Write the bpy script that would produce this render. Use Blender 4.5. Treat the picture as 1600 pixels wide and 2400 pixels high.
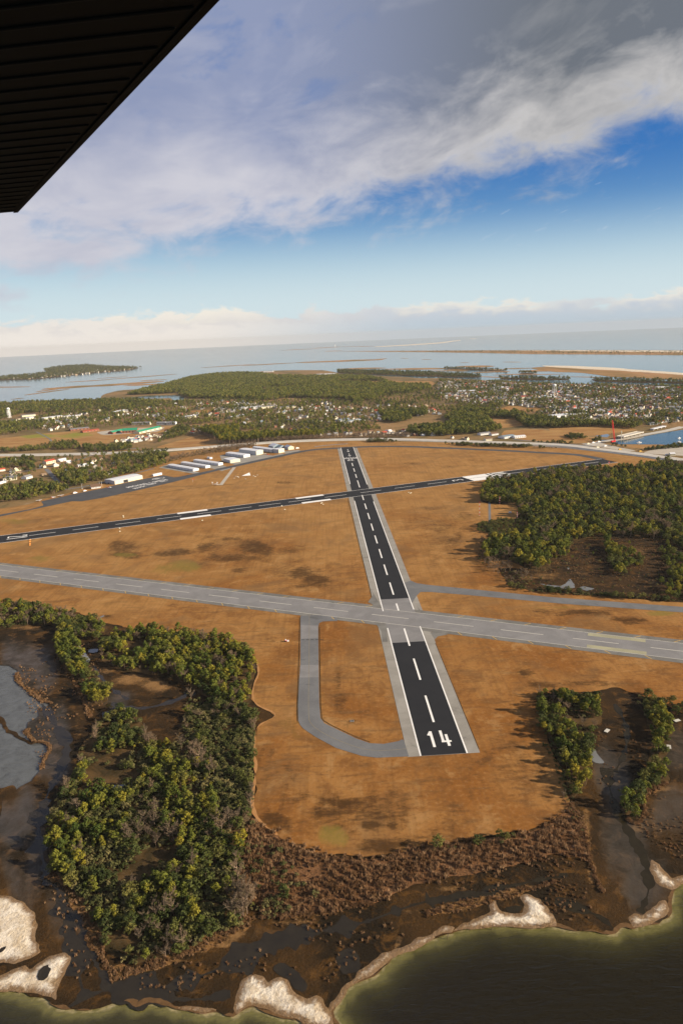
import bpy, math, random
import numpy as np
from mathutils import Vector, Matrix, Quaternion, noise as mnoise
from mathutils.geometry import delaunay_2d_cdt, tessellate_polygon

for o in list(bpy.data.objects):
    bpy.data.objects.remove(o)
SC = bpy.context.scene
COL = SC.collection
random.seed(7)
RNG = np.random.default_rng(11)
rad = math.radians

# ------------------------------------------------------------------ camera
FPX, PITCH, ROLL, CAMH = 1640.0, rad(14.2), rad(-2.5), 260.0   # the survey frame is 1600 x 2400
_c, _s = math.cos(PITCH), math.sin(PITCH)
FW = np.array([0, _c, -_s]); UP0 = np.array([0, _s, _c]); RT0 = np.array([1.0, 0, 0])
_cr, _sr = math.cos(ROLL), math.sin(ROLL)
RT = _cr * RT0 + _sr * UP0
UP = -_sr * RT0 + _cr * UP0
cam_data = bpy.data.cameras.new('camera')
cam = bpy.data.objects.new('camera', cam_data)
COL.objects.link(cam)
cam_data.sensor_fit = 'HORIZONTAL'
cam_data.sensor_width = 36.0
cam_data.lens = FPX / 1600.0 * 36.0
cam_data.clip_start = 0.05
cam_data.clip_end = 200000.0
cam.matrix_world = Matrix(((RT[0], UP[0], -FW[0], 0), (RT[1], UP[1], -FW[1], 0), (RT[2], UP[2], -FW[2], CAMH), (0, 0, 0, 1)))
SC.camera = cam

# ------------------------------------------------------------------ exposure, sun, sky
EXPOSURE = 1.0
SKY_STRENGTH = 0.06
SUN_AZ, SUN_EL = rad(104), rad(21)          # azimuth clockwise from +Y
SC.view_settings.view_transform = 'Standard'
SC.view_settings.look = 'None'
SC.view_settings.exposure = EXPOSURE
SC.view_settings.gamma = 1.0
SC.view_settings.use_curve_mapping = False
SC.render.engine = 'CYCLES'
SC.cycles.use_denoising = True
SC.cycles.max_bounces = 5
SC.cycles.diffuse_bounces = 2
SC.cycles.glossy_bounces = 2
SC.cycles.transmission_bounces = 2
SC.cycles.transparent_max_bounces = 6
SC.cycles.volume_bounces = 0
SC.cycles.use_fast_gi = False
SC.render.film_transparent = False

sun_data = bpy.data.lights.new('sun', 'SUN')
sun_data.energy = 5.0
sun_data.angle = rad(0.53)
sun_data.color = (1.0, 0.85, 0.65)
sun = bpy.data.objects.new('sun', sun_data)
COL.objects.link(sun)
SUN_DIR = Vector((math.sin(SUN_AZ) * math.cos(SUN_EL), math.cos(SUN_AZ) * math.cos(SUN_EL), math.sin(SUN_EL)))
sun.rotation_euler = SUN_DIR.to_track_quat('Z', 'Y').to_euler()
sun.location = (600, -300, 400)


class NT:
    """small helper to write node trees as expressions"""
    def __init__(self, tree):
        self.t = tree; self.n = tree.nodes; self.l = tree.links

    def put(self, node, key, v):
        s = node.inputs[key]
        if isinstance(v, bpy.types.NodeSocket):
            self.l.new(v, s)
        elif v is not None:
            if s.type == 'RGBA' and len(v) == 3:
                v = (*v, 1.0)
            s.default_value = v

    def m(self, op, a, b=None, c=None, clamp=False):
        n = self.n.new('ShaderNodeMath'); n.operation = op; n.use_clamp = clamp
        self.put(n, 0, a)
        if b is not None: self.put(n, 1, b)
        if c is not None: self.put(n, 2, c)
        return n.outputs[0]

    def step(self, x, lo, hi, smooth=True):
        n = self.n.new('ShaderNodeMapRange'); n.clamp = True
        n.interpolation_type = 'SMOOTHSTEP' if smooth else 'LINEAR'
        self.put(n, 'Value', x); self.put(n, 'From Min', lo); self.put(n, 'From Max', hi)
        return n.outputs['Result']

    def mix(self, f, a, b, mode='MIX'):
        n = self.n.new('ShaderNodeMix'); n.data_type = 'RGBA'; n.blend_type = mode; n.clamp_factor = True
        self.put(n, 0, f); self.put(n, 6, a); self.put(n, 7, b)
        return n.outputs[2]

    def noise(self, vec, scale=1.0, detail=4.0, rough=0.55, dist=0.0, lac=2.0):
        n = self.n.new('ShaderNodeTexNoise')
        if vec is not None: self.put(n, 'Vector', vec)
        self.put(n, 'Scale', scale); self.put(n, 'Detail', detail); self.put(n, 'Roughness', rough)
        self.put(n, 'Distortion', dist); self.put(n, 'Lacunarity', lac)
        return n.outputs['Fac']

    def vec(self, x, y, z=0.0):
        n = self.n.new('ShaderNodeCombineXYZ'); self.put(n, 0, x); self.put(n, 1, y); self.put(n, 2, z)
        return n.outputs[0]

    def sep(self, v):
        n = self.n.new('ShaderNodeSeparateXYZ'); self.put(n, 0, v); return n.outputs

    def pos(self, sx=1.0, sy=1.0, sz=1.0):
        g = self.n.new('ShaderNodeNewGeometry')
        n = self.n.new('ShaderNodeVectorMath'); n.operation = 'MULTIPLY'
        self.put(n, 0, g.outputs['Position']); n.inputs[1].default_value = (sx, sy, sz)
        return n.outputs[0]

    def attr(self, name):
        n = self.n.new('ShaderNodeAttribute'); n.attribute_name = name
        return n.outputs['Fac']

    def rnd(self):
        return self.n.new('ShaderNodeObjectInfo').outputs['Random']

    def ramp(self, f, stops):
        n = self.n.new('ShaderNodeValToRGB'); e = n.color_ramp.elements
        while len(e) < len(stops): e.new(0.5)
        for q, (p, c) in zip(e, stops):
            q.position = p; q.color = (*c, 1.0)
        self.put(n, 0, f)
        return n.outputs[0]

    def bump(self, h, strength=0.5, dist=0.3):
        n = self.n.new('ShaderNodeBump'); self.put(n, 'Height', h)
        n.inputs['Strength'].default_value = strength; n.inputs['Distance'].default_value = dist
        return n.outputs[0]


# sky: Nishita air with a procedural cloud bank overhead and a cumulus line at the horizon
world = bpy.data.worlds.new('World'); SC.world = world; world.use_nodes = True
w = NT(world.node_tree); w.n.clear()
world.cycles.sampling_method = 'MANUAL'; world.cycles.sample_map_resolution = 512
wo = w.n.new('ShaderNodeOutputWorld'); bg = w.n.new('ShaderNodeBackground')
w.l.new(bg.outputs[0], wo.inputs[0]); bg.inputs['Strength'].default_value = SKY_STRENGTH
sky = w.n.new('ShaderNodeTexSky'); sky.sky_type = 'NISHITA'; sky.sun_disc = False
sky.sun_elevation = SUN_EL; sky.sun_rotation = SUN_AZ
sky.altitude = 260; sky.air_density = 1.0; sky.dust_density = 0.6; sky.ozone_density = 2.2
KS = 1.0 / (SKY_STRENGTH * 2 ** EXPOSURE)


def SK(r, g, b):
    """a sky colour given as it should look (sRGB 0-255)"""
    f = lambda u: ((u / 255 + 0.055) / 1.055) ** 2.4 * KS
    return (f(r), f(g), f(b))


tc = w.n.new('ShaderNodeTexCoord')
dx, dy, dz = w.sep(tc.outputs['Generated'])
az = w.m('ARCTAN2', dx, dy)
elr = w.m('ARCSINE', dz)
el = w.m('MULTIPLY', elr, 57.2958)
azd = w.m('MULTIPLY', az, 57.2958)
den = w.m('MAXIMUM', w.m('ADD', dz, 0.045), 0.03)
P = w.vec(w.m('DIVIDE', dx, den), w.m('DIVIDE', dy, den), 0.0)
# clear air
hs = w.n.new('ShaderNodeHueSaturation'); hs.inputs['Saturation'].default_value = 1.32; hs.inputs['Value'].default_value = 0.78
w.l.new(sky.outputs[0], hs.inputs['Color'])
elp = w.m('MAXIMUM', el, 0.0)
pale = w.step(elp, 9.5, 1.6)
blue = w.mix(w.step(elp, 2.0, 13.0), SK(150, 197, 225), SK(46, 112, 190))
air = w.mix(0.75, hs.outputs[0], blue)
air = w.mix(w.m('MULTIPLY', pale, 0.88), air, SK(214, 229, 233))
# cloud bank
azc = w.m('MINIMUM', w.m('MAXIMUM', azd, -50.0), 60.0)
edge = w.m('ADD', 7.9, w.m('MULTIPLY', azc, 0.15))
n1 = w.noise(P, 0.42, 7.0, 0.56, 0.5)
n2 = w.noise(P, 0.9, 5.0, 0.55, 0.5)
n3 = w.noise(w.vec(w.m('MULTIPLY', azd, 0.20), w.m('SUBTRACT', w.m('MULTIPLY', el, 0.38), w.m('MULTIPLY', azd, 0.05)), 3.0), 1.0, 10.0, 0.60, 0.35)
sd = w.m('SUBTRACT', el, edge)
sdn = w.m('ADD', w.m('ADD', sd, w.m('MULTIPLY', w.m('SUBTRACT', n1, 0.5), 8.0)),
          w.m('MULTIPLY', w.m('SUBTRACT', n3, 0.5), 12.0))
mask = w.step(sdn, -1.4, 3.6)
thick = w.step(sdn, 0.6, 9.5)
n4 = w.noise(w.vec(w.m('MULTIPLY', azd, 0.085), w.m('SUBTRACT', w.m('MULTIPLY', el, 0.20), w.m('MULTIPLY', azd, 0.035)), 8.0), 1.0, 8.0, 0.58, 0.6)
hole = w.m('MULTIPLY', w.step(w.m('ADD', w.m('MULTIPLY', n2, 0.5), w.m('MULTIPLY', n3, 0.5)), 0.51, 0.62), w.m('MULTIPLY', w.step(el, 13.0, 18.0), w.step(azd, 8.0, -6.0)))
mask = w.m('MULTIPLY', mask, w.m('SUBTRACT', 1.0, w.m('MULTIPLY', hole, 0.45)))
rightside = w.step(azd, -6.0, 18.0)
cdark = w.mix(rightside, SK(146, 156, 186), SK(112, 117, 124))
clight = w.mix(rightside, SK(208, 207, 216), SK(206, 203, 200))
lowp = w.step(el, 21.0, 9.0)
shade = w.m('MULTIPLY', thick, w.m('SUBTRACT', 1.0, w.m('MULTIPLY', lowp, w.mix(w.step(azd, -16.0, 8.0), (0.9, 0.9, 0.9), (0.15, 0.15, 0.15)))))
shade = w.m('ADD', shade, w.m('ADD', w.m('MULTIPLY', w.m('SUBTRACT', n4, 0.44), 1.7), w.m('MULTIPLY', w.m('SUBTRACT', n2, 0.5), 0.5)), clamp=True)
ccol = w.mix(shade, clight, cdark)
sky1 = w.mix(w.m('MULTIPLY', mask, 0.97), air, ccol)
# thin wisps
wv = w.noise(w.vec(w.m('ADD', w.m('MULTIPLY', azd, 0.35), w.m('MULTIPLY', el, 0.5)), w.m('SUBTRACT', w.m('MULTIPLY', el, 2.2), w.m('MULTIPLY', azd, 0.75)), 1.0), 0.8, 7.0, 0.65, 0.3)
wm = w.m('MULTIPLY', w.m('MULTIPLY', w.step(wv, 0.60, 0.78), w.step(el, 4.0, 6.0)), w.m('MULTIPLY', w.step(el, 13.0, 9.0), w.step(azd, 6.0, 16.0)))
sky1 = w.mix(w.m('MULTIPLY', wm, 0.55), sky1, SK(220, 226, 234))
# cumulus line at the horizon
cq = w.vec(w.m('MULTIPLY', azd, 0.42), w.m('MULTIPLY', el, 0.95), 7.0)
cn = w.noise(cq, 1.0, 9.0, 0.60, 0.2)
cbig = w.noise(w.vec(w.m('MULTIPLY', azd, 0.085), 5.2, 0.0), 1.0, 2.0, 0.5)
top = w.m('ADD', 2.35, w.m('MULTIPLY', w.m('SUBTRACT', cbig, 0.5), 3.4))
top = w.m('SUBTRACT', top, w.m('MULTIPLY', w.step(azd, 2.0, 14.0), 0.35))
hd = w.m('ADD', w.m('SUBTRACT', top, el), w.m('MULTIPLY', w.m('SUBTRACT', cn, 0.5), 3.2))
hm = w.step(hd, 0.0, 0.5)
lit = w.m('MULTIPLY', w.step(hd, 1.25, 0.15), w.step(cbig, 0.38, 0.56))
hcol = w.mix(w.step(azd, -12.0, 8.0), SK(240, 231, 222), SK(200, 206, 215))
hcol = w.mix(w.m('MULTIPLY', w.step(cn, 0.55, 0.40), 0.35), hcol, SK(196, 192, 198))
hcol = w.mix(w.m('MULTIPLY', lit, 0.8), hcol, SK(250, 241, 224))
hcol = w.mix(w.step(el, 1.6, 0.1), hcol, w.mix(w.step(azd, -14.0, 8.0), SK(246, 236, 226), SK(184, 200, 213)))
sky2 = w.mix(w.m('MULTIPLY', hm, 0.9), sky1, hcol)
below = w.step(el, -1.2, -2.5)
sky2 = w.mix(below, sky2, SK(150, 165, 180))
w.l.new(sky2, bg.inputs['Color'])


# ------------------------------------------------------------------ helpers
def G(x, y, z=0.0):
    """ground point under a survey-frame position"""
    a = (x - 800.0) / FPX; b = (y - 1200.0) / FPX
    d = FW + a * RT - b * UP
    t = (z - CAMH) / d[2]
    return np.array([d[0] * t, d[1] * t])


def GA(uv, z=0.0):
    uv = np.asarray(uv, float)
    a = (uv[:, 0] - 800.0) / FPX; b = (uv[:, 1] - 1200.0) / FPX
    d = FW[None] + a[:, None] * RT[None] - b[:, None] * UP[None]
    t = (z - CAMH) / d[:, 2]
    return d[:, :2] * t[:, None]


def PXA(xy, z=0.0):
    """inverse of GA: survey-frame position of ground points"""
    d = np.c_[np.asarray(xy, float), np.full(len(xy), z - CAMH)]
    k = d @ FW
    return np.c_[800 + FPX * (d @ RT) / k, 1200 - FPX * (d @ UP) / k]


def inpoly(pts, poly):
    pts = np.asarray(pts, float); poly = np.asarray(poly, float)
    x, y = pts[:, 0], pts[:, 1]
    r = np.zeros(len(pts), bool)
    x0, y0 = poly[-1]
    for x1, y1 in poly:
        if y0 != y1:
            c = ((y1 > y) != (y0 > y)) & (x < (x0 - x1) * (y - y1) / (y0 - y1) + x1)
            r ^= c
        x0, y0 = x1, y1
    return r


def vnoise(p, scale, seed=0.0, octv=3):
    out = np.empty(len(p))
    for i, q in enumerate(p):
        out[i] = mnoise.fractal(Vector((q[0] * scale + seed, q[1] * scale - seed * 1.7, seed * 3.1)), 0.9, 2.0, octv)
    return out


def rough(poly, step, amp, seed=0.0, world_in=False):
    """closed outline, resampled and frayed"""
    w_ = np.asarray(poly, float) if world_in else GA(poly)
    out = []
    n = len(w_)
    for i in range(n):
        a, b = w_[i], w_[(i + 1) % n]
        L = np.linalg.norm(b - a)
        dist = np.linalg.norm((a + b) / 2)
        k = int(min(60, max(1, L / (step * max(1.0, dist / 600.0)))))
        t = np.arange(k) / k
        out.append(a[None] * (1 - t[:, None]) + b[None] * t[:, None])
    p = np.concatenate(out)
    # round the corners a little
    p = 0.25 * np.roll(p, 1, 0) + 0.5 * p + 0.25 * np.roll(p, -1, 0)
    if amp > 0:
        a_ = amp * np.maximum(1.0, np.linalg.norm(p, axis=1) / 900.0)
        sx = vnoise(p / a_[:, None], 0.13, seed + 1.3, 4); sy = vnoise(p / a_[:, None], 0.13, seed + 9.1, 4)
        p = p + np.c_[sx, sy] * a_[:, None]
    return p


def new_mesh(name, verts, faces, mats, mat_idx=None, smooth=False):
    me = bpy.data.meshes.new(name)
    me.from_pydata([tuple(v) for v in verts], [], [tuple(f) for f in faces])
    for m_ in (mats if isinstance(mats, (list, tuple)) else [mats]):
        me.materials.append(m_)
    if mat_idx is not None:
        me.polygons.foreach_set('material_index', np.asarray(mat_idx, np.int32))
    if smooth:
        me.polygons.foreach_set('use_smooth', np.ones(len(me.polygons), bool))
    me.update()
    return me


def add(name, me, parent=None, label=None, cat=None, group=None, kind=None, loc=None, rotz=None):
    o = bpy.data.objects.new(name, me)
    COL.objects.link(o)
    if parent is not None: o.parent = parent
    if label: o['label'] = label
    if cat: o['category'] = cat
    if group: o['group'] = group
    if kind: o['kind'] = kind
    if loc is not None: o.location = loc
    if rotz is not None: o.rotation_euler = (0, 0, rotz)
    return o


def struct(name, me, **k):
    return add(name, me, kind='structure', **k)


def thing(name, label, cat, loc=(0, 0, 0), rotz=0.0, group=None):
    o = bpy.data.objects.new(name, None)
    COL.objects.link(o)
    o.empty_display_size = 1.0
    o.location = loc; o.rotation_euler = (0, 0, rotz)
    o['label'] = label; o['category'] = cat
    if group: o['group'] = group
    return o


def cdt(allp, n):
    """triangulate the outline (first n points) and keep what lies inside it"""
    vs, es, fs, ov, oe, of = delaunay_2d_cdt([Vector(p) for p in allp], [(i, (i + 1) % n) for i in range(n)], [], 0, 1e-4, False)
    v = np.array([(p[0], p[1]) for p in vs]); f = np.array([tuple(q) for q in fs])
    keep = inpoly(v[f].mean(1), allp[:n])
    f = f[keep]
    # counter-clockwise, facing up
    a, b, c = v[f[:, 0]], v[f[:, 1]], v[f[:, 2]]
    cw = ((b - a)[:, 0] * (c - a)[:, 1] - (b - a)[:, 1] * (c - a)[:, 0]) < 0
    f[cw] = f[cw][:, ::-1]
    return v, f.tolist()


def region(name, outline, z, mat, spacing=None, attrs=None, height=None, **k):
    """ground sheet with a frayed outline; interior points carry soil attributes"""
    pts = outline
    n = len(pts)
    allp = pts
    if spacing:
        px = PXA(pts)
        x0, y0 = np.maximum(px.min(0), (-420, 700)); x1, y1 = np.minimum(px.max(0), (2050, 2800))
        gx, gy = np.meshgrid(np.arange(x0, x1, spacing), np.arange(y0, y1, spacing * 0.8))
        g = np.c_[gx.ravel(), gy.ravel()] + RNG.uniform(-.3, .3, (gx.size, 2)) * spacing
        g = GA(g)
        g = g[inpoly(g, pts)]
        allp = np.concatenate([pts, g])
    v, fs = cdt(allp, n)
    h = np.full(len(v), z, float)
    if height is not None:
        h = h + height(v)
    me = new_mesh(name, np.c_[v, h], fs, mat)
    if attrs:
        for an, fn in attrs.items():
            a = me.attributes.new(an, 'FLOAT', 'POINT')
            a.data.foreach_set('value', np.asarray(fn(v), np.float32))
    k.setdefault('kind', 'structure')
    return add(name, me, **k)


def blobs(lst):
    """soil patches: (x, y, rx, ry, strength) ellipses fixed to the ground"""
    def fn(v):
        p = PXA(v)
        out = np.zeros(len(p))
        kd = 350.0 / np.maximum(300.0, np.linalg.norm(v, axis=1))
        q = v * kd[:, None]
        wx = vnoise(q, .05, 2.2, 4) * .9; wy = vnoise(q, .05, 8.8, 4) * .9
        for (cx, cy, rx, ry, s) in lst:
            d = ((p[:, 0] - cx) / rx + wx) ** 2 + ((p[:, 1] - cy) / ry + wy) ** 2
            out = np.maximum(out, s * np.clip(1.1 - 0.42 * d, 0, 1))
        return out
    return fn


def ribbon_mesh(name, pts, width, z, mat, world_in=False, dense=12.0, skirt=0.0, smooth_it=2, wob=0.0):
    """road along a poly-line, square in section when skirt > 0"""
    p = np.asarray(pts, float) if world_in else GA(pts)
    for _ in range(smooth_it):
        q = [p[0]]
        for a, b in zip(p[:-1], p[1:]):
            q += [a * .75 + b * .25, a * .25 + b * .75]
        q.append(p[-1]); p = np.array(q)
    t = np.gradient(p, axis=0); t /= np.linalg.norm(t, axis=1)[:, None]
    nn = np.c_[t[:, 1], -t[:, 0]]
    wv_ = np.broadcast_to(np.asarray(width, float), (len(p),))[:, None] / 2
    if wob > 0: wv_ = wv_ * np.clip(.8 + 1.7 * wob * vnoise(p, .09, 3.3, 3), .12, 2.2)[:, None]
    L, R_ = p - nn * wv_, p + nn * wv_
    k = len(p)
    vs = [(*q, z) for q in L] + [(*q, z) for q in R_]
    fs = [(i, k + i, k + i + 1, i + 1) for i in range(k - 1)]
    if skirt > 0:
        s2 = nn * skirt * 2.0
        vs += [(*q, z - skirt) for q in (L - s2)] + [(*q, z - skirt) for q in (R_ + s2)]
        fs += [(i, i + 1, 2 * k + i + 1, 2 * k + i) for i in range(k - 1)]
        fs += [(k + i, 3 * k + i, 3 * k + i + 1, k + i + 1) for i in range(k - 1)]
    return new_mesh(name, vs, fs, mat)


class MB:
    """mesh builder with boxes, prisms, tubes"""
    def __init__(self): self.v = []; self.f = []; self.m = []
    def quad(self, a, b, c, d, mi=0):
        i = len(self.v); self.v += [a, b, c, d]; self.f.append((i, i + 1, i + 2, i + 3)); self.m.append(mi)
    def tri(self, a, b, c, mi=0):
        i = len(self.v); self.v += [a, b, c]; self.f.append((i, i + 1, i + 2)); self.m.append(mi)
    def poly(self, pts, mi=0):
        i = len(self.v); self.v += list(pts); self.f.append(tuple(range(i, i + len(pts)))); self.m.append(mi)
    def box(self, x0, x1, y0, y1, z0, z1, mi=0, bottom=True):
        i = len(self.v)
        self.v += [(x0, y0, z0), (x1, y0, z0), (x1, y1, z0), (x0, y1, z0), (x0, y0, z1), (x1, y0, z1), (x1, y1, z1), (x0, y1, z1)]
        F = [(4, 5, 6, 7), (0, 1, 5, 4), (1, 2, 6, 5), (2, 3, 7, 6), (3, 0, 4, 7)]
        if bottom: F.append((3, 2, 1, 0))
        for f in F:
            self.f.append(tuple(i + q for q in f)); self.m.append(mi)
    def tube(self, path, radii, n=6, mi=0, cap=True):
        P_ = [Vector(p) for p in path]
        if not isinstance(radii, (list, tuple)): radii = [radii] * len(P_)
        base = len(self.v)
        for j, p in enumerate(P_):
            d = (P_[min(j + 1, len(P_) - 1)] - P_[max(j - 1, 0)]).normalized()
            a = d.orthogonal().normalized(); b = d.cross(a)
            for k in range(n):
                an = 2 * math.pi * k / n
                self.v.append(tuple(p + (a * math.cos(an) + b * math.sin(an)) * radii[j]))
        for j in range(len(P_) - 1):
            for k in range(n):
                k2 = (k + 1) % n
                self.f.append((base + j * n + k, base + j * n + k2, base + (j + 1) * n + k2, base + (j + 1) * n + k)); self.m.append(mi)
        if cap:
            self.f.append(tuple(base + k for k in range(n - 1, -1, -1))); self.m.append(mi)
            e = base + (len(P_) - 1) * n
            self.f.append(tuple(e + k for k in range(n))); self.m.append(mi)
    def lathe(self, prof, n=16, mi=0, cx=0.0, cy=0.0):
        base = len(self.v)
        for (r, z) in prof:
            for k in range(n):
                an = 2 * math.pi * k / n
                self.v.append((cx + r * math.cos(an), cy + r * math.sin(an), z))
        for j in range(len(prof) - 1):
            for k in range(n):
                k2 = (k + 1) % n
                self.f.append((base + j * n + k, base + j * n + k2, base + (j + 1) * n + k2, base + (j + 1) * n + k)); self.m.append(mi)
    def mesh(self, name, mats, smooth=False):
        return new_mesh(name, self.v, self.f, mats, self.m if isinstance(mats, (list, tuple)) and len(mats) > 1 else None, smooth)
    def build(self, name, mats, parent=None, smooth=False, **k):
        return add(name, self.mesh(name, mats, smooth), parent=parent, **k)


# ------------------------------------------------------------------ materials
def material(name, fn, rough_=0.9, spec=0.2):
    m_ = bpy.data.materials.new(name); m_.use_nodes = True
    t = NT(m_.node_tree)
    b = m_.node_tree.nodes['Principled BSDF']
    b.inputs['Roughness'].default_value = rough_
    b.inputs['Specular IOR Level'].default_value = spec
    r = fn(t, b)
    if r is not None:
        t.put(b, 'Base Color', r)
    return m_


def plain(name, c, rough_=0.8, var=0.12, scale=0.5, spec=0.2):
    def fn(t, b):
        n = t.noise(t.pos(), scale, 4.0, 0.6)
        lo = tuple(q * (1 - var) for q in c); hi = tuple(min(0.95, q * (1 + var)) for q in c)
        return t.mix(n, lo, hi)
    return material(name, fn, rough_, spec)


def m_grass(t, b):
    p = t.pos()
    big = t.noise(p, 0.009, 5.0, 0.55, 0.6)
    mid = t.noise(p, 0.045, 6.0, 0.62, 0.5)
    fine = t.noise(p, 0.35, 6.0, 0.66)
    gbig = t.noise(p, 0.006, 5.0, 0.6, 0.8)
    streak = t.noise(t.pos(0.035, 0.16, 1), 1.0, 5.0, 0.6, 0.4)
    c = t.mix(t.step(big, 0.38, 0.62), (0.225, 0.092, 0.021), (0.305, 0.150, 0.046))
    c = t.mix(t.m('MULTIPLY', t.step(mid, 0.48, 0.64), 0.62), c, (0.142, 0.060, 0.0175))
    c = t.mix(t.m('MULTIPLY', t.step(streak, 0.50, 0.66), 0.62), c, (0.132, 0.068, 0.026))
    c = t.mix(t.m('MULTIPLY', t.step(mid, 0.46, 0.32), 0.6), c, (0.36, 0.205, 0.080))
    c = t.mix(t.m('MULTIPLY', t.step(fine, 0.5, 0.70), 0.5), c, (0.110, 0.052, 0.017))
    c = t.mix(t.m('MULTIPLY', t.step(fine, 0.5, 0.28), 0.35), c, (0.38, 0.225, 0.095))
    ru = t.step(t.m('ADD', t.attr('rust_vignette'), t.m('MULTIPLY', t.m('SUBTRACT', gbig, 0.5), 2.6)), 0.0, 1.0)  # near tone also carries painted vignette darkening, far tone haze paling
    c = t.mix(t.m('MULTIPLY', t.m('SUBTRACT', 1.0, ru), 0.62), c, t.mix(mid, (0.43, 0.250, 0.092), (0.27, 0.138, 0.042)))
    mow = t.noise(t.pos(0.30, 0.012, 1), 1.0, 3.0, 0.5, 0.2)
    c = t.mix(t.m('MULTIPLY', t.step(mow, 0.50, 0.64), 0.22), c, (0.130, 0.062, 0.020))
    gray = t.noise(p, 0.014, 6.0, 0.62, 0.8)
    c = t.mix(t.m('MULTIPLY', t.step(gray, 0.50, 0.66), 0.55), c, (0.175, 0.100, 0.043))
    rut = t.noise(t.pos(0.75, 0.05, 1), 1.0, 4.0, 0.6, 0.1)
    dk = t.attr('dark')
    fine2 = t.noise(t.pos(0.16, 0.34, 1), 1.0, 7.0, 0.7, 0.3)
    brk = t.m('ADD', t.m('MULTIPLY', fine2, 1.3), t.m('MULTIPLY', mid, 0.6))
    brk = t.m('ADD', brk, t.m('MULTIPLY', t.m('SUBTRACT', rut, 0.5), 0.25))
    dm = t.step(t.m('ADD', t.m('SUBTRACT', t.m('MULTIPLY', dk, 0.95), 1.40), brk), 0.0, 0.55)
    c = t.mix(t.m('MULTIPLY', dm, 0.82), c, (0.046, 0.024, 0.009))
    gn = t.step(t.m('ADD', t.m('SUBTRACT', t.attr('green'), 1.2), t.m('ADD', t.m('MULTIPLY', mid, .9), t.m('MULTIPLY', fine, .6))), 0.0, 0.6)
    c = t.mix(t.m('MULTIPLY', gn, 0.6), c, (0.175, 0.150, 0.032))
    t.put(b, 'Normal', t.bump(t.m('ADD', fine, mid), 0.35, 0.6))
    return c


def m_marsh(t, b):
    p = t.pos()
    big = t.noise(p, 0.022, 5.0, 0.6, 0.8)
    mid = t.noise(p, 0.11, 6.0, 0.65, 0.6)
    fine = t.noise(p, 0.8, 5.0, 0.65)
    c = t.mix(t.step(big, 0.36, 0.64), (0.014, 0.0095, 0.0045), (0.050, 0.026, 0.008))
    c = t.mix(t.m('MULTIPLY', t.step(mid, 0.50, 0.68), 0.75), c, (0.110, 0.052, 0.012))
    c = t.mix(t.m('MULTIPLY', t.step(fine, 0.48, 0.75), 0.55), c, (0.022, 0.016, 0.008))
    tan = t.step(t.m('ADD', t.m('SUBTRACT', t.attr('tan'), 1.25), t.m('ADD', t.m('MULTIPLY', mid, 0.9), t.m('MULTIPLY', fine, 0.6))), 0.0, 0.6)
    c = t.mix(t.m('MULTIPLY', tan, 0.8), c, (0.28, 0.155, 0.060))
    wet = t.step(t.m('ADD', t.m('SUBTRACT', t.attr('wet'), 1.35), t.m('ADD', t.m('MULTIPLY', big, 0.8), t.m('ADD', t.m('MULTIPLY', mid, 0.7), t.m('MULTIPLY', fine, 0.3)))), 0.0, 0.75)
    c = t.mix(t.m('MULTIPLY', wet, 0.7), c, (0.058, 0.050, 0.038))
    t.put(b, 'Roughness', t.m('SUBTRACT', 0.92, t.m('MULTIPLY', wet, 0.55)))
    t.put(b, 'Specular IOR Level', t.m('ADD', 0.1, t.m('MULTIPLY', wet, 0.35)))
    t.put(b, 'Normal', t.bump(t.m('MULTIPLY', t.m('ADD', fine, mid), t.m('SUBTRACT', 1.0, t.m('MULTIPLY', wet, 0.9))), 0.6, 0.8))
    return c


def m_floor(t, b):
    p = t.pos()
    mid = t.noise(p, 0.06, 6.0, 0.65, 0.6)
    fine = t.noise(p, 0.5, 5.0, 0.65)
    c = t.mix(t.step(mid, 0.35, 0.65), (0.035, 0.025, 0.011), (0.11, 0.066, 0.028))
    return t.mix(t.m('MULTIPLY', t.step(fine, 0.45, 0.75), 0.6), c, (0.028, 0.026, 0.012))


def m_town(t, b):
    p = t.pos()
    big = t.noise(p, 0.004, 4.0, 0.55, 0.5)
    mid = t.noise(p, 0.018, 6.0, 0.65, 0.6)
    fine = t.noise(p, 0.11, 5.0, 0.65)
    c = t.mix(t.step(big, 0.35, 0.65), (0.150, 0.110, 0.050), (0.27, 0.165, 0.075))
    c = t.mix(t.m('MULTIPLY', t.step(mid, 0.50, 0.7), 0.6), c, (0.085, 0.078, 0.032))
    c = t.mix(t.m('MULTIPLY', t.step(mid, 0.45, 0.25), 0.5), c, (0.32, 0.25, 0.17))
    return t.mix(t.m('MULTIPLY', t.step(fine, 0.5, 0.75), 0.6), c, (0.05, 0.045, 0.025))


def m_tanfield(t, b):
    p = t.pos()
    mid = t.noise(t.pos(0.012, 0.03, 1), 1.0, 6.0, 0.65, 0.6)
    fine = t.noise(p, 0.12, 5.0, 0.65)
    c = t.mix(t.step(mid, 0.35, 0.7), (0.36, 0.215, 0.085), (0.25, 0.120, 0.043))
    c = t.mix(t.m('MULTIPLY', t.step(fine, 0.5, 0.75), 0.5), c, (0.20, 0.12, 0.05))
    gn = t.step(t.m('ADD', t.m('SUBTRACT', t.attr('green'), 1.0), t.m('MULTIPLY', mid, 1.2)), 0.1, 0.5)
    return t.mix(t.m('MULTIPLY', gn, 0.8), c, (0.20, 0.215, 0.035))


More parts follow.
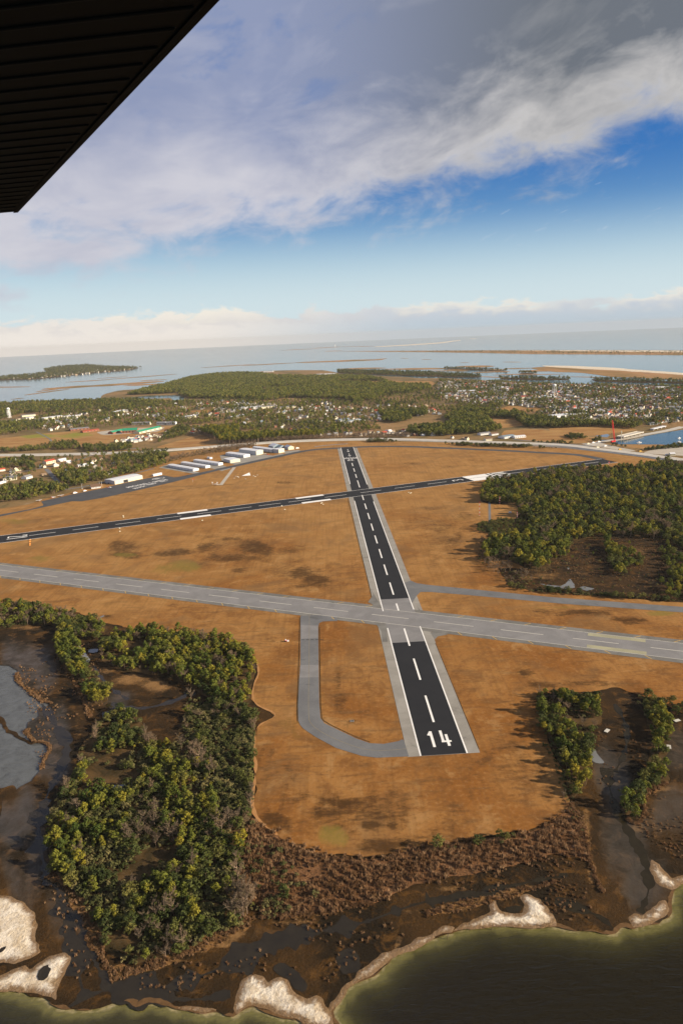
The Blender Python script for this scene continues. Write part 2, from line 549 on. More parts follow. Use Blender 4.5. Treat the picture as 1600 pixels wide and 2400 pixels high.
def m_reed(t, b):
    p = t.pos()
    mid = t.noise(p, 0.10, 6.0, 0.68, 0.6)
    fine = t.noise(p, 0.9, 6.0, 0.7)
    c = t.mix(t.step(mid, 0.35, 0.65), (0.115, 0.056, 0.024), (0.21, 0.105, 0.048))
    c = t.mix(t.step(fine, 0.48, 0.66), c, (0.050, 0.030, 0.015))
    t.put(b, 'Normal', t.bump(fine, 0.8, 0.8))
    return c


def m_sand(t, b):
    p = t.pos()
    mid = t.noise(p, 0.09, 6.0, 0.65, 0.8)
    fine = t.noise(p, 0.7, 6.0, 0.7)
    c = t.mix(t.step(mid, 0.38, 0.62), (0.74, 0.67, 0.56), (0.56, 0.46, 0.33))
    c = t.mix(t.m('MULTIPLY', t.step(fine, 0.52, 0.72), 0.6), c, (0.26, 0.17, 0.085))
    mot = t.noise(p, 0.22, 6.0, 0.7, 1.0)
    ed = t.step(t.m('ADD', t.attr('edge'), t.m('MULTIPLY', t.m('SUBTRACT', mot, 0.5), 1.6)), 0.2, 0.8)
    c = t.mix(t.m('MULTIPLY', ed, 0.92), c, (0.16, 0.090, 0.038))
    c = t.mix(t.m('MULTIPLY', t.step(mot, 0.54, 0.68), 0.55), c, (0.30, 0.215, 0.125))
    t.put(b, 'Normal', t.bump(t.m('ADD', mot, fine), 0.7, 1.2))
    return c


def m_flatisle(t, b):
    p = t.pos()
    mid = t.noise(t.pos(0.004, 0.0016, 1), 1.0, 6.0, 0.65, 0.6)
    c = t.mix(t.step(mid, 0.4, 0.65), (0.33, 0.185, 0.085), (0.19, 0.125, 0.045))
    return t.mix(t.m('MULTIPLY', t.step(mid, 0.36, 0.26), 0.8), c, (0.09, 0.10, 0.12))


def m_water(t, b, chop=0.09, body=(0.030, 0.072, 0.098)):
    p = t.pos()
    rip = t.noise(t.pos(0.10, 0.42, 1), 1.0, 4.0, 0.6, 0.5)
    rip2 = t.noise(p, 0.9, 3.0, 0.6)
    sh = t.attr('shore')
    n = t.noise(p, 0.12, 5.0, 0.65, 0.5)
    shn = t.m('ADD', sh, t.m('MULTIPLY', t.m('SUBTRACT', n, 0.5), t.m('MULTIPLY', sh, 0.9)))
    c = t.mix(t.step(shn, 0.0, 0.40), body, (0.036, 0.032, 0.010))
    c = t.mix(t.step(shn, 0.36, 0.75), c, (0.125, 0.112, 0.036))
    c = t.mix(t.step(shn, 0.78, 1.02), c, (0.30, 0.25, 0.13))
    sheen_v = t.attr('silt')
    sheen_n = t.step(t.m('ADD', sheen_v, t.m('MULTIPLY', t.m('SUBTRACT', n, 0.5), 0.9)), 0.1, 1.0)
    c = t.mix(sheen_n, c, (0.105, 0.112, 0.112))  # grey base stands in for the sky mirrored in the water
    t.put(b, 'Roughness', 0.12)
    b.inputs['IOR'].default_value = 1.33
    b.inputs['Specular IOR Level'].default_value = 0.5
    t.put(b, 'Normal', t.bump(t.m('ADD', t.m('MULTIPLY', rip, 1.0), t.m('MULTIPLY', rip2, 0.25)), chop, 0.9 if chop < .5 else 1.1))
    return c


def m_still(t, b):
    t.put(b, 'Roughness', 0.08)
    b.inputs['IOR'].default_value = 1.33
    b.inputs['Specular IOR Level'].default_value = 0.5
    n = t.noise(t.pos(), 0.15, 4.0, 0.6)
    t.put(b, 'Normal', t.bump(t.noise(t.pos(0.3, 0.9, 1), 1.0, 3.0), 0.05, 0.2))
    return t.mix(n, (0.010, 0.008, 0.005), (0.035, 0.027, 0.014))


def pave(c0, c1, crack=0.5, sc=0.25, joints=0.0):
    def fn(t, b):
        p = t.pos()
        mid = t.noise(p, sc * 0.2, 6.0, 0.65, 0.6)
        fine = t.noise(p, sc * 6, 4.0, 0.6)
        c = t.mix(t.step(mid, 0.3, 0.7), c0, c1)
        c = t.mix(t.m('MULTIPLY', t.step(fine, 0.5, 0.8), crack), c, tuple(q * 0.55 for q in c0))
        st = t.noise(p, 0.035, 5.0, 0.7, 1.2)
        return t.mix(t.m('MULTIPLY', t.step(st, 0.58, 0.72), crack), c, tuple(q * 0.4 for q in c0))
    return fn


def leafy(c0, c1, c2):
    """each plant picks its own tone; leaves vary inside a crown too"""
    def fn(t, b):
        r = t.rnd()
        dr = t.noise(t.pos(), 0.03, 3.0, 0.6)
        r2 = t.m('ADD', t.m('MULTIPLY', r, 0.8), t.m('MULTIPLY', t.m('SUBTRACT', dr, 0.42), 1.1), clamp=True)
        c = t.ramp(r2, [(0.0, c0), (0.5, c1), (1.0, c2)])
        g = t.noise(t.pos(), 0.55, 3.0, 0.7)
        c = t.mix(t.step(g, 0.35, 0.7), t.mix(0.30, c, (0.02, 0.03, 0.008)), c)
        nt = t.t
        out = nt.nodes['Material Output']
        tr = nt.nodes.new('ShaderNodeBsdfTranslucent'); t.put(tr, 'Color', c)
        ms = nt.nodes.new('ShaderNodeMixShader'); ms.inputs[0].default_value = 0.30
        nt.links.new(b.outputs[0], ms.inputs[1]); nt.links.new(tr.outputs[0], ms.inputs[2])
        nt.links.new(ms.outputs[0], out.inputs['Surface'])
        return c
    return fn


M = {}
M['grass'] = material('dry_grass', m_grass, 0.95, 0.05)
M['marsh'] = material('marsh_mud', m_marsh, 0.9, 0.2)
M['floor'] = material('wood_litter', m_floor, 0.95, 0.05)
M['town'] = material('mixed_ground', m_town, 0.95, 0.05)
M['tan'] = material('tan_meadow', m_tanfield, 0.95, 0.05)
M['reedfloor'] = material('reed_litter', m_reed, 0.95, 0.05)
M['sand'] = material('beach_sand', m_sand, 0.95, 0.05)
M['isle'] = material('salt_marsh', m_flatisle, 0.95, 0.05)
M['water'] = material('sound_water', m_water, 0.16, 0.5)
M['chop'] = material('lagoon_water', lambda t, b: m_water(t, b, 0.6, (0.0125, 0.0095, 0.0035)), 0.16, 0.5)
M['silty'] = plain('silty_pool', (0.17, 0.175, 0.18), 0.1, 0.25, 0.1, 0.5)  # pale grey base paints the reflected cloud into the pools
M['still'] = material('still_water', m_still, 0.08, 0.5)
M['black'] = material('new_asphalt', pave((0.0175, 0.0185, 0.0215), (0.0215, 0.0225, 0.0255), 0.25), 0.85, 0.15)
M['grey'] = material('old_asphalt', pave((0.175, 0.172, 0.172), (0.225, 0.220, 0.220), 0.22), 0.85, 0.15)
M['grey2'] = material('taxiway_asphalt', pave((0.125, 0.127, 0.132), (0.165, 0.167, 0.170), 0.5), 0.85, 0.15)
M['wetsand'] = plain('wet_sand', (0.115, 0.062, 0.024), 0.9, 0.7, 0.5)
M['shoulder'] = material('shoulder_concrete', pave((0.30, 0.285, 0.255), (0.23, 0.215, 0.19), 0.6), 0.9, 0.1)
M['shoulder2'] = material('cracked_shoulder', pave((0.20, 0.195, 0.180), (0.13, 0.125, 0.115), 0.75), 0.9, 0.1)
M['apron'] = material('apron_asphalt', pave((0.060, 0.062, 0.067), (0.078, 0.080, 0.085), 0.3), 0.85, 0.15)
M['concrete'] = material('road_concrete', pave((0.50, 0.47, 0.42), (0.42, 0.39, 0.34), 0.2), 0.85, 0.15)
M['roadgrey'] = plain('street_asphalt', (0.15, 0.15, 0.155), 0.9, 0.2, 0.05)
M['gravel'] = plain('pale_gravel', (0.40, 0.36, 0.30), 0.95, 0.25, 0.05)
def m_bank(t, b):
    mid = t.noise(t.pos(), 0.25, 6.0, 0.7, 0.8)
    fine = t.noise(t.pos(), 1.4, 5.0, 0.7)
    c = t.mix(t.step(mid, 0.40, 0.60), (0.048, 0.027, 0.010), (0.20, 0.105, 0.038))
    c = t.mix(t.m('MULTIPLY', t.step(fine, 0.5, 0.66), 0.6), c, (0.29, 0.17, 0.075))
    t.put(b, 'Normal', t.bump(fine, 0.8, 0.6))
    return c


M['rim'] = material('dead_reed_bank', m_bank, 0.95, 0.05)
M['doorwhite'] = plain('hangar_door', (0.58, 0.58, 0.58), 0.6, 0.08)
M['dirt'] = plain('orange_dirt', (0.38, 0.195, 0.075), 0.95, 0.25, 0.2)
M['paint'] = material('white_paint', pave((0.80, 0.79, 0.76), (0.72, 0.71, 0.68), 0.12), 0.7, 0.2)
M['paintold'] = material('worn_white_paint', pave((0.55, 0.53, 0.47), (0.45, 0.43, 0.38), 0.3), 0.8, 0.2)
M['yellow'] = plain('yellow_paint', (0.50, 0.32, 0.08), 0.8, 0.2)
M['fadedline'] = plain('faded_taxi_line', (0.22, 0.19, 0.13), 0.85, 0.35, 0.3)
M['paleyellow'] = material('faded_yellow_paint', pave((0.36, 0.34, 0.22), (0.28, 0.265, 0.18), 0.5), 0.85, 0.2)
M['white'] = plain('white_metal', (0.72, 0.72, 0.72), 0.5, 0.05)
M['hwhite'] = plain('house_siding', (0.66, 0.62, 0.54), 0.7, 0.12)
M['htan'] = plain('tan_siding', (0.42, 0.33, 0.22), 0.7, 0.12)
M['rooftan'] = plain('tan_roof', (0.24, 0.17, 0.12), 0.85, 0.2, 0.2)
M['cream'] = plain('cream_metal', (0.62, 0.58, 0.44), 0.6, 0.06)
M['greywall'] = plain('grey_siding', (0.42, 0.44, 0.46), 0.6, 0.06)
M['bluegrey'] = plain('blue_grey_siding', (0.20, 0.26, 0.31), 0.6, 0.08)
M['darkopen'] = plain('dark_interior', (0.03, 0.03, 0.032), 0.9, 0.2)
M['roofwhite'] = plain('white_roof', (0.62, 0.63, 0.66), 0.5, 0.06)
M['roofgrey'] = plain('grey_roof', (0.20, 0.20, 0.21), 0.8, 0.2, 0.2)
M['roofbrown'] = plain('brown_roof', (0.14, 0.085, 0.055), 0.85, 0.2, 0.2)
M['roofred'] = plain('red_roof', (0.36, 0.07, 0.04), 0.8, 0.2, 0.2)
M['roofgreen'] = plain('green_roof', (0.03, 0.24, 0.14), 0.6, 0.12, 0.2)
M['brick'] = plain('brick_wall', (0.28, 0.12, 0.075), 0.85, 0.2, 0.4)
M['glass'] = plain('window_glass', (0.03, 0.04, 0.05), 0.15, 0.1, 1.0, 0.5)
M['red'] = plain('red_enamel', (0.62, 0.015, 0.02), 0.45, 0.1, 0.5, 0.4)
M['darkmetal'] = plain('dark_metal', (0.05, 0.05, 0.052), 0.6, 0.15)
M['tyre'] = plain('tyre_rubber', (0.02, 0.02, 0.02), 0.9, 0.15)
M['orange'] = plain('orange_marker', (0.75, 0.30, 0.06), 0.6, 0.1)
M['bark'] = plain('bark', (0.115, 0.078, 0.052), 0.95, 0.3, 1.5)
M['barkpale'] = plain('pale_bark', (0.24, 0.17, 0.12), 0.95, 0.3, 1.5)
M['pine'] = material('pine_needles', leafy((0.066, 0.096, 0.020), (0.175, 0.188, 0.030), (0.370, 0.300, 0.036)), 0.8, 0.1)
M['oak'] = material('evergreen_leaves', leafy((0.040, 0.058, 0.017), (0.102, 0.116, 0.028), (0.200, 0.180, 0.045)), 0.7, 0.15)
M['shrub'] = material('shrub_leaves', leafy((0.058, 0.070, 0.021), (0.135, 0.132, 0.048), (0.270, 0.220, 0.095)), 0.85, 0.1)
M['farpine'] = material('far_pine_needles', leafy((0.115, 0.145, 0.028), (0.210, 0.220, 0.040), (0.300, 0.255, 0.060)), 0.8, 0.1)
M['twig'] = material('bare_twigs', leafy((0.150, 0.110, 0.078), (0.22, 0.165, 0.115), (0.31, 0.21, 0.13)), 0.95, 0.05)
M['reed'] = material('dry_reeds', leafy((0.165, 0.086, 0.042), (0.290, 0.165, 0.088), (0.43, 0.275, 0.155)), 0.95, 0.05)
# ================================================================== the setting
# sea to the horizon
def disc(name, r, z, mat, n=128):
    vs = []; fs = []
    rings = [0, 200, 600, 1500, 4000, 10000, 20000, r]
    for j, q in enumerate(rings[1:]):
        for k in range(n):
            a = 2 * math.pi * k / n
            vs.append((q * math.cos(a), q * math.sin(a), z))
    vs.append((0, 0, z))
    c = len(vs) - 1
    for k in range(n):
        fs.append((c, k, (k + 1) % n))
    for j in range(len(rings) - 2):
        for k in range(n):
            k2 = (k + 1) % n
            fs.append((j * n + k, (j + 1) * n + k, (j + 1) * n + k2, j * n + k2))
    return new_mesh(name, vs, fs, mat)


struct('water', disc('water', 29000.0, -0.6, M['water']))

COAST = [(-300, 2362), (0, 2318), (60, 2332), (110, 2340), (150, 2364), (230, 2370), (270, 2350), (300, 2342), (315, 2362), (370, 2350),
         (420, 2362), (470, 2370), (510, 2368), (545, 2388), (577, 2362), (600, 2354), (626, 2366), (653, 2381), (684, 2392), (730, 2412),
         (800, 2404), (783, 2386), (776, 2370), (791, 2351), (818, 2317), (844, 2298), (875, 2286), (906, 2256), (940, 2236), (978, 2213),
         (1017, 2198), (1055, 2185), (1100, 2174), (1153, 2169), (1207, 2169), (1268, 2171), (1302, 2167), (1329, 2177), (1356, 2185),
         (1377, 2179), (1413, 2185), (1446, 2188), (1457, 2169), (1484, 2179), (1513, 2167), (1551, 2160), (1574, 2137), (1570, 2098),
         (1582, 2079), (1600, 2070), (1900, 2010)]
LAGOON_EDGE = [(-300, 1572), (0, 1559), (19, 1559), (41, 1572), (37, 1588), (41, 1601), (73, 1620), (89, 1636), (118, 1645), (112, 1655), (91, 1658),
               (86, 1681), (64, 1693), (60, 1712), (77, 1744), (96, 1735), (121, 1748), (99, 1776), (94, 1800), (77, 1831), (38, 1848), (8, 1861), (0, 1915), (-300, 1960)]
coast_w = rough(COAST + [(1900, 1380), (-300, 1380)] + LAGOON_EDGE, 1.6, 1.5, 2.0)
_cp = coast_w[np.linalg.norm(coast_w, axis=1) < 900]


def shore_attr(v):
    out = np.empty(len(v))
    p = PXA(v)
    for i in range(0, len(v), 4000):
        d = np.sqrt(((v[i:i + 4000, None, :] - _cp[None]) ** 2).sum(2)).min(1)
        out[i:i + 4000] = np.exp(-d / 6.5) * 1.02
    out[(p[:, 1] < 2050) & (p[:, 0] < 300)] *= 0.3
    return out


def sheen_attr(v):
    # sky reflection painted as flat grey over the left lagoon
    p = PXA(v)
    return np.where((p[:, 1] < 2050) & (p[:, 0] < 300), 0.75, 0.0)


region('lagoon', rough([(-400, 1480), (1950, 1900), (1950, 2800), (-400, 2800)], 40, 0), -0.54, M['chop'], spacing=9, attrs={'shore': shore_attr, 'silt': sheen_attr})

TANM = [(300, 1597, 45, 13, 1.0), (375, 1612, 45, 17, 1.0), (245, 1571, 18, 9, 0.9), (230, 1490, 30, 8, 0.8), (55, 1470, 45, 8, 0.8), (300, 1492, 18, 8, .9),
        (1060, 2085, 40, 7, 0.8), (1135, 2094, 45, 7, 0.8), (1175, 2074, 20, 7, .7), (300, 2276, 60, 8, 1.0), (400, 2252, 60, 10, .95), (500, 2212, 60, 9, .95),
        (560, 2190, 30, 12, .9), (1370, 1960, 12, 50, .9), (1385, 2050, 14, 40, .8), (1495, 1940, 20, 14, .9), (1540, 1850, 40, 8, .9), (1480, 1880, 20, 30, .5),
        (215, 1660, 10, 30, .6), (185, 1710, 12, 35, .6), (680, 2160, 60, 8, .8), (1000, 2135, 60, 7, .8), (1150, 2100, 60, 7, .7), (1260, 2078, 40, 6, .8), (1440, 1640, 60, 18, .5),
        (75, 1610, 30, 20, .5), (100, 1660, 20, 14, .5), (940, 2205, 12, 20, .8), (880, 2250, 20, 14, .6)]
WETM = [(1430, 1810, 50, 70, .95), (1470, 1950, 70, 90, .9), (1510, 2060, 60, 90, .95), (60, 1560, 80, 60, .9), (120, 1690, 60, 60, .95), (120, 1780, 50, 50, .9),
        (40, 1900, 80, 60, 1.0), (80, 2000, 60, 90, .85), (150, 2130, 50, 100, .7), (250, 1640, 60, 20, .9), (210, 1590, 30, 30, .7), (270, 1660, 20, 20, .9), (1580, 1900, 50, 60, .8),
        (420, 2330, 80, 20, .5), (1390, 1780, 20, 20, 1.0), (600, 2200, 200, 40, .5), (1590, 1760, 50, 60, .8)]
region('tidal_marsh', coast_w, -0.15, M['marsh'], spacing=9, attrs={'tan': blobs(TANM), 'wet': blobs(WETM)},
       height=lambda v: 0.0 * v[:, 0])

# mainland with the town
MAIN = [(-400, 944), (0, 940.5), (32, 944), (80, 941), (128, 940), (191, 939), (232, 934), (238, 928), (249, 922), (287, 913), (351, 912), (383, 900), (446, 885),
        (500, 876.5), (559, 873.5), (588, 874), (617, 869), (687, 867), (751, 867), (790, 872), (800, 876), (877, 880), (928, 882), (979, 886), (1055, 886), (1106, 890), (1170, 890.5),
        (1287, 898), (1394, 900), (1501, 902), (1600, 906), (2000, 916), (2050, 1420), (-450, 1420)]
region('mainland', rough(MAIN, 8, 4.0, 5.0), 0.0, M['town'])

# far islands, barrier beach, shoals
def isle(name, poly, z, mat, amp=4.0, seed=0.0, **k):
    return region(name, rough(poly, 8, amp, seed), z, mat, **k)


def sliver(x0, y0, x1, y1, t):
    n = 9
    up = []; dn = []
    for i in range(n + 1):
        f = i / n
        e = t * math.sin(math.pi * min(1, max(0, 0.04 + 0.92 * f))) ** 0.6 * random.uniform(0.6, 1.15) * 0.5
        x, y = x0 + (x1 - x0) * f, y0 + (y1 - y0) * f
        up.append((x, y - e)); dn.append((x, y + e * random.uniform(.7, 1.1)))
    return up + dn[::-1]


SLIV = [(-120, 909, 76, 906, 3), (55, 926, 165, 911, 3), (95, 912, 250, 902, 5), (180, 907, 390, 893, 5), (150, 896, 260, 889, 1.6), (240, 890, 420, 876, 1.6), (225, 887, 300, 882, 1.3),
        (330, 892, 395, 889, 2.2), (20, 936, 62, 932, 1.6), (290, 903, 385, 899, 3.5), (80, 918, 150, 909, 2.5),
        (465, 862, 600, 853, 1.4), (560, 857, 700, 849.5, 2.0), (680, 850, 905, 842, 4.0), (755, 848, 830, 843, 2.0), (870, 843, 908, 840, 2.2),
        (932, 839, 962, 839.5, 1.0), (985, 842, 1015, 842, 1.0), (1075, 850, 1097, 849.5, 1.1), (1175, 848, 1225, 848, 1.0),
        (655, 821, 735, 817, 1.3), (735, 816, 800, 812, 1.8), (760, 823, 805, 821.5, 1.2), (800, 812, 880, 811, 1.0),
        (790, 864.5, 910, 862, 3.5), (900, 865, 1055, 863.5, 4.5), (1045, 866, 1110, 866.5, 4), (1070, 858.5, 1158, 858, 4.5), (1000, 868.5, 1100, 869, 2.5), (1130, 867, 1190, 866, 3),
        (1100, 873, 1200, 870, 3), (1150, 879, 1260, 875, 2), (1180, 864, 1250, 862, 2.2), (1210, 869, 1330, 868, 5), (1230, 878, 1330, 876, 1.5), (1120, 882, 1200, 885, 2), (1300, 882, 1420, 884, 1.5), (1490, 889, 1600, 887, 2)]
for i, s_ in enumerate(SLIV):
    isle('marsh_island', sliver(*s_), -0.3 + 0.02 * (i % 7), M['isle'], 3.0, i * 1.7)
isle('marsh_island', [(1235, 861), (1290, 858), (1345, 862), (1380, 866), (1450, 866), (1530, 869), (1600, 876), (1700, 883), (1700, 893), (1600, 889.5), (1520, 886), (1440, 884), (1400, 878), (1360, 873), (1300, 871), (1260, 866)], -0.12, M['isle'], 5, 3.3)
isle('sand_bar', [(1266, 856), (1341, 857.3), (1400, 859.5), (1448, 862.5), (1520, 868), (1600, 873.5), (1720, 881), (1720, 885), (1600, 878.5), (1520, 872.5), (1448, 868), (1400, 866), (1341, 863), (1290, 859.5)], -0.05, M['sand'], 3, 4.1)
isle('sand_bar', [(1176, 848.5), (1230, 847.2), (1225, 849)], -0.25, M['sand'], 1, 4.4)
isle('barrier_island', [(780, 822.5), (900, 822.0), (1000, 821.5), (1200, 820.4), (1400, 820.2), (1600, 820.8), (1900, 823), (1900, 836), (1600, 832), (1400, 830.3), (1250, 829.6), (1150, 827.2), (1000, 824.6), (900, 824.2)], -0.2, M['isle'], 2, 6.6)
isle('barrier_beach', [(1150, 821.3), (1350, 820.6), (1600, 821.4), (1900, 823.5), (1900, 828), (1600, 825.3), (1480, 824.3), (1340, 822.6)], 0.2, M['sand'], 2, 6.9)
isle('sand_bar', [(876, 811.8), (950, 807.8), (1030, 802.3), (1078, 796.3), (1080, 797.3), (1035, 804), (950, 809.6), (880, 813)], -0.2, M['sand'], 1, 7.2)
isle('sand_bar', [(1097, 793.6), (1118, 792.4), (1118, 793.2), (1098, 794.4)], -0.2, M['sand'], 0.5, 7.4)
ISLAND = [(-200, 893), (0, 884), (77, 877), (112, 873.5), (102, 866), (140, 859), (204, 855.5), (255, 859), (332, 861.5), (303, 867), (223, 874), (159, 881), (80, 889), (0, 891), (-200, 901)]
isle('wooded_island', ISLAND, -0.2, M['floor'], 4, 8.2)
FSTRIP = [[(790, 868), (900, 869.5), (1000, 873), (1070, 876), (1132, 880.5), (1125, 884), (1050, 884), (950, 880.5), (850, 877), (790, 874)],
          [(1170, 884.5), (1250, 885.5), (1335, 887.5), (1335, 891), (1250, 890), (1170, 888.5)],
          [(1380, 887.5), (1470, 890), (1540, 892), (1620, 893.5), (1800, 897), (1800, 902), (1600, 898.5), (1500, 896.5), (1400, 894.5)],
          [(1040, 862.5), (1110, 864), (1190, 868.5), (1185, 870), (1100, 866.5), (1040, 864)], [(1215, 872.5), (1262, 874), (1255, 876.5), (1215, 875)]]
for i, s_ in enumerate(FSTRIP):
    isle('marsh_island', s_, -0.06 + 0.01 * i, M['floor'], 3, 20 + i)

# inlets and ponds
def pond(name, poly, z=0.05, amp=0.8, seed=0.0, mat=None):
    return region(name, rough(poly, 2.0, amp, seed), z, mat or M['still'])


pond('inlet', [(262, 938), (306, 931), (354, 927), (405, 926.5), (432, 930), (430, 938), (411, 942), (398, 933), (330, 934.5)], 0.05, 2, 1.1, M['water'])
BAY = [(1430, 1039), (1445, 1033), (1472, 1030), (1529, 1019), (1577, 1010.5), (1600, 1007), (2000, 950), (2000, 1060), (1600, 1043.7), (1549, 1041.7), (1472, 1040.8), (1443, 1041)]
pond('channel_water', BAY, 0.05, 1.0, 1.9, M['water'])
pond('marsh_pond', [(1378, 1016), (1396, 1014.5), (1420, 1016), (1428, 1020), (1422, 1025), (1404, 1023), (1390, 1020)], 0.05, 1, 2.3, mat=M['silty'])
pond('marsh_pond', [(1404, 1031), (1432, 1030), (1432, 1033), (1406, 1033.5)], 0.05, 1, 2.8)
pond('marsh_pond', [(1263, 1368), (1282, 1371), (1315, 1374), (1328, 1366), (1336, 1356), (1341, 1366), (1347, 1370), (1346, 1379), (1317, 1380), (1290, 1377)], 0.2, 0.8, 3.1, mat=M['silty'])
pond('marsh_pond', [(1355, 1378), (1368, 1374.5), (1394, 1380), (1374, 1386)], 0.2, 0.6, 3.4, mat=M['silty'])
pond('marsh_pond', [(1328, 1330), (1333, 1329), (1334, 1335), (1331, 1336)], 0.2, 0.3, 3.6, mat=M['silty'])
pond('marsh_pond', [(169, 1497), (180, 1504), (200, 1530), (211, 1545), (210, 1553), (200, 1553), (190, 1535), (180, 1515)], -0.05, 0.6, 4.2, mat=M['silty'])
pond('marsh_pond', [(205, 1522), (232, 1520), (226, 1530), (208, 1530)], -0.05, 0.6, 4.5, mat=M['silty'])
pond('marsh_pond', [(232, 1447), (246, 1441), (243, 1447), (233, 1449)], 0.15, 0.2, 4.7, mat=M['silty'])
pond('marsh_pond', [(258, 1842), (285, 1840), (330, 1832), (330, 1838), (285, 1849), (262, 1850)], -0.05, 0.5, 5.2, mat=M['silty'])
pond('marsh_pond', [(788, 2235), (815, 2222), (842, 2232), (846, 2262), (835, 2280), (800, 2285), (784, 2262)], -0.05, 1.2, 5.5)
pond('marsh_pond', [(640, 2262), (668, 2255), (695, 2275), (722, 2310), (712, 2334), (684, 2325), (676, 2298), (650, 2282)], -0.05, 1.4, 5.9)
pond('marsh_pond', [(1178, 2130), (1195, 2122), (1225, 2122), (1220, 2138), (1198, 2142)], -0.05, 0.6, 6.2)
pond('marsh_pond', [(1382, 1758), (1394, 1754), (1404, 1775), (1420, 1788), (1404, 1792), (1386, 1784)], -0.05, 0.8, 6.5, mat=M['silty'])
pond('marsh_pond', [(238, 1670), (262, 1666), (282, 1682), (262, 1694), (244, 1690)], -0.05, 0.8, 6.8)
CHAN = [([(112, 1860), (88, 1930), (92, 1990), (112, 2050), (150, 2110), (190, 2170), (212, 2230), (236, 2285), (290, 2318), (380, 2318), (470, 2290), (560, 2250), (640, 2205), (740, 2185), (850, 2165), (940, 2130), (1010, 2110)], 9.0),
        ([(150, 2120), (165, 2200), (185, 2290), (200, 2345)], 8.0), ([(300, 2318), (380, 2340), (460, 2345), (540, 2330)], 6.0), ([(960, 2120), (1060, 2105), (1160, 2090), (1240, 2066), (1330, 2050)], 3.5),
        ([(1420, 1800), (1430, 1860), (1450, 1910), (1480, 1960), (1510, 2010), (1525, 2080), (1500, 2140)], 5.0), ([(1440, 1650), (1470, 1700), (1468, 1760), (1440, 1810)], 3.0), ([(1300, 2110), (1360, 2130), (1410, 2150), (1440, 2180)], 4.0),
        ([(100, 1650), (130, 1700), (160, 1740), (150, 1790), (112, 1860)], 6.0), ([(250, 1650), (330, 1665), (420, 1640), (450, 1620)], 5.0), ([(220, 1560), (240, 1600), (300, 1640)], 3.0)]
for i, (s_, wd) in enumerate(CHAN):
    struct('tidal_channel', ribbon_mesh('tidal_channel', s_, wd, -0.125 + 0.003 * i, M['still'], wob=1.0, smooth_it=4))
# spits in the lagoon
for i, s_ in enumerate([[(-60, 1668), (0, 1675), (13, 1690), (20, 1706), (48, 1724), (78, 1742), (76, 1747), (46, 1732), (16, 1716), (4, 1696), (-60, 1684)],
                        [(-60, 1850), (8, 1846), (34, 1838), (40, 1850), (22, 1864), (10, 1880), (0, 1915), (-60, 1925)]]):
    region('mud_spit', rough(s_, 1.6, 1.2, i), -0.3, M['marsh'])

# sand banks at the near shore
def mound(h):
    return lambda v: h * (0.35 + 0.65 * np.clip(vnoise(v, 0.05, 4.0, 3) + 0.5, 0, 1.4))


def edge_of(ol):
    return lambda v: np.clip(1.0 - np.array([np.sqrt(((ol - q) ** 2).sum(1)).min() for q in v]) / 5.0, 0, 1)


SANDS = [[(544, 2366), (557, 2294), (580, 2283), (615, 2284), (632, 2301), (642, 2292), (661, 2288), (678, 2301), (682, 2328), (714, 2340), (737, 2330), (749, 2336), (753, 2355), (768, 2378), (776, 2410), (730, 2412), (684, 2394), (653, 2383), (626, 2368), (600, 2356), (577, 2364), (550, 2378)],
         [(770, 2374), (768, 2348), (800, 2318), (830, 2300), (846, 2272), (870, 2260), (900, 2235), (935, 2222), (975, 2195), (1000, 2193), (1040, 2172), (1068, 2172), (1055, 2189), (1017, 2200), (978, 2215), (940, 2238), (906, 2258), (875, 2288), (844, 2300), (818, 2319), (791, 2353)],
         [(1052, 2187), (1080, 2165), (1110, 2150), (1149, 2139), (1155, 2118), (1170, 2112), (1177, 2140), (1200, 2146), (1224, 2140), (1233, 2120), (1224, 2106), (1240, 2097), (1262, 2110), (1285, 2130), (1303, 2150), (1310, 2170), (1268, 2175), (1207, 2172), (1153, 2172), (1096, 2179)],
         [(1474, 2150), (1490, 2140), (1515, 2150), (1530, 2135), (1550, 2115), (1565, 2112), (1576, 2137), (1552, 2162), (1513, 2169), (1488, 2174)],
         [(1528, 2012), (1545, 2020), (1570, 2045), (1580, 2060), (1600, 2052), (1640, 2046), (1640, 2062), (1600, 2074), (1578, 2086), (1550, 2078), (1535, 2070), (1524, 2045)],
         [(-60, 2085), (23, 2095), (57, 2114), (73, 2137), (82, 2167), (80, 2200), (95, 2228), (70, 2246), (30, 2256), (-60, 2262)],
         [(-60, 2290), (0, 2284), (38, 2263), (57, 2257), (69, 2271), (96, 2255), (126, 2236), (153, 2232), (165, 2248), (157, 2282), (142, 2309), (138, 2342), (88, 2334), (38, 2324), (0, 2320), (-60, 2328)],
         [(420, 2352), (455, 2350), (500, 2358), (512, 2366), (470, 2371), (430, 2364)]]
for i, s_ in enumerate(SANDS):
    o_ = rough(s_, 0.9, 2.3, 30 + i)
    region('sand_spit', o_, 0.0 if i != 7 else -0.05, M['sand'], spacing=6, height=(lambda ol: (lambda v: mound(0.8)(v) * (1 - edge_of(ol)(v)) - 0.12 * edge_of(ol)(v)))(o_), attrs={'edge': edge_of(o_)})
pond('marsh_pond', [(-40, 2150), (10, 2155), (24, 2180), (20, 2215), (4, 2240), (-40, 2245)], 0.5, 1.0, 9.2)
pond('marsh_pond', [(84, 2290), (100, 2268), (122, 2256), (120, 2282), (104, 2304), (88, 2306)], 0.5, 0.6, 9.4)

